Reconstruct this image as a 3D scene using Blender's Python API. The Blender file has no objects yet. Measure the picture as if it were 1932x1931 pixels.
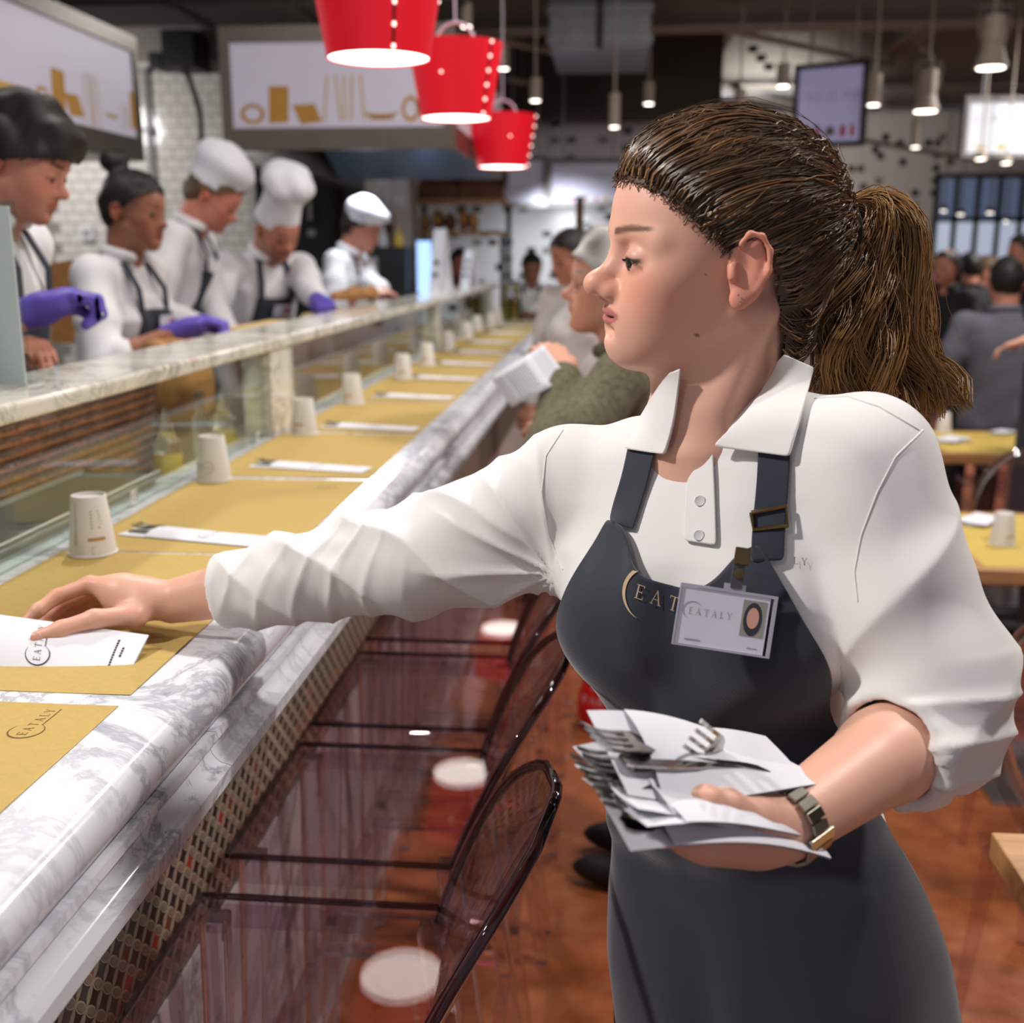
import bpy, bmesh, math, random
import numpy as np
from mathutils import Vector, Matrix

# ------------------------------------------------------------------ camera
IW, IH, FPX = 1932.0, 1931.0, 2100.0
CAMZ = 1.55
PITCH = math.atan(486 / FPX)
YAW = math.atan(198 / math.hypot(FPX, 486))
sc = bpy.context.scene
COL = sc.collection
cd = bpy.data.cameras.new('camera')
cam = bpy.data.objects.new('camera', cd)
COL.objects.link(cam)
cam.location = (0, 0, CAMZ)
cam.rotation_euler = (math.pi / 2 - PITCH, 0, YAW)
cd.sensor_fit = 'HORIZONTAL'
cd.sensor_width = 36.0
cd.lens = 36.0 * FPX / IW
cd.clip_start = 0.05
cd.dof.use_dof = True
cd.dof.focus_distance = 1.08
cd.dof.aperture_fstop = 4.6
sc.camera = cam

# ------------------------------------------------------------------ world, lights, exposure
wd = bpy.data.worlds.new('hall_air')
sc.world = wd
wd.use_nodes = True
wd.node_tree.nodes['Background'].inputs[0].default_value = (0.86, 0.88, 1.0, 1)
wd.node_tree.nodes['Background'].inputs[1].default_value = 0.30
sc.view_settings.view_transform = 'Standard'
sc.view_settings.look = 'None'
sc.view_settings.gamma = 1.0
sc.view_settings.use_curve_mapping = False
sc.view_settings.exposure = 0.0

def area_light(name, loc, target, size, power, color=(1, 1, 1), spread=180):
    l = bpy.data.lights.new(name, 'AREA')
    l.shape = 'DISK'; l.size = size; l.energy = power; l.color = color
    l.spread = math.radians(spread)
    o = bpy.data.objects.new(name, l); COL.objects.link(o)
    o.location = loc
    o.rotation_euler = (Vector(target) - Vector(loc)).to_track_quat('-Z', 'Y').to_euler()
    return o
# ceiling track spotlights of the hall (warm white), with one added front fill
KEYC = (1.0, 0.955, 0.915)
area_light('track_spot_key', (-0.9, 3.0, 3.7), (-0.1, 1.1, 1.1), 0.16, 36, KEYC)
area_light('track_spot_side', (-2.1, 0.4, 3.3), (0.02, 1.05, 1.40), 0.18, 8.5, KEYC, 60)
area_light('track_spot_aisle', (1.6, 1.5, 3.7), (0.2, 1.3, 0.6), 0.2, 66, KEYC)
area_light('front_fill_light', (-1.3, -0.9, 3.5), (-0.95, 1.7, 1.2), 0.2, 8, KEYC)  # unseen fill lamp added to light the sign holder and cup fronts
area_light('track_spot_far_aisle', (0.7, 4.5, 3.6), (0.0, 4.0, 0.9), 0.3, 34, KEYC)
area_light('track_spot_tables', (2.2, 4.6, 3.5), (1.8, 4.6, 0.7), 0.4, 60, KEYC)
area_light('track_spot_hall_end', (3.8, 8.2, 3.3), (2.6, 8.6, 0.7), 0.6, 60, KEYC, 120)
area_light('hall_end_wall_light', (1.5, 11.5, 2.7), (1.5, 15.0, 2.4), 0.8, 26, KEYC, 130)
area_light('kitchen_light_near', (-1.9, 2.9, 3.6), (-1.6, 3.3, 1.2), 0.5, 14, (1, .97, .97))
area_light('kitchen_light_far', (-1.6, 6.6, 2.9), (-1.6, 6.2, 1.1), 0.5, 12, (1, .97, .97))
area_light('kitchen_wall_light', (-4.4, 7.6, 2.7), (-4.5, 9.0, 1.5), 0.4, 24, (1, .98, .97))
area_light('counter_end_light', (-0.5, 9.7, 1.95), (-0.5, 11.0, 1.0), 0.3, 12, (.90, .95, 1.0), 130)

# ------------------------------------------------------------------ pixel -> point
_p, _y = PITCH, YAW
F0 = np.array([-math.sin(_y) * math.cos(_p), math.cos(_y) * math.cos(_p), -math.sin(_p)])
R0 = np.array([math.cos(_y), math.sin(_y), 0.0])
U0 = np.cross(R0, F0)
C0 = np.array([0, 0, CAMZ])
def ray(x, y): return F0 + R0 * ((x - IW / 2) / FPX) - U0 * ((y - IH / 2) / FPX)
def at(x, y, d): return C0 + ray(x, y) * d          # d = distance along the optical axis
def onz(x, y, z):
    r = ray(x, y); return C0 + r * ((z - CAMZ) / r[2])
def onx(x, y, X):
    r = ray(x, y); return C0 + r * (X / r[0])
def ony(x, y, Y):
    r = ray(x, y); return C0 + r * (Y / r[1])
def proj(p):
    v = np.asarray(p, float) - C0; z = v @ F0
    return IW / 2 + FPX * (v @ R0) / z, IH / 2 - FPX * (v @ U0) / z

# ------------------------------------------------------------------ materials
MATS = {}
def lin(c):
    """sRGB 0-255 triple -> linear rgba"""
    o = []
    for v in c[:3]:
        v = v / 255.0
        o.append(v / 12.92 if v <= 0.04045 else ((v + 0.055) / 1.055) ** 2.4)
    return (*o, 1.0)
class NT:
    def __init__(s, name):
        s.m = bpy.data.materials.new(name); s.m.use_nodes = True
        s.t = s.m.node_tree; s.n = s.t.nodes; s.l = s.t.links
        s.b = s.n['Principled BSDF']
    def add(s, typ, **kw):
        n = s.n.new(typ)
        for k, v in kw.items(): setattr(n, k, v)
        return n
    def link(s, a, b): s.l.new(a, b)
    def coord(s, scale=(1, 1, 1), kind='Object', rot=(0, 0, 0)):
        tc = s.add('ShaderNodeTexCoord'); mp = s.add('ShaderNodeMapping')
        mp.inputs['Scale'].default_value = scale; mp.inputs['Rotation'].default_value = rot
        s.link(tc.outputs[kind], mp.inputs['Vector']); return mp.outputs['Vector']
    def noise(s, vec, scale=5, detail=4, rough=.5, dist=0):
        n = s.add('ShaderNodeTexNoise'); n.inputs['Scale'].default_value = scale
        n.inputs['Detail'].default_value = detail; n.inputs['Roughness'].default_value = rough
        n.inputs['Distortion'].default_value = dist
        if vec is not None: s.link(vec, n.inputs['Vector'])
        return n
    def ramp(s, fac, stops):
        r = s.add('ShaderNodeValToRGB'); e = r.color_ramp.elements
        while len(e) < len(stops): e.new(0.5)
        for i, (p, c) in enumerate(stops): e[i].position = p; e[i].color = c
        s.link(fac, r.inputs[0]); return r.outputs[0]
    def mix(s, fac, a, b, mode='MIX'):
        n = s.add('ShaderNodeMixRGB'); n.blend_type = mode
        for i, v in ((0, fac), (1, a), (2, b)):
            if isinstance(v, (int, float)): n.inputs[i].default_value = v
            elif isinstance(v, tuple): n.inputs[i].default_value = v
            else: s.link(v, n.inputs[i])
        return n.outputs[0]
    def bump(s, h, strength=.2, dist=.002):
        n = s.add('ShaderNodeBump'); n.inputs['Strength'].default_value = strength
        n.inputs['Distance'].default_value = dist
        s.link(h, n.inputs['Height']); s.link(n.outputs[0], s.b.inputs['Normal'])
def mat(name, rgb=(200, 200, 200), rough=.5, metal=0.0, emit=None, es=0.0, trans=0.0, ior=1.45, var=0.0, vscale=20, bump=0.0, bscale=200, sheen=0.0, sss=0.0, spec=.5, coat=0.0):
    if name in MATS: return MATS[name]
    t = NT(name); b = t.b
    b.inputs['Base Color'].default_value = lin(rgb)
    b.inputs['Roughness'].default_value = rough
    b.inputs['Metallic'].default_value = metal
    b.inputs['IOR'].default_value = ior
    b.inputs['Specular IOR Level'].default_value = spec
    b.inputs['Transmission Weight'].default_value = trans
    b.inputs['Coat Weight'].default_value = coat
    b.inputs['Sheen Weight'].default_value = sheen
    if sss:
        b.inputs['Subsurface Weight'].default_value = sss
        b.inputs['Subsurface Radius'].default_value = (.010, .004, .002)
        b.inputs['Subsurface Scale'].default_value = 1.0
    if emit is not None:
        b.inputs['Emission Color'].default_value = lin(emit); b.inputs['Emission Strength'].default_value = es
    if var:
        n = t.noise(t.coord(), vscale, 4, .6)
        c = lin(rgb); lo = tuple(max(0, v * (1 - var)) for v in c[:3]) + (1,); hi = tuple(min(1, v * (1 + var)) for v in c[:3]) + (1,)
        t.link(t.ramp(n.outputs['Fac'], [(.3, lo), (.7, hi)]), b.inputs['Base Color'])
    if bump:
        n = t.noise(t.coord(), bscale, 3, .5); t.bump(n.outputs['Fac'], bump, .001)
    MATS[name] = t.m
    return t.m

def make_marble(name, base=(222, 222, 228), vein=(120, 124, 136), scale=1.0, rough=.14):
    t = NT(name); v = t.coord((scale, scale, scale))
    n1 = t.noise(v, 6.5, 10, .68, .9); n2 = t.noise(v, 34, 8, .72, .3); n3 = t.noise(v, 3.2, 4, .6, .3)
    a = t.ramp(n1.outputs['Fac'], [(.455, (0, 0, 0, 1)), (.495, (.75, .75, .75, 1)), (.505, (.75, .75, .75, 1)), (.545, (0, 0, 0, 1))])
    b = t.ramp(n2.outputs['Fac'], [(.36, (1, 1, 1, 1)), (.42, (0, 0, 0, 1))])
    m = t.ramp(n3.outputs['Fac'], [(.44, (0, 0, 0, 1)), (.66, (1, 1, 1, 1))])
    k = t.mix(1.0, t.mix(.75, (0, 0, 0, 1), b, 'MIX'), m, 'MULTIPLY')
    k2 = t.mix(1.0, k, t.mix(1.0, a, t.mix(.6, (1, 1, 1, 1), m), 'MULTIPLY'), 'SCREEN')
    t.link(t.mix(k2, lin(base), lin(vein)), t.b.inputs['Base Color'])
    t.b.inputs['Roughness'].default_value = rough
    MATS[name] = t.m; return t.m
make_marble('white_marble', (226, 226, 232), (140, 144, 157))
make_marble('cream_marble', (226, 221, 208), (112, 104, 92), .9, .12)
make_marble('slab_marble', (206, 200, 196), (104, 98, 96), .35, .25)

def make_floor():
    t = NT('terracotta_concrete'); v = t.coord()
    n1 = t.noise(v, 1.1, 6, .6, .4); n2 = t.noise(v, 9, 6, .6)
    c = t.ramp(n1.outputs['Fac'], [(.3, lin((112, 54, 26))), (.5, lin((150, 80, 42))), (.72, lin((176, 100, 58)))])
    c2 = t.mix(.35, c, t.ramp(n2.outputs['Fac'], [(.3, lin((92, 42, 20))), (.7, lin((190, 118, 76)))]))
    t.link(c2, t.b.inputs['Base Color'])
    r = t.ramp(n2.outputs['Fac'], [(.3, (.22, .22, .22, 1)), (.7, (.38, .38, .38, 1))]); t.link(r, t.b.inputs['Roughness'])
    MATS['terracotta_concrete'] = t.m
make_floor()
def make_wood(name, a, b, scale=1.0, axis=0, rough=.45):
    t = NT(name); s = [14 * scale] * 3; s[axis] = 1.2 * scale
    n = t.noise(t.coord(tuple(s)), 3.0, 5, .6, .6)
    t.link(t.ramp(n.outputs['Fac'], [(.3, lin(a)), (.7, lin(b))]), t.b.inputs['Base Color'])
    t.b.inputs['Roughness'].default_value = rough; MATS[name] = t.m; return t.m
make_wood('oak_wood', (150, 104, 62), (190, 142, 92), 1.0, 0)
make_wood('crate_wood', (74, 40, 22), (118, 68, 38), 1.0, 0)
make_wood('shelf_wood', (150, 104, 52), (190, 140, 78), 1.0, 0)
def make_weave(name, rgb, rough=.8, freq=900, strength=.25, sheen=.2):
    t = NT(name)
    t.b.inputs['Base Color'].default_value = lin(rgb); t.b.inputs['Roughness'].default_value = rough
    t.b.inputs['Sheen Weight'].default_value = sheen
    t.b.inputs['Specular IOR Level'].default_value = .25
    w = t.add('ShaderNodeTexWave'); w.inputs['Scale'].default_value = freq / 6.28; w.bands_direction = 'DIAGONAL'
    t.link(t.coord((1, 1, 1)), w.inputs['Vector']); w.inputs['Distortion'].default_value = .6
    t.bump(w.outputs['Fac'], strength, .0006); MATS[name] = t.m; return t.m
make_weave('white_shirt', (226, 222, 220), .85, 2600, .12)
make_weave('navy_apron', (38, 43, 55), .72, 1800, .12, .35)
make_weave('chef_cloth', (226, 224, 226), .9, 700, .15)
def make_vcol(name, rough=.5, sss=0.0, spec=.4, bump=0, bscale=300):
    t = NT(name); a = t.add('ShaderNodeAttribute'); a.attribute_name = 'Col'
    t.link(a.outputs['Color'], t.b.inputs['Base Color'])
    t.b.inputs['Roughness'].default_value = rough; t.b.inputs['Specular IOR Level'].default_value = spec
    if sss:
        t.b.inputs['Subsurface Weight'].default_value = sss
        t.b.inputs['Subsurface Radius'].default_value = (.010, .0035, .0015); t.b.inputs['Subsurface Scale'].default_value = 1.0
    if bump:
        n = t.noise(t.coord(), bscale, 4, .6); t.bump(n.outputs['Fac'], bump, .0006)
    MATS[name] = t.m; return t.m
make_vcol('skin', .44, .12, .4, .12, 900)
make_vcol('vcol_plain', .6)
make_vcol('hair_strand', .36, 0, .5)
def make_glass(name, rgb, rough=0.0, ior=1.45, thin=0.0):
    t = NT(name); b = t.b
    b.inputs['Base Color'].default_value = lin(rgb); b.inputs['Roughness'].default_value = rough
    b.inputs['IOR'].default_value = ior; b.inputs['Transmission Weight'].default_value = 1.0
    if thin:                                  # part of the light passes straight, as through a thin wall
        tr = t.add('ShaderNodeBsdfTransparent'); tr.inputs[0].default_value = lin(rgb); mx = t.add('ShaderNodeMixShader'); mx.inputs[0].default_value = thin
        out = t.n['Material Output']; t.link(b.outputs[0], mx.inputs[1]); t.link(tr.outputs[0], mx.inputs[2]); t.link(mx.outputs[0], out.inputs[0])
    MATS[name] = t.m; return t.m
def make_pane(name, rgb, ior=1.5):
    t = NT(name); tr = t.add('ShaderNodeBsdfTransparent'); tr.inputs[0].default_value = lin(rgb); g = t.add('ShaderNodeBsdfGlossy'); g.inputs['Roughness'].default_value = 0.0
    f = t.add('ShaderNodeFresnel'); mx = t.add('ShaderNodeMixShader')
    ge = t.add('ShaderNodeNewGeometry'); mr = t.add('ShaderNodeMapRange'); mr.inputs['To Min'].default_value = ior; mr.inputs['To Max'].default_value = 1 / ior   # same sheen on both sides of the thin sheet
    t.link(ge.outputs['Backfacing'], mr.inputs['Value']); t.link(mr.outputs[0], f.inputs[0]); t.link(f.outputs[0], mx.inputs[0]); t.link(tr.outputs[0], mx.inputs[1]); t.link(g.outputs[0], mx.inputs[2])
    t.link(mx.outputs[0], t.n['Material Output'].inputs[0]); MATS[name] = t.m
make_pane('smoky_polycarbonate', (245, 240, 245), 1.42)
make_glass('leg_polycarbonate', (246, 242, 247), 0.0, 1.45, .12)
make_glass('edge_shade_tint', (120, 106, 122), 0.0, 1.45)  # dark tint stands in for internal reflection at the clear edges
make_pane('pane_glass', (240, 247, 243))
make_glass('clear_glass', (248, 250, 248), 0.0, 1.45, .3)
make_glass('oil_glass', (206, 196, 96), 0.02, 1.45)

# ------------------------------------------------------------------ object helpers
def tag(o, label=None, cat=None, group=None, kind=None):
    if label: o['label'] = label
    if cat: o['category'] = cat
    if group: o['group'] = group
    if kind: o['kind'] = kind
    return o
def getm(m): return MATS[m] if isinstance(m, str) else m
def link(o, parent=None):
    COL.objects.link(o)
    if parent is not None: o.parent = parent
    return o
def empty(name, loc=(0, 0, 0), rz=0.0, parent=None):
    o = bpy.data.objects.new(name, None); o.empty_display_size = .05
    o.location = loc; o.rotation_euler = (0, 0, rz); return link(o, parent)
def mesh_obj(name, me, parent=None, m=None):
    if m is not None and not me.materials: me.materials.append(getm(m))
    o = bpy.data.objects.new(name, me); return link(o, parent)
def np_mesh(name, v, f, m=None, smooth=True, col=None):
    """verts (n,3), faces (k,3|4) or list of lists"""
    me = bpy.data.meshes.new(name)
    v = np.asarray(v, np.float32)
    if isinstance(f, np.ndarray):
        k = f.shape[1]; me.vertices.add(len(v)); me.vertices.foreach_set('co', v.ravel())
        me.loops.add(f.size); me.loops.foreach_set('vertex_index', f.astype(np.int32).ravel())
        me.polygons.add(len(f)); me.polygons.foreach_set('loop_start', (np.arange(len(f)) * k).astype(np.int32))
        me.polygons.foreach_set('loop_total', np.full(len(f), k, np.int32))
        me.update(calc_edges=True)
    else:
        me.from_pydata(v.tolist(), [], f); me.update()
    if smooth: me.polygons.foreach_set('use_smooth', np.ones(len(me.polygons), bool))
    if col is not None:
        a = me.color_attributes.new('Col', 'FLOAT_COLOR', 'POINT')
        c = np.ones((len(v), 4), np.float32); c[:, :3] = np.asarray(col)[:, :3]
        a.data.foreach_set('color', c.ravel())
    if m is not None: me.materials.append(getm(m))
    return me
class MB:
    """collects simple shapes; build() makes ONE mesh object"""
    def __init__(s): s.v = []; s.f = []
    def add(s, v, f):
        o = len(s.v); s.v += [tuple(map(float, p)) for p in v]; s.f += [[i + o for i in q] for q in f]; return s
    def box(s, a, b, rot=None, c=None):
        x0, y0, z0 = [min(i, j) for i, j in zip(a, b)]; x1, y1, z1 = [max(i, j) for i, j in zip(a, b)]
        v = [(x0, y0, z0), (x1, y0, z0), (x1, y1, z0), (x0, y1, z0), (x0, y0, z1), (x1, y0, z1), (x1, y1, z1), (x0, y1, z1)]
        if rot is not None:
            ctr = Vector(c if c is not None else ((x0 + x1) / 2, (y0 + y1) / 2, (z0 + z1) / 2))
            v = [tuple(rot @ (Vector(p) - ctr) + ctr) for p in v]
        return s.add(v, [[0, 3, 2, 1], [4, 5, 6, 7], [0, 1, 5, 4], [1, 2, 6, 5], [2, 3, 7, 6], [3, 0, 4, 7]])
    def tube(s, pts, r, n=8, cap=True, up=None):
        pts = [Vector(p) for p in pts]; rr = r if isinstance(r, (list, tuple)) else [r] * len(pts)
        V = []; F = []; prev = None
        for i, p in enumerate(pts):
            d = (pts[min(i + 1, len(pts) - 1)] - pts[max(i - 1, 0)])
            d = d.normalized() if d.length > 1e-9 else Vector((0, 0, 1))
            if prev is None:
                a = Vector((0, 0, 1)) if abs(d.z) < .9 else Vector((1, 0, 0)); u = d.cross(a).normalized()
            else:
                u = (prev - d * prev.dot(d)).normalized()
            prev = u; w = d.cross(u)
            for k in range(n):
                t = 2 * math.pi * k / n
                V.append(p + (u * math.cos(t) + w * math.sin(t)) * rr[i])
        for i in range(len(pts) - 1):
            for k in range(n):
                F.append([i * n + k, i * n + (k + 1) % n, (i + 1) * n + (k + 1) % n, (i + 1) * n + k])
        if cap: F.append(list(range(n))[::-1]); F.append([(len(pts) - 1) * n + k for k in range(n)])
        return s.add(V, F)
    def lathe(s, prof, c=(0, 0, 0), n=24, cap=True, ax=None):
        V = []; F = []
        for (r, z) in prof:
            for k in range(n):
                t = 2 * math.pi * k / n; V.append(Vector((r * math.cos(t), r * math.sin(t), z)))
        for i in range(len(prof) - 1):
            for k in range(n):
                F.append([i * n + k, i * n + (k + 1) % n, (i + 1) * n + (k + 1) % n, (i + 1) * n + k])
        if cap: F.append(list(range(n))[::-1]); F.append([(len(prof) - 1) * n + k for k in range(n)])
        if ax is not None:
            q = Vector((0, 0, 1)).rotation_difference(Vector(ax)); V = [q @ p for p in V]
        c = Vector(c); return s.add([p + c for p in V], F)
    def poly(s, pts, nrm, th):
        """flat polygon extruded along nrm by th"""
        pts = [Vector(p) for p in pts]; e = Vector(nrm) * th; n = len(pts)
        F = [list(range(n))[::-1], list(range(n, 2 * n))] + [[i, (i + 1) % n, n + (i + 1) % n, n + i] for i in range(n)]
        return s.add(pts + [p + e for p in pts], F)
    def sphere(s, c, r, n=16, m=10, scale=(1, 1, 1), rot=None):
        V = []; F = []
        for i in range(m + 1):
            t = math.pi * i / m
            for k in range(n):
                a = 2 * math.pi * k / n
                p = Vector((r * math.sin(t) * math.cos(a) * scale[0], r * math.sin(t) * math.sin(a) * scale[1], r * math.cos(t) * scale[2]))
                if rot is not None: p = rot @ p
                V.append(p + Vector(c))
        for i in range(m):
            for k in range(n):
                F.append([i * n + k, (i + 1) * n + k, (i + 1) * n + (k + 1) % n, i * n + (k + 1) % n])
        return s.add(V, F)
    def mesh(s, name, m=None, smooth=False):
        me = bpy.data.meshes.new(name); me.from_pydata(s.v, [], s.f)
        bm = bmesh.new(); bm.from_mesh(me); bmesh.ops.recalc_face_normals(bm, faces=bm.faces); bm.to_mesh(me); bm.free()
        me.update()
        if m is not None: me.materials.append(getm(m))
        if smooth: me.polygons.foreach_set('use_smooth', np.ones(len(me.polygons), bool))
        return me
    def build(s, name, m=None, parent=None, smooth=False, bevel=0.0, seg=2, loc=None):
        o = mesh_obj(name, s.mesh(name, m, smooth), parent)
        if loc is not None: o.location = loc
        if smooth:
            try: o.data.set_sharp_from_angle(angle=math.radians(38))
            except Exception: pass
        if bevel:
            b = o.modifiers.new('bevel', 'BEVEL'); b.width = bevel; b.segments = seg; b.limit_method = 'ANGLE'; b.angle_limit = math.radians(40)
        return o
def box(name, a, b, m, parent=None, bevel=0.0): return MB().box(a, b).build(name, m, parent, bevel=bevel)
def struct(o): o['kind'] = 'structure'; return o
def copy_tree(o, parent=None, label=None, group=None):
    c = o.copy(); COL.objects.link(c); c.parent = parent
    if label: c['label'] = label
    if group: c['group'] = group
    for ch in list(o.children): copy_tree(ch, c)
    return c
def smoothstep(a, b, x):
    t = np.clip((x - a) / (b - a), 0, 1); return t * t * (3 - 2 * t)

# ------------------------------------------------------------------ lettering (serif capitals as polygons)
GLY = {
 'E': (.62, [(0, 0, .62, .05), (.1, 0, .2, 1), (0, .95, .6, 1), (.2, .48, .48, .53), (.57, 0, .62, .2), (.55, .82, .6, 1), (.44, .4, .48, .6)]),
 'T': (.70, [(.30, 0, .40, 1), (0, .95, .70, 1), (0, .8, .04, 1), (.66, .8, .70, 1), (.2, 0, .5, .04)]),
 'L': (.60, [(.1, 0, .2, 1), (0, 0, .6, .05), (0, .96, .3, 1), (.56, 0, .6, .22)]),
 'I': (.30, [(.1, 0, .2, 1), (0, 0, .3, .04), (0, .96, .3, 1)]),
}
def glyph_quads(ch):
    if ch in GLY:
        w, rs = GLY[ch]; return w, [[(a, b), (c, b), (c, d), (a, d)] for a, b, c, d in rs]
    if ch == 'A': return .80, [[(.06, 0), (.12, 0), (.40, .96), (.38, 1.02)], [(.34, 1.02), (.42, 1.02), (.76, 0), (.64, 0)], [(.2, .33), (.6, .33), (.6, .38), (.2, .38)], [(0, 0), (.22, 0), (.22, .04), (0, .04)], [(.56, 0), (.84, 0), (.84, .04), (.56, .04)]]
    if ch == 'Y': return .74, [[(.0, 1), (.12, 1), (.42, .45), (.34, .45)], [(.64, 1), (.70, 1), (.42, .45), (.36, .45)], [(.33, 0), (.43, 0), (.43, .47), (.33, .47)], [(-.04, .96), (.22, .96), (.22, 1), (-.04, 1)], [(.56, .96), (.78, .96), (.78, 1), (.56, 1)], [(.24, 0), (.52, 0), (.52, .04), (.24, .04)]]
    if ch == 'P': return .6, [[(.1, 0), (.2, 0), (.2, 1), (.1, 1)], [(.2, .95), (.45, .95), (.45, 1), (.2, 1)], [(.2, .45), (.45, .45), (.45, .5), (.2, .5)], [(.42, .45), (.55, .55), (.55, .9), (.42, 1)]]
    if ch == 'R': return .65, [[(.1, 0), (.2, 0), (.2, 1), (.1, 1)], [(.2, .95), (.45, .95), (.45, 1), (.2, 1)], [(.2, .45), (.45, .45), (.45, .5), (.2, .5)], [(.42, .45), (.55, .55), (.55, .9), (.42, 1)], [(.3, .46), (.4, .46), (.62, 0), (.5, 0)]]
    if ch == 'N': return .8, [[(.06, 0), (.12, 0), (.12, 1), (.06, 1)], [(.64, 0), (.7, 0), (.7, 1), (.64, 1)], [(.06, 1), (.18, 1), (.7, 0), (.6, 0)]]
    if ch == 'O':
        q = []
        for i in range(12):
            a, b = i * math.pi / 6, (i + 1) * math.pi / 6
            q.append([(.4 + .4 * math.cos(a), .5 + .5 * math.sin(a)), (.4 + .4 * math.cos(b), .5 + .5 * math.sin(b)), (.4 + .31 * math.cos(b), .5 + .44 * math.sin(b)), (.4 + .31 * math.cos(a), .5 + .44 * math.sin(a))])
        return .8, q
    return .35, []
def word_quads(txt, h, gap=.42):
    x = 0; out = []
    for ch in txt:
        w, qs = glyph_quads(ch)
        out += [[((a + x) * h, b * h) for a, b in q] for q in qs]; x += w + gap
    return out, (x - gap) * h
def arc_quads(cx, cy, r, a0, a1, w, n=22):
    """tapered crescent arc"""
    q = []
    for i in range(n):
        t0, t1 = i / n, (i + 1) / n
        def P(t, s):
            a = a0 + (a1 - a0) * t; k = w * math.sin(math.pi * min(1, max(0, t))) ** .8
            return (cx + (r + s * k / 2) * math.cos(a), cy + (r + s * k / 2) * math.sin(a))
        q.append([P(t0, -1), P(t0, 1), P(t1, 1), P(t1, -1)])
    return q
def logo_quads(h):
    """round crescent with the spaced capitals running out of it; origin at the left of the word"""
    q, w = word_quads('EATALY', h)
    q += arc_quads(1.05 * h, .45 * h, 1.75 * h, math.radians(50), math.radians(335), .22 * h)
    x = .0
    for k in range(14):                      # the small line of print under the word
        x = w * (.40 + .046 * k); q.append([(x, -.55 * h), (x + .03 * w, -.55 * h), (x + .03 * w, -.38 * h), (x, -.38 * h)])
    return q, w
def flat_print(name, quads, org, ux, uy, m, parent=None, lift=.0004, fn=None):
    """quads in a plane spanned by ux, uy; fn(u, v) may give the 3D point instead"""
    v = []; f = []
    nrm = Vector(ux).cross(Vector(uy)).normalized() if fn is None else None
    for q in quads:
        i = len(v)
        for (a, b) in q:
            v.append(tuple(fn(a, b)) if fn else tuple(Vector(org) + Vector(ux) * a + Vector(uy) * b + nrm * lift))
        f.append([i + k for k in range(len(q))])
    me = bpy.data.meshes.new(name); me.from_pydata(v, [], f); me.materials.append(getm(m))
    return mesh_obj(name, me, parent)
mat('black_plastic', (22, 22, 22), .55); mat('white_plastic', (228, 226, 228), .4)
mat('ink_brown', (104, 78, 36), .7); mat('ink_dark', (52, 46, 52), .7); mat('ink_gold', (196, 170, 138), .4, .3); mat('ink_grey', (150, 146, 152), .7)
# ================================================================== SETTING
rnd = random.Random(7)
mat('ceiling_paint', (120, 112, 100), .9, var=.12, vscale=1.2)
mat('beam_paint', (172, 166, 158), .7, var=.05)
mat('dark_beam', (70, 66, 60), .7, var=.1)
mat('duct_steel', (150, 152, 156), .38, .85, var=.08, vscale=3)
mat('wall_paint', (150, 142, 136), .85, var=.04, vscale=3)
mat('white_paint', (214, 208, 202), .8, var=.03, vscale=3)
mat('grey_paint', (120, 116, 116), .8, var=.04)
mat('grout', (150, 144, 138), .9)
mat('white_tile', (226, 220, 212), .12, var=.03, vscale=9)
mat('blue_tile', (158, 178, 206), .12, var=.04, vscale=9)
mat('mosaic_white', (206, 206, 208), .25, var=.03, vscale=6)
mat('mosaic_black', (38, 38, 40), .2); mat('mosaic_grey', (128, 124, 118), .25); mat('mosaic_brown', (92, 78, 66), .25)
mat('steel', (176, 172, 166), .30, .9, var=.06, vscale=4)
mat('brushed_steel', (150, 142, 130), .42, .8, var=.08, vscale=4)
mat('black_plastic', (22, 22, 22), .55); mat('black_metal', (30, 31, 30), .4, .2)
mat('white_plastic', (228, 226, 228), .4); mat('grey_plastic', (150, 150, 152), .5)
mat('window_frame', (70, 72, 70), .5)
mat('bright_pane', (214, 222, 240), .1, emit=(200, 212, 236), es=.55)
mat('dim_pane', (120, 138, 170), .1, emit=(120, 140, 178), es=.25)

struct(box('floor', (-7, -1.5, -.1), (9, 15.2, 0), 'terracotta_concrete'))
struct(box('floor_kitchen', (-7, -1.0, .001), (-.935, 9.0, .15), 'grey_paint'))
struct(box('ceiling', (-7, -1.5, 3.9), (9, 15.2, 4.0), 'ceiling_paint'))
wb = struct(box('wall_back', (-6.5, 9.02, 0), (-1.62, 9.2, 3.9), 'grout'))
struct(box('wall_middle', (-2.9, 11.02, 0), (.9, 11.2, 3.9), 'mosaic_white'))
struct(box('wall_far', (-2, 15.0, 0), (9, 15.2, 3.9), 'white_paint'))
struct(box('wall_left', (-6.7, -1.5, 0), (-6.5, 9.2, 3.9), 'white_paint'))
struct(box('wall_right', (8.8, -1.5, 0), (9.0, 15.2, 3.9), 'white_paint'))

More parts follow.
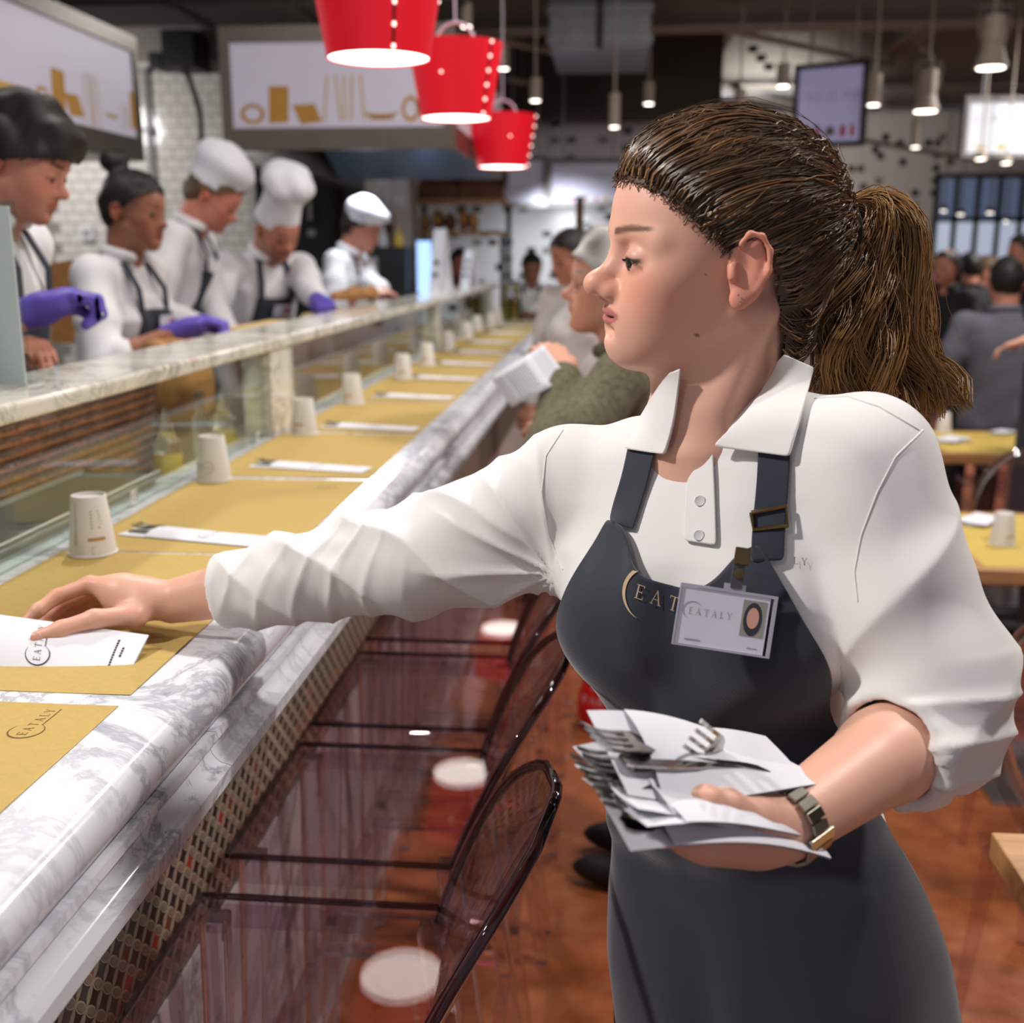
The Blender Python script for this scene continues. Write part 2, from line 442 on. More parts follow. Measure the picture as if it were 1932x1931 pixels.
# --- kitchen wall: metro tiles as pieces, plain paint above and beside
TW, TH, TD = .132, .0825, .010
me_t = MB().box((0, 0, 0), (TW - .007, -TD, TH - .007)).mesh('tile', 'white_tile')
cells = []
z0 = .15
for r in range(40):
    z = z0 + r * TH
    if z > 3.0: break
    x = -4.6 + (TW / 2 if r % 2 else 0)
    while x < -2.62:
        cells.append((x, z)); x += TW
def seen(c):
    u, v = proj((c[0] + .06, 9, c[1] + .04)); return abs(u - 340) / 140 + abs(v - 300) / 230
cells.sort(key=seen)
for (x, z) in cells[:298]:
    o = mesh_obj('tile', me_t, wb); o.location = (x, 9.02, z)
mb = MB()
for (x, z) in cells[298:]: mb.box((x, 9.02, z), (x + TW - .007, 9.02 - TD, z + TH - .007))
tag(mb.build('tile_field', 'white_tile', wb), kind='stuff')
# bluish square tiles at the far left of the wall
me_s = MB().box((0, 0, 0), (.15, -.01, .165)).mesh('square_tile', 'blue_tile')
for i in range(9):
    for k in range(8):
        o = mesh_obj('square_tile', me_s, wb); o.location = (-4.83 - i * .157 - .157 + .157, 9.02, 1.50 + k * .172)
me_b = MB().box((0, 0, 0), (.145, -.01, .083)).mesh('blue_brick', 'blue_tile')
for i in range(8):
    for k in range(7):
        o = mesh_obj('blue_brick', me_b, wb); o.location = (-4.86 - i * .152 - (.07 if k % 2 else 0), 9.02, 1.50 - (k + 1) * .09)
# painted upper wall and grey bay to the right of the tiles
box('painted_band', (-6.4, 9.02, 3.02), (-1.64, 9.0, 3.89), 'wall_paint', wb)
box('painted_bay', (-2.60, 9.02, .15), (-1.99, 8.99, 3.02), 'grey_paint', wb)
box('painted_pier', (-1.985, 9.02, .15), (-1.63, 8.96, 3.02), 'white_paint', wb)

# --- mosaic walls: dark tiles set into the white
def mosaic(wall, Y, pts, w, h, mats, seed):
    r = random.Random(seed); mes = {m: MB().box((-w / 2, 0, -h / 2), (w / 2, -.012, h / 2)).mesh('dark_tile', m) for m in mats}
    for (x, z) in pts:
        o = mesh_obj('dark_tile', mes[r.choice(mats)], wall); o.location = (x, Y, z)
wm = bpy.data.objects['wall_middle']; wf = bpy.data.objects['wall_far']
pts = []
for i in range(-14, 10):
    for k in range(4, 44):
        if rnd.random() < .17: pts.append((i * .15 + (.075 if k % 2 else 0), .1 + k * .078))
mosaic(wm, 11.02, pts, .088, .06, ['mosaic_black', 'mosaic_black', 'mosaic_grey', 'mosaic_brown'], 1)
pts = []
for i in range(0, 26):
    for k in range(0, 26):
        if rnd.random() < .16: pts.append((1.2 + i * .115 + (.05 if k % 2 else 0), 1.1 + k * .075))
mosaic(wf, 15.0, pts, .085, .085, ['mosaic_black', 'mosaic_black', 'mosaic_brown', 'mosaic_grey'], 2)
# white tile joints on the middle wall (thin recessed courses as proud rows)
# --- gridded window in the far wall
def gridded_window(n, p0, p1, Y, cols, rows, lit):
    a = ony(*p0, Y); b = ony(*p1, Y); x0, x1, zt, zb = a[0], b[0], a[2], b[2]
    w = struct(empty('window_%d' % n, ((x0 + x1) / 2, Y, zb)))
    def L(x, z, y=0): return (x - (x0 + x1) / 2, y, z - zb)
    f = MB()
    for s in ((x0, x1, zt - .06, zt), (x0, x1, zb, zb + .06), (x0, x0 + .06, zb, zt), (x1 - .06, x1, zb, zt)):
        f.box(L(s[0], s[2], -.06), L(s[1], s[3], 0))
    f.build('window_frame', 'window_frame', w)
    for i in range(1, cols):
        x = x0 + (x1 - x0) * i / cols; MB().box(L(x - .03, zb, -.05), L(x + .03, zt, 0)).build('mullion', 'window_frame', w)
    for k in range(1, rows):
        z = zb + (zt - zb) * k / rows; MB().box(L(x0, z - .03, -.05), L(x1, z + .03, 0)).build('transom', 'window_frame', w)
    for i in range(cols):
        for k in range(rows):
            xa = x0 + (x1 - x0) * i / cols; xb = x0 + (x1 - x0) * (i + 1) / cols; za = zb + (zt - zb) * k / rows; zz = zb + (zt - zb) * (k + 1) / rows
            MB().box(L(xa + .03, za + .03, -.02), L(xb - .03, zz - .03, -.012)).build('pane', lit(i, k), w)
gridded_window(1, (1765, 328), (2120, 500), 14.98, 9, 2, lambda i, k: 'bright_pane' if k == 0 else 'dim_pane')

# --- ceiling: beams, joists, duct
def beam(name, a, b, w, h, m, label, cat, group=None):
    a = Vector(a); b = Vector(b); d = (b - a); L = d.length; ang = math.atan2(d.y, d.x)
    mb = MB(); t = .02
    mb.box((0, -w / 2, -t), (L, w / 2, 0)); mb.box((0, -w / 2, -h), (L, w / 2, -h + t)); mb.box((0, -t / 2, -h), (L, t / 2, 0))
    o = mb.build(name, m); o.location = a; o.rotation_euler = (0, 0, ang); return tag(o, label, cat, group)
beam('steel_beam', (-6.4, 7.2, 3.89), (8.7, 7.2, 3.89), .3, .55, 'dark_beam', 'dark steel beam nearest the viewer crossing under the ceiling', 'beam', 'ceiling beams')
beam('steel_beam', (-6.4, 9.6, 3.89), (8.7, 9.6, 3.89), .3, .6, 'beam_paint', 'pale steel beam crossing the ceiling above the tiled pier', 'beam', 'ceiling beams')
beam('steel_beam', (-6.4, 12.2, 3.89), (8.7, 12.2, 3.89), .3, .7, 'beam_paint', 'farthest pale steel beam under the ceiling by the end wall', 'beam', 'ceiling beams')
for i, (x, txt) in enumerate(((.9, 'over the woman\'s head'), (2.7, 'above the hanging screen'), (4.6, 'above the right-hand white sign'))):
    beam('ceiling_joist', (x, 7.3, 3.89), (x, 14.9, 3.89), .22, .4, 'beam_paint', 'pale ceiling joist running to the far wall ' + txt, 'joist', 'ceiling joists')
d0 = ony(1048, 125, 9.2); d1 = ony(1225, -60, 9.2)
dz = MB(); dz.box((d0[0], 8.2, d0[2]), (d1[0], 9.3, d1[2]))
duct = tag(empty('air_duct', ((d0[0] + d1[0]) / 2, 9.2, d0[2])), 'ribbed galvanised air duct hanging under the ceiling', 'duct')
MB().box((d0[0] - duct.location.x, -.8, 0), (d1[0] - duct.location.x, .4, .9)).build('duct_body', 'duct_steel', duct)
for k in range(5):
    MB().box((d0[0] - duct.location.x - .02, -.83, .02 + k * .2), (d1[0] - duct.location.x + .02, -.8, .07 + k * .2)).build('rib', 'duct_steel', duct)
MB().tube([(0, -.86, .95), (0, -.86, -.02)], .02).build('hanger_rod', 'dark_beam', duct)
big = tag(empty('round_duct', (2.0, 14.2, 3.45)), 'long round galvanised duct near the far end of the hall', 'duct')
MB().lathe([(.26, -2.2), (.26, 4.5)], (0, 0, 0), 20, ax=(1, 0, 0)).build('pipe', 'duct_steel', big, smooth=True)
for k in range(5): MB().lathe([(.275, -.02), (.275, .02)], (-1.8 + k * 1.4, 0, 0), 20, ax=(1, 0, 0)).build('joint_ring', 'duct_steel', big)
for k in range(4): MB().tube([(-1.5 + k * 1.6, 0, .25), (-1.5 + k * 1.6, 0, .44)], .012, 6).build('hanger', 'dark_beam', big)
# kitchen side: dark services above the hoods
for i, (a, b, w, h, txt) in enumerate((((-5.2, 5.0, 2.95), (-1.2, 5.0, 2.95), .5, .35, 'above the left hood'), ((-4.8, 7.0, 2.95), (-.9, 7.0, 2.95), .6, .45, 'behind the right hood'))):
    t = tag(empty('service_duct', a), 'dark rectangular service duct ' + txt, 'duct', 'service ducts over the kitchen')
    MB().box((0, -w / 2, 0), (b[0] - a[0], w / 2, h)).build('duct_body', 'dark_beam', t)
    for k in range(6): MB().box((k * .7 + .1, -w / 2 - .02, -.02), (k * .7 + .14, w / 2 + .02, h + .02)).build('flange', 'dark_beam', t)
    for x in (.6, b[0] - a[0] - .5): MB().tube([(x, 0, h), (x, 0, 3.9 - a[2])], .014, 6).build('hanger_rod', 'dark_beam', t)
# ================================================================== SERVING COUNTER
ZC = 1.10
Y0, Y1 = .15, 7.85
ctr = tag(empty('serving_counter', (-.7, 4.0, 0)), 'long marble-topped serving counter with patterned tile front', 'counter')
CL = Vector(ctr.location)
def cbuild(mb, name, m, parent=ctr, **k):
    """world-space shapes of the counter, re-based on its origin"""
    mb.v = [(x - CL.x, y - CL.y, z - CL.z) for x, y, z in mb.v]
    return mb.build(name, m, parent, **k)
def extr(prof, y0, y1):
    mb = MB(); n = len(prof)
    V = [(x, y0, z) for x, z in prof] + [(x, y1, z) for x, z in prof]
    return mb.add(V, [list(range(n))] + [[i + n for i in range(n)][::-1]] + [[i, i + n, (i + 1) % n + n, (i + 1) % n] for i in range(n)])
prof = [(-.93, 1.10), (-.452, 1.10)]
for k in range(1, 12):
    a = math.pi / 2 - math.pi * k / 11.5; prof.append((-.452 + .030 * math.cos(a), 1.070 + .030 * math.sin(a)))
prof += [(-.450, 1.040), (-.93, 1.040)]
prof2 = [(-.93, 1.0395), (-.427, 1.0395), (-.425, 1.031), (-.436, 1.028)]
for k in range(1, 8):
    t = k / 7; prof2.append((-.436 + .020 * (1 - math.cos(t * math.pi / 2)), 1.028 - .026 * math.sin(t * math.pi / 2)))
prof2 += [(-.412, 1.000), (-.412, .984), (-.420, .978), (-.93, .978)]
cuts = [Y0, 1.262, 2.86, 4.4, 5.9, 7.0, Y1]
for a, b in zip(cuts[:-1], cuts[1:]): cbuild(extr(prof, a + .0006, b - .0006), 'marble_top', 'white_marble', smooth=True)
cuts = [Y0, 1.10, 1.62, 3.1, 4.7, 6.3, Y1]
for a, b in zip(cuts[:-1], cuts[1:]): cbuild(extr(prof2, a + .0006, b - .0006), 'marble_moulding', 'white_marble', smooth=True)
cbuild(MB().box((-.93, Y0, .60), (-.572, Y1, .978)), 'panel_core', 'black_metal')
cuts = [Y0, 1.2, 2.3, 3.4, 4.5, 5.6, 6.7, Y1]
for a, b in zip(cuts[:-1], cuts[1:]): cbuild(MB().box((-.93, a + .001, 0.002), (-.566, b - .001, .598)), 'marble_slab', 'slab_marble')

# --- patterned tile front: a diagonal lattice of ovals, petals and dark hourglass pieces
mat('petal_cream', (150, 132, 116), .45, var=.06, vscale=60); mat('oval_cream', (162, 146, 126), .45, var=.06, vscale=60); mat('oval_core', (128, 108, 92), .45)
darks = []
for i, c in enumerate(((44, 20, 20), (28, 32, 28), (58, 24, 24), (150, 44, 28), (30, 24, 28), (104, 52, 28), (36, 18, 20), (24, 30, 26))): darks.append(mat('tile_dark_%d' % i, c, .35))
PT = .029
front = cbuild(MB().box((-.574, Y0, .602), (-.5665, Y1, .977)), 'tile_front', mat('tile_joint', (112, 98, 86), .7))
r2 = math.sqrt(.5)
def P2(u, v): return ((u + v) * r2 * PT, (-u + v) * r2 * PT)     # u along the chain of ovals, v along the petals -> (y, z)
def piece(shape, th, m, name):
    mb = MB(); pts = [(0, y, z) for y, z in (P2(*s) for s in shape)]
    return mb.poly(pts, (1, 0, 0), th).mesh(name, m)
N = 14
oval = [(.49 * math.cos(2 * math.pi * k / N), .235 * math.sin(2 * math.pi * k / N)) for k in range(N)]
core = [(.38 * math.cos(2 * math.pi * k / N), .165 * math.sin(2 * math.pi * k / N)) for k in range(N)]
pet = [(.17 * math.sin(math.pi * k / 6), -.5 + k / 6) for k in range(7)] + [(-.17 * math.sin(math.pi * k / 6), .5 - k / 6) for k in range(1, 6)]
hour = []
for k in range(7): hour.append((.46 - .17 * math.sin(math.pi * k / 6) - .03, -.36 + .72 * k / 6))
for k in range(7): hour.append((-.46 + .17 * math.sin(math.pi * k / 6) + .03, .36 - .72 * k / 6))
me_o = piece(oval, .0016, 'oval_cream', 'oval'); me_c = piece(core, .0022, 'oval_core', 'oval'); me_p = piece(pet, .0016, 'petal_cream', 'petal'); me_h = [piece(hour, .0010, d, 'dark_piece') for d in darks]
nodes = []
for i in range(-400, 400):
    for j in range(-400, 400):
        y, z = P2(i, j); y += 1.3; z += .79
        if Y0 + .03 < y < 4.6 and .62 < z < .957: nodes.append((y, z, i, j))
def rank(n):
    u, v = proj((-.565, n[0], n[1])); d = n[0]
    return d + (0 if (-20 < u < 1100 and v < 1950) else 50) + max(0, (.72 - n[1])) * .8
nodes.sort(key=rank)
rest = {}
def rest_add(key, shape, th, y, z):
    mb = rest.setdefault(key, MB()); mb.poly([(-.5665, y + a, z + b) for a, b in (P2(*s) for s in shape)], (1, 0, 0), th)
rr = random.Random(3)
for q, (y, z, i, j) in enumerate(nodes):
    d = rr.choice([0, 1, 2, 4, 6, 7, 1, 0, 5, 3] if (i + j) % 2 else [0, 1, 2, 4, 6, 7])
    oy, oz = P2(0, .5); py, pz = P2(.5, .5)
    if q < 296:
        for nm, me, yy, zz in (('oval', me_o, y, z), ('petal', me_p, y + py, z + pz), ('dark_piece', me_h[d], y + oy, z + oz)):
            o = mesh_obj(nm, me, front); o.location = (-.5665 - CL.x, yy - CL.y, zz - CL.z)
        rest_add('oval_core', core, .0022, y, z)
    else:
        rest_add('oval_cream', oval, .0016, y, z); rest_add('petal_cream', pet, .0016, y + py, z + pz); rest_add('tile_dark_%d' % d, hour, .0010, y + oy, z + oz)
for k, mb in rest.items(): tag(cbuild(mb, 'mosaic_' + ('ovals' if 'oval' in k else 'petals' if 'petal' in k else 'dark_pieces'), k, front), kind='stuff')

# --- marble shelf on posts with glass panes
shelf = tag(empty('sneeze_guard', (-.9, 4.3, ZC)), 'marble shelf on marble posts with clear glass panes along the counter', 'glass guard')
CL = Vector(shelf.location)
cuts = [.3, 2.82, 5.43, 8.35]
for a, b in zip(cuts[:-1], cuts[1:]): cbuild(MB().box((-1.05, a + .001, 1.315), (-.845, b - .001, 1.345)), 'marble_shelf', 'cream_marble', shelf, bevel=.008, seg=3)
for y, w in ((2.82, .10), (5.43, .035), (7.8, .03), (.45, .1)): cbuild(MB().box((-.93, y - w, 1.1002), (-.855, y + w, 1.3148)), 'marble_post', 'cream_marble', shelf, bevel=.003)
for a, b in ((.56, 2.715), (2.925, 5.39), (5.47, 7.765)):
    cbuild(MB().box((-.879, a, 1.1005), (-.871, b, 1.3145)), 'glass_pane', 'pane_glass', shelf)
# number stickers on the glass foot
st = onx(253, 938, -.8705); mat('sticker', (222, 220, 214), .5)
for (p, num) in ((st, '15'), (onx(487, 826, -.8705), '14')):
    s = cbuild(MB().box((-.8708, p[1] - .013, p[2] - .013), (-.870, p[1] + .013, p[2] + .013)), 'number_sticker', 'sticker', shelf)
    fc = bpy.data.curves.new('number', 'FONT'); fc.body = num; fc.size = .026; fc.align_x = 'CENTER'; fc.align_y = 'CENTER'
    fo = bpy.data.objects.new('number', fc); dg = bpy.context.evaluated_depsgraph_get(); COL.objects.link(fo); bpy.context.view_layer.update()
    me = bpy.data.meshes.new_from_object(fo.evaluated_get(bpy.context.evaluated_depsgraph_get())); bpy.data.objects.remove(fo); me.materials.clear(); me.materials.append(MATS['ink_dark'])
    o = mesh_obj('number', me, s); o.rotation_euler = (math.pi / 2, 0, math.pi / 2); o.location = (-.8696 - CL.x, p[1] - CL.y, p[2] - CL.z)

# --- kitchen bench behind the glass
mat('bench_steel', (150, 148, 142), .35, .7, var=.06)
bench = tag(empty('kitchen_bench', (-1.12, 4.3, .15)), 'low steel kitchen bench behind the glass guard', 'bench'); CL = Vector(bench.location)
cbuild(MB().box((-1.28, .3, .98), (-.94, 8.2, 1.02)), 'bench_top', 'bench_steel', bench, bevel=.004)
cbuild(MB().box((-1.25, .3, .151), (-.96, 8.2, .979)), 'bench_body', 'grey_paint', bench)
# the worn wood box behind the far panes
mat('worn_wood', (92, 50, 36), .7, var=.5, vscale=14)
for y in (1.6, 4.1, 6.6):                     # added fill lights under the shelf to brighten the space behind the glass
    l = bpy.data.lights.new('shelf_fill_light', 'AREA'); l.shape = 'RECTANGLE'; l.size = .02; l.size_y = 2.0; l.energy = 2.6; l.color = (1, .95, .88)
    o = bpy.data.objects.new('shelf_fill_light', l); COL.objects.link(o); o.location = (-.915, y, 1.306); o.rotation_euler = (0, .8, 0)
# ================================================================== THINGS ON AND AROUND THE COUNTER
mat('mat_paper', (184, 156, 90), .85, var=.05, vscale=120, bump=.05, bscale=900)
mat('white_paper', (226, 225, 232), .75, bump=.04, bscale=700)
mat('cup_paper', (222, 216, 210), .6); mat('cutlery', (178, 174, 170), .16, 1.0)
mat('cup_print', (120, 108, 104), .7); mat('cup_band', (176, 140, 84), .7)
rt = random.Random(11)
ORD = ['first', 'second', 'third', 'fourth', 'fifth', 'sixth', 'seventh', 'eighth', 'ninth', 'tenth', 'eleventh', 'twelfth']

# --- placemats
mats_y = [(.46, 1.020), (1.049, 1.598), (1.606, 2.178), (2.205, 2.775), (2.80, 3.385), (3.41, 3.975), (3.99, 4.545), (4.56, 5.11), (5.13, 5.72), (5.74, 6.40), (6.42, 7.04), (7.06, 7.66)]
for i, (a, b) in enumerate(mats_y):
    L = b - a; W = .348; nx, ny = 8, 12
    v = []; f = []
    for s in (0, 1):
        for j in range(ny + 1):
            for k in range(nx + 1):
                x = k / nx; y = j / ny
                lift = .0012 * (1 - min(1, 8 * min(x, 1 - x, y, 1 - y))) * (0.5 + .5 * math.sin(5 * x + 7 * y + i))
                v.append((-W / 2 + W * x, -L / 2 + L * y, .0002 + .0005 * s + max(0, lift)))
    n = (nx + 1) * (ny + 1)
    for s in (0, 1):
        for j in range(ny):
            for k in range(nx):
                q = [j * (nx + 1) + k, j * (nx + 1) + k + 1, (j + 1) * (nx + 1) + k + 1, (j + 1) * (nx + 1) + k]
                f.append([t + s * n for t in (q if s else q[::-1])])
    ring = [k for k in range(nx + 1)] + [(j) * (nx + 1) + nx for j in range(1, ny + 1)] + [ny * (nx + 1) + k for k in range(nx - 1, -1, -1)] + [j * (nx + 1) for j in range(ny - 1, 0, -1)]
    for p, q in zip(ring, ring[1:] + ring[:1]): f.append([p, q, q + n, p + n])
    me = np_mesh('placemat', v, f, 'mat_paper', smooth=False)
    where = ('nearest the viewer at the left edge' if i == 0 else 'under the reaching hand' if i == 1 else 'just beyond the reaching hand' if i == 2 else '%s along the counter from the viewer' % ORD[i])
    o = tag(mesh_obj('placemat', me), 'mustard paper placemat on the marble counter, ' + where, 'placemat', 'placemats along the counter')
    o.location = (-.497 - W / 2, (a + b) / 2, ZC); o.rotation_euler = (0, 0, rt.uniform(-.006, .006))
    q, w = logo_quads(.0096)
    flat_print('lettering', q, (.116, L / 2 - .0765, .0006), (0, 1, 0), (-1, 0, 0), 'ink_brown', o)

# --- paper cups, upside down
def cup_obj(loc, rz, label, group, kind):
    c = tag(empty('paper_cup', loc, rz), label, 'cup', group)
    MB().lathe([(.0345, 0), (.0368, .0004), (.0375, .0018), (.0368, .0034), (.0350, .0036), (.0256, .091), (.0250, .092), (.0240, .092), (.0238, .087), (.0, .0865)], (0, 0, 0), 32, cap=False).build('cup_wall', 'cup_paper', c, smooth=True)
    def on(a, z): r = .0350 - (.0350 - .0256) * (z - .0036) / .0874 + .0003; return (r * math.sin(a), -r * math.cos(a), z)
    q = []
    if kind == 0:
        x = .02
        while x < .08:
            w = rt.uniform(.0008, .003); q.append([(-.22, x), (-.19, x), (-.19, x + w), (-.22, x + w)]); q.append([(-.13, x), (-.10, x), (-.10, x + w), (-.13, x + w)]) if x < .06 else None; x += w + .001
        for k in range(6): q.append([(.62, .045 + k * .005), (.62 + rt.uniform(.4, .6), .045 + k * .005), (1.05, .047 + k * .005), (.62, .047 + k * .005)])
        q += [[(.40 + a * 8, b + .012) for a, b in t] for t in arc_quads(.03, .0, .006, 0, 6.2, .0012, 12)]
    elif kind == 1:
        lq, w = logo_quads(.0066)
        q += [[(.34 - a * 31, .034 - b) for a, b in t] for t in lq]
        for k in range(2): q.append([(-.35, .066 + k * .003), (.25, .066 + k * .003), (.25, .067 + k * .003), (-.35, .067 + k * .003)])
    else:
        for k in range(7): q.append([(-.3, .038 + k * .005), (-.3 + rt.uniform(.4, .8), .038 + k * .005), (.3, .040 + k * .005), (-.3, .040 + k * .005)])
        q += [[(-.25 + a * 30, b + .014) for a, b in t] for t in arc_quads(.0, .0, .006, 0, 6.2, .0014, 12)]
    flat_print('print', q, None, (1, 0, 0), (0, 1, 0), 'cup_print', c, fn=lambda a, z: on(a, z))
    if kind != 1: flat_print('print_band', [[(-.45 + t, .026), (-.35 + t, .026), (-.35 + t, .031), (-.45 + t, .031)] for t in (np.arange(8) * .1 + (.9 if kind == 0 else 0))], None, (1, 0, 0), (0, 1, 0), 'cup_band', c, fn=lambda a, z: on(a, z))
    return c
cups = [(176, 1045, 0), (404, 907, 1), (574, 820, 2), (665, 763, 2), (760, 716, 2), (809, 690, 2), (845, 662, 2), (880, 640, 2), (900, 625, 2), (925, 619, 2), (946, 612, 2)]
cupY = []
for i, (px, py, kd) in enumerate(cups):
    p = onz(px, py, ZC); Y = p[1]; X = max(-.825, min(-.775, p[0])); cupY.append(Y)
    lab = 'upturned white paper cup by the glass, %s' % ('largest and nearest, beside the fork envelope' if i == 0 else 'second from the viewer, with the logo upside down' if i == 1 else 'third from the viewer, beside the marble post' if i == 2 else '%s from the viewer along the counter' % ORD[i])
    cup_obj((X, Y, ZC + .0012), rt.uniform(-.2, .2), lab, 'upturned cups along the counter', kd)

# --- cutlery
def fork_mesh():
    mb = MB(); zc = lambda x: .0012 + .004 * math.exp(-((x - .045) / .02) ** 2) + (.006 * (max(0, .03 - x) / .03) ** 1.5)
    def strip(pts):                      # (x, half width)
        n = len(pts); V = []
        for dz in (0, .0016):
            for x, y0, y1 in pts: V += [(x, y0, zc(x) + dz), (x, y1, zc(x) + dz)]
        F = []
        m = 2 * n
        for i in range(n - 1):
            a = 2 * i; F += [[a, a + 1, a + 3, a + 2], [m + a, m + a + 2, m + a + 3, m + a + 1], [a, a + 2, m + a + 2, m + a], [a + 1, m + a + 1, m + a + 3, a + 3]]
        F += [[0, m, m + 1, 1], [m - 2, m - 1, 2 * m - 1, 2 * m - 2]]
        mb.add(V, F)
    for k in range(4):
        y = -.0105 + .007 * k; strip([(-.0 + t * .01, y - .0016, y + .0016) for t in range(5)])
    strip([(.038, -.0122, .0122), (.046, -.0122, .0122), (.054, -.010, .010), (.062, -.004, .004), (.08, -.003, .003), (.13, -.0045, .0045), (.175, -.0075, .0075), (.182, -.005, .005)])
    return mb.mesh('fork', 'cutlery')
def knife_mesh():
    pts = [(0, .006), (.006, .0095), (.02, .0105), (.05, .0105), (.075, .009), (.085, .0065), (.16, .0075), (.185, .008), (.19, .004)]
    mb = MB(); mb.poly([(x, -y * .55, 0) for x, y in pts] + [(x, y, 0) for x, y in pts[::-1]], (0, 0, 1), .0018); return mb.mesh('knife', 'cutlery')
ME_FORK, ME_KNIFE = fork_mesh(), knife_mesh()
def sheet(mb, fn, x0, x1, y0, y1, nx=14, ny=8, th=.0003):
    V = []; F = []
    for s in (0, 1):
        for i in range(nx + 1):
            for j in range(ny + 1):
                x = x0 + (x1 - x0) * i / nx; y = y0 + (y1 - y0) * j / ny; V.append((x, y, fn(x, y) + s * th))
    n = (nx + 1) * (ny + 1)
    for s in (0, 1):
        for i in range(nx):
            for j in range(ny):
                q = [i * (ny + 1) + j, (i + 1) * (ny + 1) + j, (i + 1) * (ny + 1) + j + 1, i * (ny + 1) + j + 1]; F.append([t + n * s for t in (q if s else q[::-1])])
    return mb.add(V, F)
EL, EW = .215, .033
def env_meshes():
    bulge = lambda x, y: .0010 + .0075 * max(0, 1 - (y / EW) ** 2) ** .7 * (1 - .75 * max(0, x / EL)) * (1 if x < EL * .97 else .2)
    b = MB(); sheet(b, lambda x, y: .0003, -.052, EL, -EW, EW); back = b.mesh('back_sheet', 'white_paper', True)
    b = MB(); sheet(b, bulge, .0, EL, -EW, EW); fr = b.mesh('front_sheet', 'white_paper', True)
    return back, fr, bulge
ME_BACK, ME_FRONT, BULGE = env_meshes()
def envelope(loc, rz, label, group, rot=None, fork_off=(-.048, .011), knife_off=(-.045, -.012), fork_lab=None, knife_lab=None):
    e = tag(empty('cutlery_envelope', loc, rz), label, 'envelope', group)
    if rot is not None: e.rotation_euler = rot
    mesh_obj('back_sheet', ME_BACK, e); mesh_obj('front_sheet', ME_FRONT, e)
    q, w = logo_quads(.0068)
    fn = lambda u, v: (.105 - v, -w / 2 + .004 + u, BULGE(.105 - v, -w / 2 + .004 + u) + .0006)
    flat_print('lettering', q, None, (1, 0, 0), (0, 1, 0), 'ink_dark', e, fn=fn)
    q = []
    for ln in (0, 1):
        u = -.022
        while u < (.020 if ln == 0 else .0):
            ww = rt.uniform(.0012, .0035); s = .012 * ln; q.append([(u, -s), (u + ww, -s), (u + ww, -s + .0012), (u, -s + .0012)]); u += ww + .001
    flat_print('small_print', q, None, (1, 0, 0), (0, 1, 0), 'ink_dark', e, fn=lambda u, v: (.185 - v, u, BULGE(.185, u) + .0006))
    M = Matrix.Translation(Vector(loc)) @ (Matrix.Rotation(rz, 4, 'Z') if rot is None else e.rotation_euler.to_matrix().to_4x4())
    for nm, me, off, zz, lab in (('fork', ME_FORK, fork_off, .0014, fork_lab), ('knife', ME_KNIFE, knife_off, .0012, knife_lab)):
        if off is None: continue
        o = tag(mesh_obj(nm, me), lab or ('steel %s sticking out of the %s' % (nm, label[:60])), nm, nm + 's in the paper envelopes')
        o.matrix_world = M @ Matrix.Translation((off[0], off[1], zz)) @ Matrix.Rotation(-.06 if nm == 'fork' else .03, 4, 'Z')
    return e
env_px = [((258, 1003), (512, 1033)), ((497, 874), (695, 893)), ((632, 796), (788, 814)), ((728, 742), (855, 754)), ((788, 706), (900, 718)), ((832, 681), (930, 690)), ((866, 659), (955, 668)), ((893, 641), (970, 648)), ((922, 627), (994, 630)), ((945, 614), (1008, 617))]
for i, (pa, pb) in enumerate(env_px):
    b = onz(*pb, ZC); rz = -.20 + rt.uniform(-.03, .03) if i else -.23
    nm = ('second' if i == 1 else ORD[i])
    loc = (b[0] - EL * math.cos(rz) - .006, b[1] - EL * math.sin(rz) + .02, ZC + .0016)
    lab = 'white printed cutlery envelope flat on a placemat, %s' % ('nearest the reaching sleeve' if i == 0 else '%s from the viewer along the counter' % nm)
    w = 'nearest flat envelope' if i == 0 else '%s flat envelope from the viewer' % nm
    envelope(loc, rz, lab, 'envelopes lying on the counter', fork_lab='steel fork whose tines stick out of the ' + w, knife_lab='steel knife sticking out of the ' + w)

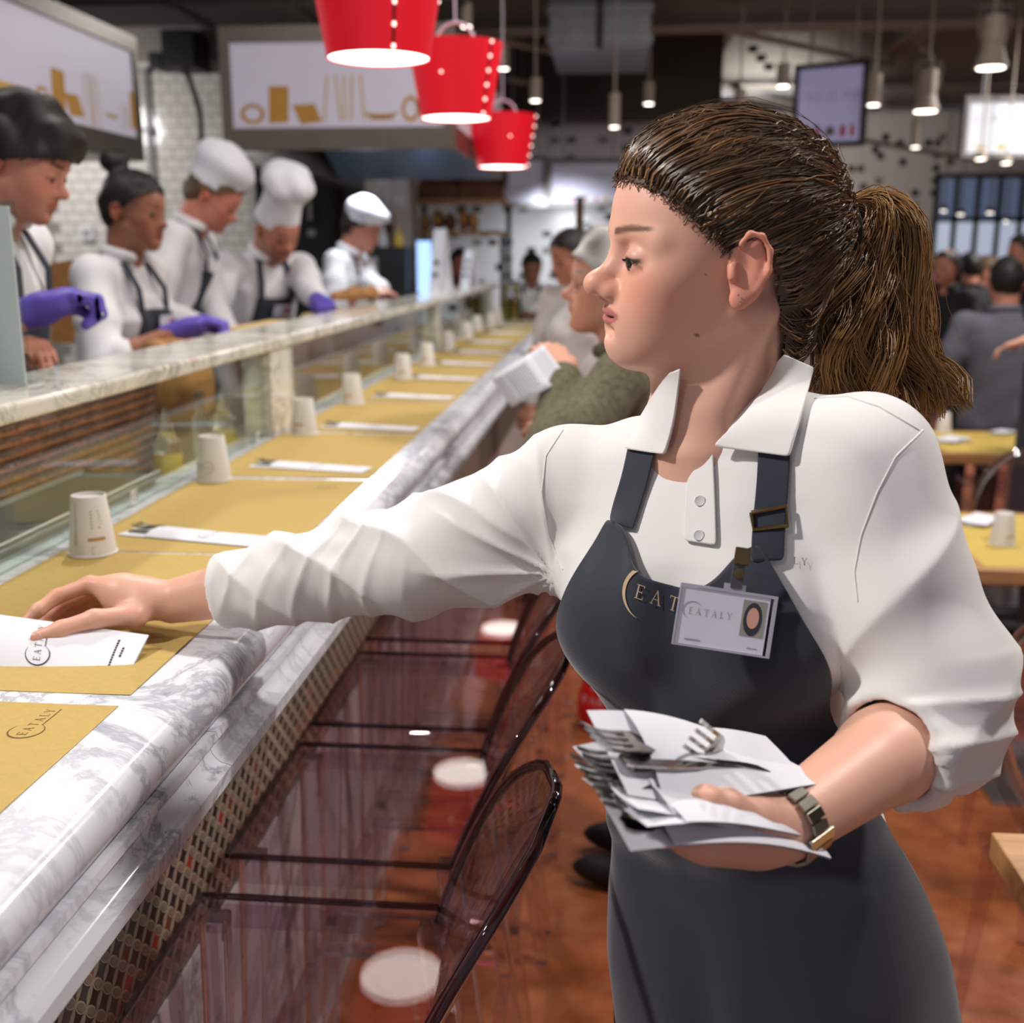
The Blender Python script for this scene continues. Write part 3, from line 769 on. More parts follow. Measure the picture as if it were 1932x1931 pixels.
# --- red pendant lamps
def make_redshade():
    t = NT('red_shade'); t.b.inputs['Base Color'].default_value = lin((205, 14, 34)); t.b.inputs['Roughness'].default_value = .4
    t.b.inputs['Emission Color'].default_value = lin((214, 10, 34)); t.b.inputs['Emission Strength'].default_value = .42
    MATS['red_shade'] = t.m
make_redshade()
mat('lamp_diffuser', (255, 250, 245), .5, emit=(255, 246, 236), es=5.0)
mat('red_dark', (110, 6, 14), .5); mat('lamp_hole', (255, 240, 230), .5, emit=(255, 232, 220), es=2.0); mat('white_cord', (214, 206, 220), .5)
def lamp(Y, z, seam, label):
    R0_, R1_, H_ = .130, .176, .262
    l = tag(empty('pendant_lamp', (-.61, Y, z)), label, 'lamp', 'red lamps over the counter')
    arc = 2 * math.pi - .0
    MB().lathe([(R0_, 0), (R1_, H_), (R1_ - .003, H_), (R0_ - .003, .001)], n=48, cap=False).build('lamp_shade', 'red_shade', l, smooth=True)
    MB().lathe([(R0_ - .004, .004), (R0_ - .004, .010)], n=40).build('diffuser', 'lamp_diffuser', l)
    s = MB(); nrm = (math.sin(seam), -math.cos(seam))
    def P(a, t, off=.002): r = R0_ + (R1_ - R0_) * t + off; return (r * math.sin(a), -r * math.cos(a), H_ * t)
    dw = .055
    s.add([P(seam, 0), P(seam + dw, 0), P(seam + dw, 1), P(seam, 1)], [[0, 1, 2, 3]]); s.build('seam_strip', 'red_dark', l)
    for k in range(6):
        t = .04 + k * .185
        c = P(seam + dw / 2, t, .0025); MB().sphere(c, .0050, 10, 6, (1, 1, 1.25)).build('rivet', 'lamp_hole', l, smooth=True)
    c = P(seam - 1.15, .55, .0012); MB().sphere(c, .005, 8, 6).build('rivet', 'lamp_hole', l)
    c = P(seam + 1.5, .55, .0012); MB().sphere(c, .005, 8, 6).build('rivet', 'lamp_hole', l)
    MB().tube([(.075 * math.cos(a) , 0, H_ - .01 + .085 * math.sin(a)) for a in np.linspace(0, math.pi, 12)], .006, 8).build('top_loop', 'white_cord', l, smooth=True)
    MB().tube([(0, 0, H_ + .075), (0, 0, 3.9 - z)], .004, 6).build('cord', 'white_cord', l)
    MB().lathe([(.05, H_ - .05), (.05, H_ - .02)], n=20).build('lamp_holder', 'white_plastic', l)
    return l
lamp(2.957, 2.03, .45, 'large red bucket-shaped pendant lamp, nearest and cut by the top edge')
lamp(4.354, 2.043, .95, 'red bucket-shaped pendant lamp, middle one over the counter')
lamp(6.10, 1.995, 1.5, 'red bucket-shaped pendant lamp, smallest and farthest over the counter')

# --- transparent bar stools
def stool_meshes():
    W, D = .375, .345; zs = .72
    out = {}
    # seat: slab with a skirt
    mb = MB(); x0, x1 = -.535, -.535 + D
    mb.box((x0, -W / 2, zs - .012), (x1, W / 2, zs))
    for a, b in (((x0, -W / 2, zs - .045), (x0 + .009, W / 2, zs - .0121)), ((x1 - .009, -W / 2, zs - .045), (x1, W / 2, zs - .0121)), ((x0 + .0091, -W / 2, zs - .045), (x1 - .0091, -W / 2 + .009, zs - .0121)), ((x0 + .0091, W / 2 - .009, zs - .045), (x1 - .0091, W / 2, zs - .0121))): mb.box(a, b)
    out['seat'] = mb.mesh('seat', 'smoky_polycarbonate')
    # back: rounded shield leaning away from the counter, slightly dished
    nu, nv = 16, 18; V = []; F = []
    for s in (0, 1):
        for j in range(nv + 1):
            t = j / nv; z = zs - .02 + .285 * t
            hw = (.175 + .018 * math.sin(math.pi * min(1, t * 1.1))) * (1 - max(0, (t - .55) / .45) ** 2.6 * .995) ** .5
            for i in range(nu + 1):
                u = -1 + 2 * i / nu; y = hw * u
                x = x1 - .004 + .135 * (t ** 1.15) + .03 * (y / .19) ** 2 * -1 + .012 * s
                V.append((x, y, z - .003 * s))
    n = (nu + 1) * (nv + 1)
    for s in (0, 1):
        for j in range(nv):
            for i in range(nu):
                q = [j * (nu + 1) + i, j * (nu + 1) + i + 1, (j + 1) * (nu + 1) + i + 1, (j + 1) * (nu + 1) + i]; F.append([k + s * n for k in (q[::-1] if s == 0 else q)])
    ring = [i for i in range(nu + 1)] + [j * (nu + 1) + nu for j in range(1, nv + 1)] + [nv * (nu + 1) + i for i in range(nu - 1, -1, -1)] + [j * (nu + 1) for j in range(nv - 1, 0, -1)]
    for p, q in zip(ring, ring[1:] + ring[:1]): F.append([p, q, q + n, p + n])
    mb = MB().add(V, F); out['backrest'] = mb.mesh('backrest', 'smoky_polycarbonate', True); BV = list(V)
    legs = []
    for sx, sy in ((0, -1), (0, 1), (1, -1), (1, 1)):
        mb = MB(); xt = x0 + .03 if sx == 0 else x1 - .03; xb = x0 + .005 if sx == 0 else x1 + .055; yt = sy * (W / 2 - .03); yb = sy * (W / 2 - .015)
        V = []
        for x, y, z, h in ((xb, yb, .002, .013), (xt, yt, zs - .0122, .017)):
            V += [(x - h, y - h, z), (x + h, y - h, z), (x + h, y + h, z), (x - h, y + h, z)]
        mb.add(V, [[0, 3, 2, 1], [4, 5, 6, 7], [0, 1, 5, 4], [1, 2, 6, 5], [2, 3, 7, 6], [3, 0, 4, 7]]); legs.append(mb.mesh('leg', 'leg_polycarbonate'))
    out['leg'] = legs
    e = .005
    out['seat_edge_shade'] = [MB().box(a, b).mesh('seat_edge_shade', 'edge_shade_tint') for a, b in (((x0 - .0015, -W / 2, zs - .006), (x0 + e, W / 2, zs + .0012)), ((x0 + e + .001, -W / 2 - .0015, zs - .006), (x1 - .02, -W / 2 + .004, zs + .0012)), ((x0 + e + .001, W / 2 - .004, zs - .006), (x1 - .02, W / 2 + .0015, zs + .0012)))]  # strips added to paint the dark look of the clear plastic's edges
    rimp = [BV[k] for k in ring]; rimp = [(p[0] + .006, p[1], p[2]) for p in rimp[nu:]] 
    out['back_edge_shade'] = MB().tube(rimp, .0068, 8).mesh('back_edge_shade', 'edge_shade_tint', True)
    rails = []
    zr = .30; k = zr / zs
    xf, xr = x0 + .005 + .025 * k, x1 + .055 - .085 * k; yy = W / 2 - .015 - .015 * k
    for a, b in (((xf, -yy + .02, zr), (xf, yy - .02, zr)), ((xr, -yy + .02, zr), (xr, yy - .02, zr)), ((xf + .02, -yy, zr + .03), (xr - .02, -yy, zr + .03)), ((xf + .02, yy, zr + .03), (xr - .02, yy, zr + .03))):
        rails.append(MB().box([v - .009 for v in a], [v + .009 for v in b]).mesh('footrest_bar', 'leg_polycarbonate'))
    out['footrest_bar'] = rails
    return out
SM = stool_meshes()
def stool(yc, label):
    s = tag(empty('bar_stool', (0, yc, 0)), label, 'stool', 'transparent bar stools along the counter')
    for nm in ('seat', 'backrest'):
        o = mesh_obj(nm, SM[nm], s); b = o.modifiers.new('bevel', 'BEVEL'); b.width = .0035; b.segments = 2; b.limit_method = 'ANGLE'; b.angle_limit = .8
    for me in SM['leg']:
        o = mesh_obj('leg', me, s); b = o.modifiers.new('bevel', 'BEVEL'); b.width = .003; b.segments = 2
    for me in SM['footrest_bar']: mesh_obj('footrest_bar', me, s)
    for me in SM['seat_edge_shade']: mesh_obj('seat_edge_shade', me, s)
    mesh_obj('back_edge_shade', SM['back_edge_shade'], s)
    return s
for i, y in enumerate((1.10, 1.572, 2.03, 2.49, 2.95, 3.41, 3.87)):
    stool(y, 'clear plastic bar stool, ' + ('nearest one, cut by the bottom edge of the photo' if i == 0 else '%s from the viewer along the counter' % ORD[i]))
# ================================================================== TABLES AND CHAIRS ON THE RIGHT
mat('table_paper', (196, 168, 84), .85, var=.04); mat('dark_iron', (46, 44, 42), .5, .6)
def table(x0, x1, y0, y1, label, base=True):
    c = ((x0 + x1) / 2, (y0 + y1) / 2, 0); w, d = (x1 - x0) / 2, (y1 - y0) / 2
    t = tag(empty('dining_table', c), label, 'table', 'wooden dining tables')
    MB().box((-w, -d, .70), (w, d, .74)).build('table_top', 'oak_wood', t, bevel=.003)
    MB().tube([(0, 0, .012), (0, 0, .70)], .035, 12).build('pedestal', 'steel', t, smooth=True)
    MB().box((-.22, -.22, .001), (.22, .22, .012)).build('base_plate', 'steel', t, bevel=.003)
    return t
table(.553, 1.25, .72, 1.513, 'bare oak table corner at the lower right edge')
table(.96, 1.70, 2.92, 3.62, 'oak table with a yellow mat and one upturned cup, right of the woman')
table(1.36, 2.20, 4.70, 5.36, 'oak table with yellow paper mats and white napkins, behind the nearer set table')
table(1.62, 2.08, 7.2, 7.7, 'small oak table half hidden behind the ponytail')
def sheet_thing(name, x0, x1, y0, y1, z, m, label, cat, group=None):
    return tag(MB().box((x0, y0, z), (x1, y1, z + .0008)).build(name, m), label, cat, group)
sheet_thing('placemat', .99, 1.34, 2.95, 3.58, .7402, 'table_paper', 'yellow paper placemat on the oak table under the cup', 'placemat', 'table mats')
sheet_thing('placemat', 1.40, 2.16, 4.74, 5.32, .7402, 'table_paper', 'wide yellow paper covering the second oak table', 'placemat', 'table mats')
cup_obj((1.115, 3.20, .7412), .4, 'upturned white paper cup on the yellow table mat, right edge of the photo', 'cups on the tables', 2)
p = onz(1767, 815, .741); cup_obj((p[0] + .03, p[1], .7412), .4, 'small upturned paper cup behind the woman\'s shoulder on the far yellow table', 'cups on the tables', 2)
def napkin(px, py, z, s, label):
    p = onz(px, py, z); n = tag(empty('paper_napkin', p, .4), label, 'napkin', 'napkins on the tables')
    for k in range(3):
        mb = MB(); sheet(mb, lambda x, y: .001 + .004 * k + .006 * math.sin(30 * x + k) ** 2 * abs(y) / s, -s, s, -s * .6, s * .6, 8, 6)
        o = mb.build('fold', 'white_paper', n, smooth=True); o.rotation_euler = (0, 0, .25 * k)
napkin(1850, 985, .742, .075, 'folded white napkin beside the cup on the nearer yellow mat')
napkin(1795, 832, .742, .08, 'folded white napkin at the left of the far yellow table')
napkin(1893, 818, .742, .06, 'crumpled white napkin in the middle of the far yellow table')
def ghost_chair(x, y, rz, label, zs=.46, ht=.92):
    c = tag(empty('ghost_chair', (x, y, 0), rz), label, 'chair', 'clear plastic dining chairs')
    V = []; n = 26; hw = .20
    ring = [(hw * math.cos(a) * (1.0 if math.sin(a) > 0 else .86), -.20 - .06 * (math.sin(a) * .5 + .5), zs + .23 + (ht - zs - .23) * math.sin(a)) for a in np.linspace(0, 2 * math.pi, n, endpoint=False)]
    MB().tube(ring + [ring[0]], .012, 8, cap=False).build('back_rim', 'clear_glass', c, smooth=True)
    MB().poly([(p[0] * .96, p[1], p[2] if True else 0) for p in ring], (0, 1, 0), .006).build('back_panel', 'smoky_polycarbonate', c)
    MB().box((-.21, -.2, zs - .03), (.21, .22, zs)).build('seat', 'smoky_polycarbonate', c, bevel=.006)
    for sx in (-1, 1):
        for sy in (-1, 1):
            MB().tube([(sx * .185, sy * .18, zs - .031), (sx * .20, sy * .20 - (.05 if sy < 0 else 0), .002)], [.019, .012], 8).build('leg', 'smoky_polycarbonate', c, smooth=True)
    for sx in (-1, 1):
        MB().tube([(sx * .185, -.19, zs + .20), (sx * .25, -.02, zs + .20), (sx * .24, .12, zs + .17), (sx * .2, .15, zs + .002)], .011, 8).build('arm_rest', 'smoky_polycarbonate', c, smooth=True)
    return c
ghost_chair(1.16, 2.62, 0.0, 'clear plastic chair in front of the table with one cup')
ghost_chair(1.42, 4.10, 0.05, 'clear plastic chair with rounded back between the two yellow tables')
ghost_chair(1.95, 5.55, math.pi, 'clear plastic chair behind the far yellow table')
ghost_chair(.93, 1.84, math.pi, 'clear plastic chair pushed to the bare oak table')
# red shopping bag behind the woman
mat('red_plastic', (206, 22, 24), .35, var=.15, vscale=25, bump=.3, bscale=60)
bg = onz(1140, 1372, 0); bag = tag(empty('shopping_bag', (bg[0], bg[1], 0)), 'red printed shopping bag standing on the floor behind the woman\'s waist', 'bag')
bz0, bz1 = .001, .27
mb = MB(); V = []; F = []
for j in range(7):
    t = j / 6; z = bz0 + (bz1 - bz0) * t; w = .088 * (1 - .35 * t) + .02 * math.sin(5 * t); d = .08 * (1 - .6 * t)
    for k in range(16):
        a = 2 * math.pi * k / 16; V.append((w * math.cos(a) * (1 + .1 * math.sin(3 * a + j)), d * math.sin(a), z))
for j in range(6):
    for k in range(16): F.append([j * 16 + k, j * 16 + (k + 1) % 16, (j + 1) * 16 + (k + 1) % 16, (j + 1) * 16 + k])
F.append(list(range(16))); F.append([96 + k for k in range(16)][::-1]); mb.add(V, F).build('bag_body', 'red_plastic', bag, smooth=True)
q, w = word_quads('IA', .036, .2); q2, w2 = word_quads('PAR', .030, .15)
q += [[(a - .030, b - .054) for a, b in t] for t in q2]
flat_print('lettering', q, None, (1, 0, 0), (0, 1, 0), 'white_plastic', bag, fn=lambda u, v: (u - .045, -.092 + .02 * ((u - .04) / .06) ** 2, (bz0 + bz1) / 2 + v + .03))
MB().tube([(-.02, 0, bz1 - .004), (-.03, 0, bz1 + .05), (.0, 0, bz1 + .08), (.03, 0, bz1 + .05), (.02, 0, bz1 - .004)], .004, 6).build('handle', 'red_plastic', bag)
# ================================================================== SCULPTING BY SMOOTH UNIONS (figures)
def V3(*a): return np.array(a, float)
def nrm(v): v = np.asarray(v, float); return v / max(1e-9, np.linalg.norm(v))
class Sculpt:
    """list of soft-joined shapes; mesh() extracts one continuous surface"""
    def __init__(s): s.ops = []
    def _add(s, fn, lo, hi, k, sub): s.ops.append((fn, np.asarray(lo) - k - .004, np.asarray(hi) + k + .004, k, sub)); return s
    def ell(s, c, r, R=None, k=.01, sub=False):
        c = np.asarray(c, float); r = np.asarray(r, float); R = np.eye(3) if R is None else np.asarray(R)
        def fn(P):
            q = (P - c) @ R; k0 = np.sqrt(((q / r) ** 2).sum(1)); k1 = np.sqrt(((q / (r * r)) ** 2).sum(1)) + 1e-9
            return k0 * (k0 - 1) / k1
        e = np.abs(R) @ r; return s._add(fn, c - e, c + e, k, sub)
    def cone(s, a, b, ra, rb, k=.01, sub=False, flat=None, fs=1.0):
        """round cone; flat = direction squeezed by fs"""
        a = np.asarray(a, float); b = np.asarray(b, float); ab = b - a; L2 = ab @ ab + 1e-12
        n = None if flat is None else nrm(flat)
        def fn(P):
            Q = P - a; 
            t = np.clip(Q @ ab / L2, 0, 1); d = Q - t[:, None] * ab
            if n is not None:
                h = d @ n; d = d + np.outer(h * (1 / fs - 1), n)
            o = np.sqrt((d * d).sum(1)) - (ra + (rb - ra) * t)
            return o * (fs if (n is not None and fs < 1) else 1)
        m = max(ra, rb) * max(1, fs); return s._add(fn, np.minimum(a, b) - m, np.maximum(a, b) + m, k, sub)
    def chain(s, pts, rs, k=.01, **kw):
        for i in range(len(pts) - 1): s.cone(pts[i], pts[i + 1], rs[i], rs[i + 1], k if i else k, **kw)
        return s
    def tube(s, base, U, L, Fd, ln, st, k=.01, sub=False, p=2.3, front=None):
        """torso: stations (t, half width, half depth, forward offset) along U"""
        base = np.asarray(base, float); st = np.array(st, float); ts = st[:, 0]
        def fn(P):
            Q = P - base; t = (Q @ U) / ln; tc = np.clip(t, ts[0], ts[-1])
            a = np.interp(tc, ts, st[:, 1]); b = np.interp(tc, ts, st[:, 2]); o = np.interp(tc, ts, st[:, 3])
            l = np.abs(Q @ L) / a; f = np.abs(Q @ Fd - o) / b
            d = ((l ** p + f ** p) ** (1 / p) - 1) * np.minimum(a, b)
            e = np.maximum(t - ts[-1], ts[0] - t) * ln
            return np.where(e > 0, np.sqrt(np.maximum(d, 0) ** 2 + e * e), np.maximum(d, e))
        m = st[:, 1:3].max() + np.abs(st[:, 3]).max(); A = base + U * ts[0] * ln; B = base + U * ts[-1] * ln
        return s._add(fn, np.minimum(A, B) - m, np.maximum(A, B) + m, k, sub)
    def raw(s, fn, lo, hi, k=.0, sub=False): return s._add(fn, lo, hi, k, sub)
    def eval(s, P):
        d = np.full(len(P), 9.0); X, Y, Z = (np.ascontiguousarray(P[:, a]) for a in range(3))
        for fn, lo, hi, k, sub in s.ops:
            m = X >= lo[0]; m &= X <= hi[0]; m &= Y >= lo[1]; m &= Y <= hi[1]; m &= Z >= lo[2]; m &= Z <= hi[2]
            i = np.flatnonzero(m)
            if not len(i): continue
            e = fn(P[i]); x = d[i]
            if sub:
                e = -e; h = np.clip(.5 + .5 * (e - x) / max(k, 1e-6), 0, 1); d[i] = x + (e - x) * h + k * h * (1 - h)
            else:
                h = np.clip(.5 + .5 * (x - e) / max(k, 1e-6), 0, 1); d[i] = x + (e - x) * h - k * h * (1 - h)
        return d
    def mesh(s, vox, smooth=2, B=6):
        lo = np.min([o[1] for o in s.ops if not o[4]], 0) - 2 * vox; hi = np.max([o[2] for o in s.ops if not o[4]], 0) + 2 * vox
        nb = np.ceil((hi - lo) / (B * vox)).astype(int)
        g = np.stack(np.meshgrid(*[np.arange(n) for n in nb], indexing='ij'), -1).reshape(-1, 3)
        cen = lo + (g + .5) * B * vox
        near = np.zeros(len(cen), bool); hb = B * vox * .5
        for fn, l_, h_, k, sub in s.ops:
            if not sub: near |= ((cen + hb >= l_) & (cen - hb <= h_)).all(1)
        g = g[near]; cen = cen[near]
        dc = s.eval(cen); g = g[np.abs(dc) < B * vox * .8660 * 1.35]
        r = np.arange(B + 1); loc = np.stack(np.meshgrid(r, r, r, indexing='ij'), -1).reshape(-1, 3)
        n1 = B + 1; CH = 6000
        vk, vp, ed = [], [], []
        offs = np.array([[i, j, k] for i in (0, 1) for j in (0, 1) for k in (0, 1)])
        flat = (offs[:, 0] * n1 + offs[:, 1]) * n1 + offs[:, 2]
        cells = np.array([[i, j, k] for i in range(B) for j in range(B) for k in range(B)]); cflat = (cells[:, 0] * n1 + cells[:, 1]) * n1 + cells[:, 2]
        E = [(a, b) for a in range(8) for b in range(a + 1, 8) if np.abs(offs[a] - offs[b]).sum() == 1]
        NX, NY, NZ = (nb * B + 4)
        key = lambda c: (c[:, 0].astype(np.int64) * NY + c[:, 1]) * NZ + c[:, 2]
        for q in range(0, len(g), CH):
            gg = g[q:q + CH]; ijk = gg[:, None, :] * B + loc[None]
            D = s.eval((lo + ijk.reshape(-1, 3) * vox)).reshape(len(gg), -1)
            C = D[:, cflat[:, None] + flat[None]]                      # blocks, cells, 8
            sg = C < 0; act = sg.any(2) & ~sg.all(2)
            bi, ci = np.nonzero(act)
            c8 = C[bi, ci]; base = gg[bi] * B + cells[ci]
            acc = np.zeros((len(bi), 3)); cnt = np.zeros(len(bi))
            for a, b in E:
                x = (c8[:, a] < 0) != (c8[:, b] < 0)
                if not x.any(): continue
                t = c8[x, a] / (c8[x, a] - c8[x, b]); acc[x] += offs[a] + t[:, None] * (offs[b] - offs[a]); cnt[x] += 1
            vk.append(key(base)); vp.append(lo + (base + acc / cnt[:, None]) * vox)
            for ax, idx in ((0, 4), (1, 2), (2, 1)):
                m = (c8[:, 0] < 0) != (c8[:, idx] < 0)
                ed.append(np.column_stack([base[m], np.full(m.sum(), ax), (c8[m, 0] < 0)]))
        vk = np.concatenate(vk); vp = np.concatenate(vp); ed = np.concatenate(ed)
        o = np.argsort(vk); vk = vk[o]; vp = vp[o]
        F = []
        for ax in range(3):
            e = ed[ed[:, 3] == ax]
            if not len(e): continue
            u = np.zeros(3, int); w = np.zeros(3, int); u[(ax + 1) % 3] = 1; w[(ax + 2) % 3] = 1
            ids = []; ok = np.ones(len(e), bool)
            for dlt in (0 * u, -u, -u - w, -w):
                kk = key(e[:, :3] + dlt); j = np.searchsorted(vk, kk); j = np.minimum(j, len(vk) - 1); ok &= vk[j] == kk; ids.append(j)
            f = np.stack(ids, 1)[ok]; ins = e[ok, 4] == 1
            f[~ins] = f[~ins][:, ::-1]; F.append(f)
        F = np.concatenate(F)
        used = np.zeros(len(vp), bool); used[F.ravel()] = True
        re = np.cumsum(used) - 1; vp = vp[used]; F = re[F]
        for _ in range(smooth): vp = relax(vp, F, .5)
        return vp, F
def relax(v, F, w):
    s = np.zeros_like(v); c = np.zeros(len(v))
    for a, b in ((0, 1), (1, 2), (2, 3), (3, 0)):
        for i, j in ((a, b), (b, a)):
            for ax in range(3): s[:, ax] += np.bincount(F[:, i], v[F[:, j], ax], len(v))
            c += np.bincount(F[:, i], minlength=len(v))
    return v + w * (s / np.maximum(c, 1)[:, None] - v)
def normals(v, F):
    n = np.cross(v[F[:, 2]] - v[F[:, 0]], v[F[:, 3]] - v[F[:, 1]]); o = np.zeros_like(v)
    for k in range(4):
        for ax in range(3): o[:, ax] += np.bincount(F[:, k], n[:, ax], len(v))
    return o / np.maximum(1e-12, np.linalg.norm(o, axis=1))[:, None]
_kr = np.random.RandomState(5)
_KD = _kr.normal(size=(24, 3)); _KD /= np.linalg.norm(_KD, axis=1)[:, None]; _KP = _kr.uniform(0, 6.28, 24); _KF = _kr.uniform(.6, 1.6, 24)
def wob(P, freq, seed=0, n=6):
    """smooth pseudo noise, about -1..1"""
    i = (np.arange(n) + seed * 5) % 24
    return np.sin((P @ _KD[i].T) * (freq * _KF[i]) + _KP[i] + seed).sum(1) / n * 1.7
def place(o, parent):
    o.parent = parent; o.location = -Vector(parent.location); return o
def sculpt_obj(name, S, vox, m, parent, smooth=2, disp=None, col=None, cut=None):
    v, F = S.mesh(vox, smooth)
    if disp is not None: v = v + normals(v, F) * disp(v)[:, None]
    if cut is not None:
        keep = cut(v)[F].all(1); F = F[keep]; used = np.zeros(len(v), bool); used[F.ravel()] = True; re = np.cumsum(used) - 1; v = v[used]; F = re[F]
    if len(F) == 0: raise RuntimeError('empty sculpt ' + name)
    me = np_mesh(name, v, F, m, True, None if col is None else col(v))
    o = bpy.data.objects.new(name, me); COL.objects.link(o); place(o, parent)
    return o

def head_ops(S, M, s=1.0, fem=True, k=1.0, look=0.0, detail=True, lf=1.0):
    """M: 4x4 head frame (x forward, y left, z up), s: size"""
    R = M[:3, :3]; T = M[:3, 3]
    def p(x, y, z): return T + R @ (V3(x, y, z if z > -.03 else -.03 + (z + .03) * lf) * s)
    def e(c, r, kk=.012, sub=False): S.ell(p(*c), V3(*r) * s, R, kk * k * s, sub)
    def c(a, b, ra, rb, kk=.01, sub=False): S.cone(p(*a), p(*b), ra * s, rb * s, kk * k * s, sub)
    e((-.006, 0, .036), (.092, .073, .084), .01)
    e((.030, 0, .030), (.062, .062, .068), .03)                     # forehead
    e((.036, 0, -.030), (.050, .057, .072), .03)                    # face mass
    for y in (-1, 1):
        c((-.002, y * .052, -.048), (.066, y * .018, -.088), .015, .014, .025)   # jaw line
        e((.056, y * .038, -.020), (.024, .021, .020), .022)        # cheek bone
        e((.060, y * .030, -.050), (.024, .020, .024), .022)        # cheek
        c((.083, y * .012, .018), (.066, y * .048, .014), .0085, .007, .014)     # brow ridge
    e((.058, 0, -.078), (.034, .034, .026), .022)
    e((.076, 0, -.090), (.0165, .018, .0155), .016)                 # chin
    e((.070, 0, -.056), (.0265, .028, .026), .018)                  # muzzle
    if detail:
        for y in (-1, 1): e((.094, y * .031, -.001), (.017, .021, .012), .012, True)   # eye hollows
    c((.082, 0, .006), (.104, 0, -.022), .0065, .0085, .012)        # nose bridge
    e((.1080, 0, -.0265), (.0125, .0122, .0112), .007)              # nose tip
    for y in (-1, 1): e((.097, y * .0115, -.033), (.010, .0070, .0082), .006)
    c((.094, 0, -.036), (.100, 0, -.038), .006, .006, .005)
    if detail:
        for y in (-1, 1): e((.103, y * .0062, -.0405), (.0055, .0030, .0030), .002, True)
        for y in (-1, 1): e((.0765, y * .031, -.003), (.0152, .0165, .0140), .005)     # lids over the eyeballs
        for y in (-1, 1): e((.0930, y * .0325, -.0060), (.0070, .0150, .0046), .0012, True)
    # lips
    e((.0880, 0, -.0545), (.0105, .0250, .0052), .004); e((.0935, .004, -.0538), (.0055, .008, .0042), .004); e((.0935, -.004, -.0538), (.0055, .008, .0042), .004)
    e((.0878, 0, -.0635), (.0105, .0225, .0060), .004)
    if detail: e((.1000, 0, -.0588), (.0095, .024, .0011), .0015, True)
    e((.092, 0, -.0745), (.005, .012, .004), .012, True)             # hollow under the lip
def ear_ops(S, M, s, y, dx=0.0):
    R = M[:3, :3]; T = M[:3, 3]
    def p(a, b, c): return T + R @ (V3(a + dx, b * y, c) * s)
    ax = R @ np.array([[.94, -.34 * y, 0], [.34 * y, .94, 0], [0, 0, 1]]).T
    S.ell(p(-.012, .079, -.006), V3(.0165, .0055, .030) * s, ax, .006)
    S.ell(p(-.006, .086, -.004), V3(.0085, .006, .016) * s, ax, .005, True)
    S.ell(p(-.010, .087, .011), V3(.0085, .0045, .009) * s, ax, .004, True)
    rim = [(-.002, .083, .014), (-.008, .087, .0235), (-.018, .089, .022), (-.026, .090, .010), (-.027, .089, -.006), (-.021, .085, -.020), (-.012, .081, -.031)]
    S.chain([p(*q) for q in rim], [.0026 * s] * len(rim), .003)
    S.ell(p(-.0065, .079, -.031), V3(.0085, .0045, .0095) * s, ax, .004)
    S.cone(p(.001, .078, -.004), p(.001, .080, -.012), .0045 * s, .0045 * s, .004)
def frame(c, fwd, up=(0, 0, 1), roll=0.0):
    f = nrm(fwd); l = nrm(np.cross(up, f)); u = np.cross(f, l)
    if roll: l, u = l * math.cos(roll) + u * math.sin(roll), u * math.cos(roll) - l * math.sin(roll)
    M = np.eye(4); M[:3, 0] = f; M[:3, 1] = l; M[:3, 2] = u; M[:3, 3] = c; return M
def loc_of(M, s, P): return ((P - M[:3, 3]) @ M[:3, :3]) / s
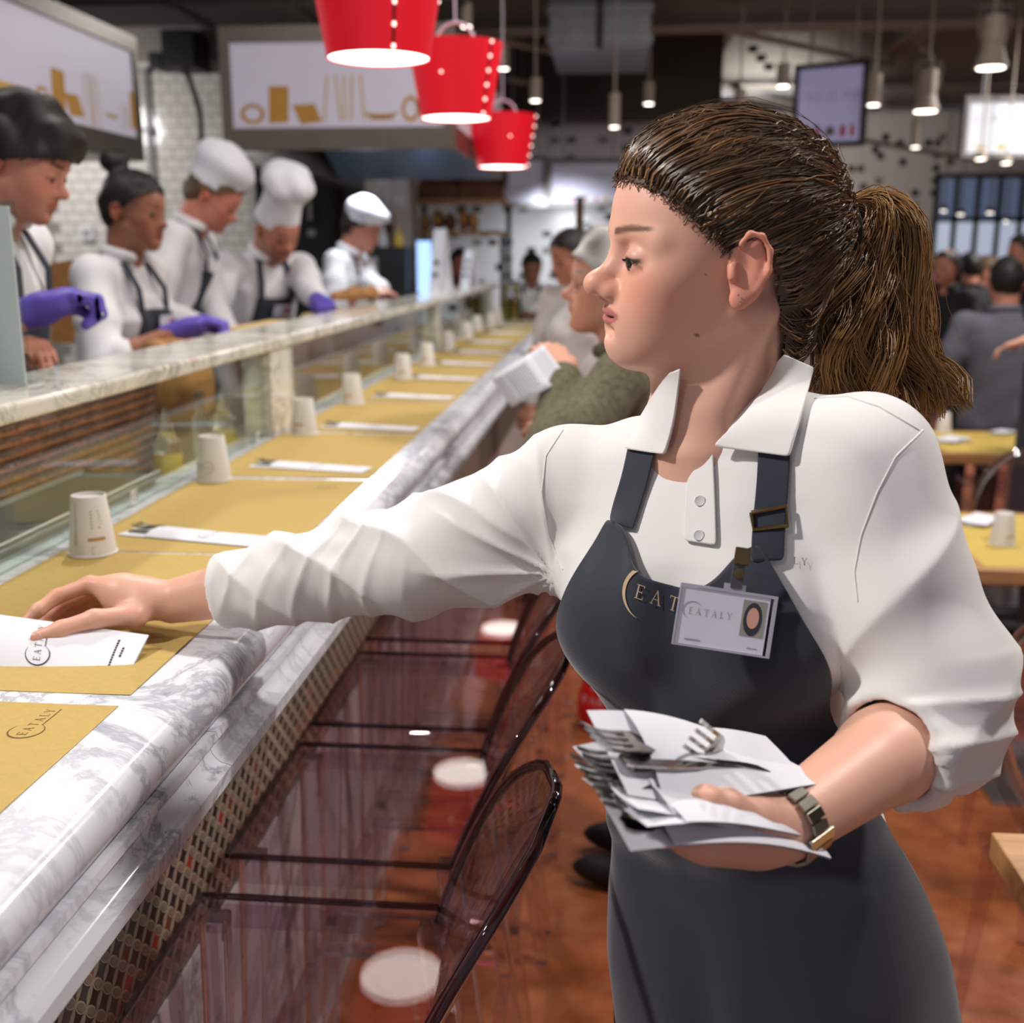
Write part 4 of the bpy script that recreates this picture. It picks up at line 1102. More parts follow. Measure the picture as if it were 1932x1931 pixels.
def face_col(P, M, s, skin, lip, brow, blush=.5, lid=None, stubble=0.0, browz=.0235, lf=1.0):
    """per-vertex skin tone with lips, brows, flush"""
    q = loc_of(M, s, P); x, y, z = q[:, 0], q[:, 1], q[:, 2]; n = len(P); z = np.where(z > -.03, z, -.03 + (z + .03) / lf)
    c = np.tile(np.array(lin(skin)[:3]), (n, 1)); ay = np.abs(y)
    c *= (1 + .05 * wob(P, 60, 1))[:, None]
    def blend(w, col): c[:] = c * (1 - w[:, None]) + np.array(lin(col)[:3]) * w[:, None]
    front = smoothstep(.03, .06, x)
    red = tuple(min(255, v * f) for v, f in zip(skin, (1.0, .76, .70)))
    blend(blush * front * np.exp(-((ay - .045) / .028) ** 2 - ((z + .030) / .028) ** 2), red)
    blend(blush * np.exp(-((x - .108) / .014) ** 2 - (y / .016) ** 2 - ((z + .03) / .014) ** 2), red)
    ear = smoothstep(.071, .078, ay) * smoothstep(-.05, -.04, z) * smoothstep(.035, .028, z) * smoothstep(.022, .014, x) * smoothstep(-.04, -.032, x); blend(.55 * ear, red)
    if stubble: blend(stubble * smoothstep(-.03, -.05, z) * smoothstep(-.125, -.1, z) * smoothstep(-.005, .02, x), tuple(v * .55 for v in skin))
    lw = smoothstep(.0815, .085, x) * smoothstep(.0275, .022, ay)
    top = -.0485 - .0022 * (ay / .02) ** 2 * 2; bot = -.0690 + .006 * (ay / .02) ** 2
    blend(.85 * lw * smoothstep(top + .0012, top - .0008, z) * smoothstep(bot - .0012, bot + .0008, z), lip)
    bz = browz + .004 * np.sin(np.clip((ay - .012) / .042, 0, 1) * math.pi * .62)
    hw = .0042 * (1 - .5 * np.clip((ay - .03) / .025, 0, 1))
    blend(.85 * smoothstep(.05, .062, x) * smoothstep(.009, .013, ay) * smoothstep(.056, .048, ay) * smoothstep(hw, hw * .45, np.abs(z - bz)), brow)
    if lid is not None:                         # lashes: dark line at the lid edge
        ez = -.0035 + lid; blend(.95 * smoothstep(.066, .072, x) * smoothstep(.0175, .014, np.abs(ay - .031)) * smoothstep(.0026, .0010, np.abs(z - ez - .0008 * (1 - ((ay - .031) / .016) ** 2))), (40, 26, 22))
        blend(.25 * smoothstep(.06, .07, x) * np.exp(-((ay - .031) / .016) ** 2 - ((z + .002) / .009) ** 2), tuple(v * .62 for v in skin))
    for (mx, my, mz, r) in MOLES: blend(.8 * smoothstep(r, r * .5, np.sqrt((x - mx) ** 2 + (y - my) ** 2 + (z - mz) ** 2)), (78, 44, 34))
    return c
MOLES = []
def hand_ops(S, W, knuck, side, tips_curl, thumb, size=1.0, k=.006, palm_r=.014):
    """W wrist, knuck = (index knuckle, little knuckle), tips_curl = four lists of joints after the knuckle, thumb = joints from the wrist"""
    I, Lk = np.asarray(knuck[0], float), np.asarray(knuck[1], float); W = np.asarray(W, float)
    for q in range(4):
        K = I + (Lk - I) * q / 3; r = (.0088, .009, .0085, .0075)[q] * size
        S.cone(W + (K - W) * .12 + (K - (I + Lk) / 2) * .35, K, palm_r * size, .0105 * size, .012)
        pts = [K] + [np.asarray(t, float) for t in tips_curl[q]]
        rs = [r * 1.1, r * 1.0, r * .92, r * .78][:len(pts)]
        S.chain(pts, rs, .005)
    S.cone(W + (I - W) * .25, thumb[0], .016 * size, .0135 * size, .014)
    S.chain([np.asarray(t, float) for t in thumb], [.0125 * size, .0105 * size, .0098 * size, .0078 * size][:len(thumb)], .006)
# ================================================================== OTHER PEOPLE
mat('navy_plain', (48, 53, 66), .8); mat('purple_glove', (104, 88, 190), .45, var=.08, vscale=60)
mat('hat_cloth', (226, 226, 232), .85)
def solve_arm(sh, wr, l1, l2, pole):
    d = wr - sh; L = np.linalg.norm(d)
    if L > (l1 + l2) * .995: wr = sh + d / L * (l1 + l2) * .995; d = wr - sh; L = np.linalg.norm(d)
    x = (l1 * l1 - l2 * l2 + L * L) / (2 * L); h = math.sqrt(max(1e-6, l1 * l1 - x * x)); u = d / L
    p = pole - (pole @ u) * u; return sh + u * x + nrm(p) * h, wr
def fix(o, p): o.parent = p; o.location = -Vector(p.location); return o
def person(label, px, py, d, face, body=None, pitch=0, roll=0, z0=.15, s=1.0, lean=0, side=0, hands=(None, None), skin=(196, 140, 112), hair=(40, 30, 26), style='short', hat=None, shirt='chef_cloth', sleeve=1.0, apron='navy_plain', badge=False, gloves=None, fem=True, legs='dark_trousers', glasses=False, seated=False, vox=None, width=1.0, stubble=0.0, strap=True, group=None):
    Z = V3(0, 0, 1); v = vox or max(.006, d * .0019)
    fa = math.radians(face); fd = V3(math.cos(fa), math.sin(fa), 0); pr = math.radians(pitch)
    Hc = at(px, py, d); M = frame(Hc, fd * math.cos(pr) - Z * math.sin(pr), Z, math.radians(roll))
    ba = math.radians(face if body is None else body); F_ = V3(math.cos(ba), math.sin(ba), 0); L_ = np.cross(Z, F_)
    lr = math.radians(lean); sr = math.radians(side); U = nrm(Z * math.cos(lr) + F_ * math.sin(lr) + L_ * math.sin(sr)); Fp = nrm(F_ - (F_ @ U) * U); L_ = np.cross(U, Fp)
    q = lambda x, y, z: Hc + M[:3, :3] @ (V3(x, y, z) * s)
    Nk_ = q(-.035, 0, -.10) - U * .045 * s; Sm = Nk_ - U * .05 * s; TLn = .455 * s; Pe = Sm - U * TLn; sw = (.160 if fem else .185) * s * width
    p = tag(empty('person', (Pe[0], Pe[1], z0)), label, 'person', group)
    sh = {1: Sm + L_ * sw, -1: Sm - L_ * sw}; arms = {}
    for k_, hnd in ((1, hands[0]), (-1, hands[1])):
        wr_ = (at(*hnd) if len(hnd) == 3 else np.array(hnd[1:])) if hnd is not None else sh[k_] - Z * .48 * s + F_ * .12 + L_ * k_ * .05
        el, wr_ = solve_arm(sh[k_], wr_, .285 * s, .255 * s, -Z * .8 - F_ * .55 + L_ * k_ * .5); arms[k_] = (el, wr_)
    B = Sculpt(); fine = d < 3.2
    head_ops(B, M, s, fem, 1.0, 0, fine); 
    for k_ in (1, -1): ear_ops(B, M, s, k_)
    nr = .050 if fem else .058
    B.cone(q(-.03, 0, -.04), Nk_ - U * .01, nr * s, nr * 1.05 * s, .03); B.cone(q(-.005, 0, -.075), Nk_ + Fp * .02, .036 * s, .04 * s, .03)
    B.tube(Pe, U, L_, Fp, TLn, [(-.1, .11, .08, 0), (.4, .10, .07, 0), (.85, .11, .07, 0), (1.02, .06, .05, 0)], .03)
    for k_ in (1, -1):
        el, wr_ = arms[k_]; B.chain([sh[k_], el], [.034 * s, .030 * s], .015); B.cone(Sm, sh[k_], .05 * s, .036 * s, .02)
        B.chain([el, el + (wr_ - el) * .4, wr_], [.030 * s, .034 * s, .025 * s], .012)
        hd = nrm(wr_ - el) * .6 + F_ * .3 - Z * .25; hd = nrm(hd); sd = nrm(np.cross(hd, Z)); dn = np.cross(sd, hd)
        dn = dn if dn[2] < 0 else -dn
        K = wr_ + hd * .085 * s
        if gloves is None or gloves[0 if k_ == 1 else 1] is None:
            tips_ = []
            for i_ in range(4):
                kk = K + sd * (.030 - .02 * i_) * s * k_; l_ = (.036, .042, .039, .030)[i_] * s
                a_ = kk + hd * l_ + dn * .012 * s; b_ = a_ + (hd * .6 + dn * .8) * l_ * .75; tips_.append([a_, b_])
            hand_ops(B, wr_, (K + sd * .03 * s * k_, K - sd * .03 * s * k_), k_, tips_, [wr_ + hd * .03 + sd * .03 * s * k_, wr_ + hd * .065 + sd * .045 * s * k_ + dn * .012, wr_ + hd * .09 + sd * .042 * s * k_ + dn * .025], s)
    for k_ in (1, -1):
        hip = Pe + L_ * k_ * .085 * s
        if seated: B.chain([hip, hip + F_ * .40 - Z * .03, V3(*(hip + F_ * .42)[:2], z0 + .25)], [.04, .04, .035], .02)
        else: B.chain([hip, V3(hip[0], hip[1], z0 + (hip[2] - z0) * .5), V3(hip[0], hip[1], z0 + .09)], [.035, .035, .03], .02)
    col = lambda P: face_col(P, M, s, skin, tuple(x_ * f_ for x_, f_ in zip(skin, (.86, .62, .60))), hair, .3, lid=0.0 if fine else None, stubble=stubble)
    fix(sculpt_obj('body', B, v, 'skin', p, 1, None, col), p)
    # eyes
    for k_ in (1, -1):
        e = MB().sphere(q(.0775, k_ * .031, -.0035), .0135 * s, 10, 8).build('eye', mat('bg_eye', (60, 46, 40), .3), None, smooth=True); fix(e, p)
    # shirt
    S = Sculpt(); ww = width
    a_ = (.150 if fem else .165) * s * ww
    S.tube(Pe, U, L_, Fp, TLn, [(-.12, a_ * 1.08, .118 * s, 0), (.25, a_ * .98, .118 * s, .004), (.6, a_ * 1.02, .122 * s, .006), (.85, a_ * 1.04, .108 * s, 0), (.97, a_ * .9, .085 * s, -.008), (1.06, .085 * s, .07 * s, -.01), (1.14, .064 * s, .062 * s, -.008)], .02)
    if fem:
        for k_ in (-1, 1): S.ell(Pe + U * TLn * .68 + L_ * k_ * .068 * s + Fp * .08 * s, V3(.06, .05, .064) * s, np.stack([L_, Fp, U], 1), .03)
    for k_ in (1, -1):
        el, wr_ = arms[k_]; S.cone(Nk_ - U * .03 * s + (sh[k_] - Nk_) * .4, sh[k_], .05 * s, .060 * s, .03)
        if sleeve <= .5: S.cone(sh[k_], sh[k_] + (el - sh[k_]) * sleeve * 2, .062 * s, .058 * s, .02)
        else:
            S.chain([sh[k_], sh[k_] + (el - sh[k_]) * .5, el], [.062 * s, .064 * s, .056 * s], .02); S.cone(el, el + (wr_ - el) * (sleeve - .5) * 2 * .93, .055 * s, (.055 - .012 * (sleeve - .5) * 2) * s, .015)
    S.cone(Nk_ + U * .0, Nk_ + U * .12 + Fp * .02, .052 * s, .06 * s, .004, True)
    S.cone(Nk_ + Fp * .06 * s + U * .02, Pe + U * TLn * .9 + Fp * .12, .022 * s, .002, .004, True)
    sd0 = int(px) % 4
    fix(sculpt_obj('shirt', S, v * 1.1, shirt, p, 1, lambda P: .006 * ((1 - np.abs(np.sin(wob(P, 16, sd0) * 2.6))) ** 1.5 - .35) + .003 * wob(P, 40, 1)), p)
    # collar
    C = Sculpt(); n_ = 14; ring = []
    for i_ in range(n_ + 1):
        a0 = -2.45 + 4.9 * i_ / n_; r_ = .064 * s; dirv = -Fp * math.cos(a0) + L_ * math.sin(a0); up_ = .030 - .012 * (1 - math.cos(a0)) * .9
        ring.append(Nk_ + dirv * r_ + U * up_ * s + Fp * .012 * s)
    for i_ in range(n_): C.cone(ring[i_], ring[i_ + 1], .0165 * s, .0165 * s, .01)
    fix(sculpt_obj('collar', C, .006, shirt, p, 1), p)
    # trousers
    T = Sculpt(); T.tube(Pe, U, L_, Fp, TLn, [(-.22, .150 * s * ww, .11 * s, 0), (.06, .145 * s * ww, .112 * s, 0)], .02)
    for k_ in (1, -1):
        hip = Pe + L_ * k_ * .085 * s - U * .04
        if seated: T.chain([hip, hip + F_ * .40, V3(*(hip + F_ * .42)[:2], z0 + .06)], [.088, .072, .05], .02)
        else: T.chain([hip, V3(hip[0], hip[1], z0 + (hip[2] - z0) * .5), V3(hip[0], hip[1], z0 + .07)], [.085, .066, .05], .02)
    fix(sculpt_obj('trousers', T, max(.011, v * 1.5), legs, p, 1), p)
    for k_ in (1, -1):
        hip = Pe + L_ * k_ * .085 * s + (F_ * .42 if seated else 0); X = Sculpt(); X.ell(V3(hip[0], hip[1], z0 + .043) + F_ * .06, (.13, .045, .042), np.stack([F_, np.cross(Z, F_), Z], 1)); fix(sculpt_obj('shoe', X, .012, 'black_plastic', p, 1), p)
    # apron
    if apron:
        A = Sculpt(); base = Pe
        def bib(P):
            Q = P - base; t = (Q @ U) / TLn; l = Q @ L_; f = Q @ Fp
            a = np.interp(t, [-1.2, 0, .3, .9], [.175, .172, .158, .166]) * s * ww * (1.0 if fem else 1.09); b = np.interp(t, [-1.2, 0, .3, .6, .9], [.135, .130, .128, .134, .120]) * s
            e = (((np.abs(l) / a) ** 2.3 + (np.abs(f) / b) ** 2.3) ** (1 / 2.3) - 1) * b
            if fem:
                for k_ in (-1, 1):
                    w_ = (P - (base + U * TLn * .68 + L_ * k_ * .068 * s + Fp * .08 * s)); e = np.minimum(e, np.linalg.norm(w_ / V3(1, 1, 1), axis=1) - .070 * s)
            wd = np.interp(t, [-1.2, .15, .4, .55, .8], [.2, .19, .13, .10, .085]) * s * ww
            e = np.maximum(e, np.abs(l) - wd); e = np.maximum(e, (.0 - f)); e = np.maximum(e, (t - .80) * TLn); return np.maximum(e, (-1.15 - t) * TLn)
        m_ = .3; lo_ = np.minimum(Pe - U * .6, Pe + U * .5) - m_; hi_ = np.maximum(Pe - U * .6, Pe + U * .5) + m_
        A.raw(bib, lo_, hi_, .001); ap = fix(sculpt_obj('apron', A, max(v, .008), apron, p, 1, lambda P: .002 * wob(P, 18, 2)), p)
        if strap:
            for k_ in (1, -1):
                b_ = Pe + U * TLn * .79 + L_ * k_ * .072 * s + Fp * .118 * s; m1 = Pe + U * TLn * .93 + L_ * k_ * .075 * s + Fp * .106 * s; m2 = Nk_ + L_ * k_ * .064 * s + Fp * .05 * s - U * .012; m3 = Nk_ + L_ * k_ * .06 * s - Fp * .03 * s + U * .012
                mb = MB(); pts_ = [b_, m1, m2, m3]; vv = []
                for q_ in pts_: vv += [tuple(q_ - L_ * .013), tuple(q_ + L_ * .013), tuple(q_ + L_ * .013 + Fp * .004 + U * .004), tuple(q_ - L_ * .013 + Fp * .004 + U * .004)]
                ff = []
                for i_ in range(3):
                    for j_ in range(4): ff.append([4 * i_ + j_, 4 * i_ + (j_ + 1) % 4, 4 * i_ + 4 + (j_ + 1) % 4, 4 * i_ + 4 + j_])
                ff += [[0, 3, 2, 1], [12, 13, 14, 15]]; fix(mb.add(vv, ff).build('strap', apron, None), p)
        if badge:
            bc_ = Pe + U * TLn * .70 + Fp * (.150 if fem else .138) * s + L_ * .02
            for nm_, w0, h0, dz_, m_ in (('badge', .042, .028, 0, 'badge_white'), ('badge_photo', .011, .016, .0015, 'badge_red')):
                c_ = bc_ + Fp * (.002 + dz_) + (L_ * .024 if nm_ == 'badge_photo' else 0); mb = MB(); 
                vv = [c_ + L_ * a1 * w0 + U * a2 * h0 for a1, a2 in ((-1, -1), (1, -1), (1, 1), (-1, 1))]; mb.poly([tuple(x_) for x_ in vv], tuple(Fp), .0015); fix(mb.build(nm_, mat(m_, (226, 222, 236) if nm_ == 'badge' else (170, 70, 80), .5), None), p)
    # gloves
    if gloves:
        for k_, g in ((1, gloves[0]), (-1, gloves[1])):
            if not g: continue
            el, wr_ = arms[k_]; G_ = Sculpt(); hd = nrm(nrm(wr_ - el) * .7 + F_ * .4); sd = nrm(np.cross(hd, Z)); dn = np.cross(sd, hd); dn = dn if dn[2] < 0 else -dn
            G_.cone(wr_ - hd * .05, wr_ + hd * .02, .030 * s, .033 * s, .01); G_.ell(wr_ + hd * .055 * s, V3(.05, .042, .028) * s, np.stack([hd, sd, dn], 1), .015)
            for i_ in range(4):
                kk = wr_ + hd * .09 * s + sd * (.030 - .02 * i_) * s; G_.chain([kk, kk + hd * .03 + dn * .016, kk + hd * .026 + dn * .045, kk + dn * .055], [.0125 * s, .0115 * s, .011 * s, .010 * s], .004)
            G_.chain([wr_ + hd * .03 + sd * .03 * k_, wr_ + hd * .075 + sd * .04 * k_ + dn * .02, wr_ + hd * .095 + sd * .02 * k_ + dn * .04], [.016 * s, .0125 * s, .011 * s], .008)
            fix(sculpt_obj('glove', G_, max(.004, v * .9), 'purple_glove', p, 1, lambda P: .0012 * wob(P, 120, 2)), p)
    # hair
    if style:
        H_ = Sculpt(); hh = lambda c_, r_, k_=.02: H_.ell(q(*c_), V3(*r_) * s, M[:3, :3], k_)
        hh((-.010, 0, .040), (.100, .081, .0905)); hh((-.045, 0, .01), (.062, .069, .08), .03); hh((.030, 0, .034), (.068, .068, .0735), .03)
        if style == 'messy':
            hh((.035, 0, .030), (.074, .074, .078), .02); hh((.02, .055, .03), (.05, .03, .04)); hh((.02, -.055, .03), (.05, .03, .04)); hh((.045, .01, .085), (.062, .062, .036)); hh((.075, .02, .058), (.032, .05, .034)); hh((-.02, 0, .105), (.07, .066, .04)); hh((.0, 0, .13), (.03, .03, .02))
        if style == 'bun': hh((-.078, 0, .150), (.046, .044, .038), .006); hh((-.060, 0, .118), (.03, .03, .03), .015)
        if style == 'pony': hh((-.105, 0, .0), (.03, .035, .05), .02); hh((-.105, .01, -.07), (.026, .04, .08), .02)
        if style == 'bob': hh((-.02, 0, .03), (.108, .090, .098)); hh((.02, 0, .045), (.085, .078, .07), .02); hh((.0, .06, .0), (.04, .03, .05)); hh((.0, -.06, .0), (.04, .03, .05)); hh((-.05, 0, -.03), (.07, .082, .07), .02); hh((.03, .03, .095), (.05, .05, .03)); hh((-.03, -.02, .115), (.06, .05, .03))
        if style == 'long': hh((-.045, 0, -.06), (.055, .082, .11), .03)
        if style == 'nape': hh((-.062, 0, -.02), (.045, .062, .05), .02)
        e_ = {'messy': .0, 'bob': .0}.get(style, 0)
        def keep(P):
            w_ = loc_of(M, s, P); x, y, z = w_[:, 0], np.abs(w_[:, 1]), w_[:, 2]
            edge = np.interp(z, [-.10, -.05, -.01, .010, .03, .05, .068, .09], ([-.045, -.03, .0, .034, .056, .080, .12, .15] if style == 'bob' else [-.045, -.03, -.02, .016, .040, .064, .092, .14]) if style != 'messy' else [-.05, -.04, -.005, .036, .078, .14, .15, .16])
            return (x < edge)
        hc_ = np.array(lin(hair)[:3])
        fix(sculpt_obj('hair', H_, v, 'vcol_plain', p, 1, lambda P: .004 * wob(P, 70, 1) * (2 if style in ('messy', 'bob') else 1) + .002 * wob(P, 160, 2), lambda P: np.clip(hc_ * (1 + (.8 if style == 'bob' else .35) * wob(P, 75, 3))[:, None], 0, 1), cut=keep), p)
    # hats
    if hat:
        T_ = Sculpt(); hh = lambda c_, r_, k_=.02: T_.ell(q(*c_), V3(*r_) * s, M[:3, :3], k_)
        if hat == 'toque':
            T_.cone(q(-.012, 0, .045), q(-.004, 0, .130), .098 * s, .088 * s, .01, flat=M[:3, 1], fs=.86)
            for a0 in np.linspace(0, 2 * math.pi, 7, endpoint=False): hh((.0 + .060 * math.cos(a0), .052 * math.sin(a0), .215 + .012 * math.cos(3 * a0)), (.058, .055, .05), .022)
            hh((.035, 0, .225), (.06, .06, .05), .02); hh((-.01, 0, .235), (.075, .07, .04), .03); hh((0, 0, .165), (.078, .072, .06), .03)
        elif hat == 'puffy':
            T_.cone(q(-.018, 0, .050), q(-.014, 0, .095), .103 * s, .102 * s, .01, flat=M[:3, 1], fs=.85); hh((-.020, 0, .125), (.118, .100, .062), .03); hh((-.055, .02, .145), (.08, .08, .055), .03)
        else:
            T_.cone(q(-.012, 0, .055), q(-.010, 0, .085), .099 * s, .100 * s, .01, flat=M[:3, 1], fs=.85); hh((.004, 0, .105), (.118, .098, .042), .03); hh((.045, 0, .10), (.08, .08, .035), .03)
        def hatcut(P):
            w_ = loc_of(M, s, P); return w_[:, 2] > .028 + .25 * np.maximum(0, w_[:, 0]) * (0 if hat != 'flat' else .3)
        fix(sculpt_obj('chef_hat', T_, v, 'hat_cloth', p, 1, lambda P: .004 * wob(P, 34, 1) + .002 * wob(P, 80, 2), cut=hatcut), p)
    if glasses:
        for k_ in (1, -1):
            cc = q(.088, k_ * .031, -.006); ring = [tuple(cc + M[:3, :3] @ (V3(-.004 * math.cos(a0) ** 2, .021 * math.cos(a0), .017 * math.sin(a0)) * s)) for a0 in np.linspace(0, 2 * math.pi, 21)]
            fix(MB().tube(ring, .0010, 6, cap=False).build('glasses_rim', 'brass_old' if 'brass_old' in MATS else mat('brass_old', (120, 100, 70), .3, .9), None), p)
            fix(MB().tube([q(.082, k_ * .053, .0), q(.04, k_ * .072, .004), q(-.008, k_ * .079, .002)], .0010, 6).build('glasses_arm', 'brass_old', None), p)
        fix(MB().tube([q(.090, .011, -.003), q(.093, 0, .0), q(.090, -.011, -.003)], .001, 6).build('glasses_bridge', 'brass_old', None), p)
    return p, M, arms
mat('dark_trousers', (28, 29, 33), .85); mat('brass_old', (120, 100, 70), .3, .9)
mat('tweed', (112, 106, 86), .95, var=.35, vscale=90); mat('grey_sweater', (92, 92, 104), .9); mat('black_cloth', (24, 24, 28), .85); mat('brown_cloth', (58, 50, 44), .9)
# kitchen staff behind the guard
person('young cook with messy dark hair bending over at the left edge', 38, 305, 2.4, 4, pitch=24, lean=12, hands=((20, 640, 2.45), (62, 588, 2.22)), hair=(34, 28, 24), style='messy', fem=False, gloves=(None, 1), stubble=.25, sleeve=.75, skin=(206, 142, 116), vox=.0055, s=1.02)
person('woman with dark top bun and purple gloves behind the glass guard', 252, 402, 3.55, -8, pitch=6, roll=-4, lean=6, hands=((300, 650, 3.5), (345, 622, 3.42)), hair=(30, 24, 22), style='bun', gloves=(None, 1), sleeve=.62, badge=True, skin=(168, 112, 88), s=1.02)
person('cook in a puffy white hat with curls at the nape, looking down', 402, 372, 4.35, 6, pitch=34, lean=16, hands=((430, 640, 4.3), (418, 632, 4.15)), hair=(96, 74, 52), style='nape', hat='puffy', fem=False, skin=(200, 128, 108), s=1.04)
person('cook in a tall white toque leaning over the shelf', 522, 432, 4.75, -38, pitch=34, lean=20, roll=6, hands=((610, 592, 4.35), (430, 622, 4.35)), hair=(60, 46, 38), style=None, hat='toque', fem=False, gloves=(1, None), badge=True, stubble=.35, skin=(184, 122, 100), s=1.06)
person('farther cook in a flat white cap preparing bread', 682, 432, 6.35, -4, pitch=20, lean=14, hands=((728, 552, 6.1), (712, 556, 6.1)), hair=(48, 36, 30), style='nape', hat='flat', fem=False, skin=(190, 130, 110), s=1.04)
person('dark-haired man half hidden behind the standing menu card', 868, 498, 9.0, -60, pitch=8, hair=(26, 24, 24), style='short', fem=False, apron=None, shirt='black_cloth', skin=(180, 112, 96))
person('waitress with dark ponytail looking down at the far end of the counter', 1003, 508, 8.75, -80, pitch=16, hands=((985, 600, 8.3), (1020, 600, 8.3)), hair=(30, 26, 26), style='pony', badge=True, z0=0, shirt='white_shirt', skin=(150, 104, 84))
person('dark-haired waitress in a white shirt hidden behind the grey-haired woman', 1080, 486, 5.0, -150, pitch=14, hair=(34, 28, 26), style='short', z0=0, shirt='white_shirt', apron=None, skin=(190, 134, 110), body=-120)
# the customer with grey hair
old, OM, oarms = person('grey-haired woman in glasses and a tweed jacket reading a paper menu at the counter', 1158, 540, 2.55, 186, body=172, pitch=-4, lean=10, z0=0, s=1.0, hands=((1066, 702, 2.44), (1090, 790, 2.9)), hair=(172, 168, 164), style='bob', apron=None, shirt='tweed', glasses=True, skin=(228, 172, 148), vox=.0052, width=1.1)
# the crowd in the hall behind, mostly seated
crowd = [
 ('diner with dark hair and black jacket, left of the far tables', 1786, 505, 7.6, -140, (26, 22, 22), 'long', 'black_cloth'),
 ('diner with dark hair seen from behind, beside the black-jacketed one', 1828, 508, 8.4, 100, (22, 20, 20), 'short', 'black_cloth'),
 ('brown-haired diner talking at the far tables', 1862, 512, 9.0, -20, (84, 66, 50), 'short', 'brown_cloth'),
 ('diner in a grey sweater seen from behind', 1898, 535, 5.4, 85, (18, 17, 18), 'short', 'grey_sweater'),
 ('dark-haired man at the right edge of the crowd', 1932, 478, 7.0, 180, (24, 22, 22), 'short', 'black_cloth'),
 ('fair-haired diner glimpsed beside the ponytail', 1738, 500, 9.5, -120, (140, 120, 96), 'bob', 'brown_cloth'),
]
for lab, x, y, d, f, h, st_, sh_ in crowd:
    person(lab, x, y, d, f, z0=0, hair=h, style=st_, shirt=sh_, apron=None, seated=True, sleeve=1.0, group='crowd at the far tables', fem=st_ == 'long', skin=(176, 122, 102))
person('person in a white rolled sleeve cut by the right edge', 2010, 420, 4.3, 165, z0=0, hands=((1948, 640, 4.2), (1990, 640, 4.2)), sleeve=.45, hair=(50, 40, 34), apron='navy_plain', shirt='white_shirt', skin=(214, 158, 132))
# ================================================================== THE WAITRESS IN FRONT
Z3 = V3(0, 0, 1)
wq = (0.0905, 1.0695, 1.5473); wy, wp, wr, ws = .25, .03, -.05, 1.025; LFW = .85
fw = V3(-math.cos(wy) * math.cos(wp), -math.sin(wy) * math.cos(wp), math.sin(wp))
HM = frame(V3(*wq), fw, Z3, wr)
Rsh, Lsh = at(1072, 902, 1.16), at(1632, 872, .99)
Rel, Rwr = at(700, 1062, 1.285), at(325, 1135, 1.345)
Lel, Lwr = at(1762, 1362, .975), at(1478, 1560, .845)
Smid = (Rsh + Lsh) / 2; Pv = V3(.165, 1.075, .90)
Ud = nrm(Smid - Pv); Ld = nrm((Lsh - Rsh) - ((Lsh - Rsh) @ Ud) * Ud); Fd = np.cross(Ld, Ud); TL = np.linalg.norm(Smid - Pv)
Nk = Smid + Ud * .045 - Fd * .012
woman = tag(empty('person', (.16, 1.08, 0)), 'waitress in white polo shirt and dark navy apron, leaning to set down a cutlery envelope', 'person')
# ---- body (skin): head, neck, arms and hands in one surface
B = Sculpt()
head_ops(B, HM, ws, lf=LFW); ear_ops(B, HM, ws, 1, .010); ear_ops(B, HM, ws, -1, .010)
hp = lambda x, y, z: HM[:3, 3] + HM[:3, :3] @ (V3(x, y, z) * ws)
B.cone(hp(-.034, 0, -.035), Nk + Ud * .0, .047, .050, .03)
B.cone(hp(-.014, 0, -.075), Nk + Fd * .018 + Ud * .01, .038, .040, .03)
B.cone(hp(-.03, .055, -.045), Nk + Fd * .045 + Ld * .012 - Ud * .015, .011, .012, .02)     # neck muscle
B.tube(Pv, Ud, Ld, Fd, TL, [(.35, .09, .06, 0), (.8, .105, .080, .008), (.94, .085, .066, 0), (1.05, .05, .05, 0)], .04)
for sh, el, wr_ in ((Rsh, Rel, Rwr), (Lsh, Lel, Lwr)):
    B.cone(Smid + (sh - Smid) * .45 - Ud * .03, sh, .034, .034, .02); B.chain([sh, el], [.036, .034], .02)
mid = Rel + (Rwr - Rel) * .45
B.chain([Rel, mid, Rwr], [.036, .037, .0255], .012, flat=Z3, fs=1.05)
mid = Lel + (Lwr - Lel) * .35
B.chain([Lel, mid, Lwr], [.040, .0385, .0265], .012)
# right hand: thumb on the envelope, fingers behind it
I_ = at(170, 1103, 1.345); Lt = at(205, 1128, 1.405)
tips = [[at(108, 1126, 1.335), at(72, 1152, 1.318), at(46, 1178, 1.310)],
        [at(122, 1138, 1.365), at(92, 1165, 1.345), at(72, 1190, 1.335)],
        [at(142, 1148, 1.385), at(116, 1172, 1.368), at(98, 1195, 1.355)],
        [at(168, 1152, 1.405), at(148, 1172, 1.39), at(132, 1192, 1.378)]]
thumb = [at(255, 1163, 1.315), at(178, 1168, 1.292), at(116, 1188, 1.282), at(72, 1202, 1.276)]
hand_ops(B, Rwr, (I_, Lt), 1, tips, thumb, 1.02)
B.cone(at(235, 1125, 1.345), at(262, 1130, 1.345), .026, .024, .02, flat=V3(0, .6, .8), fs=1.0)
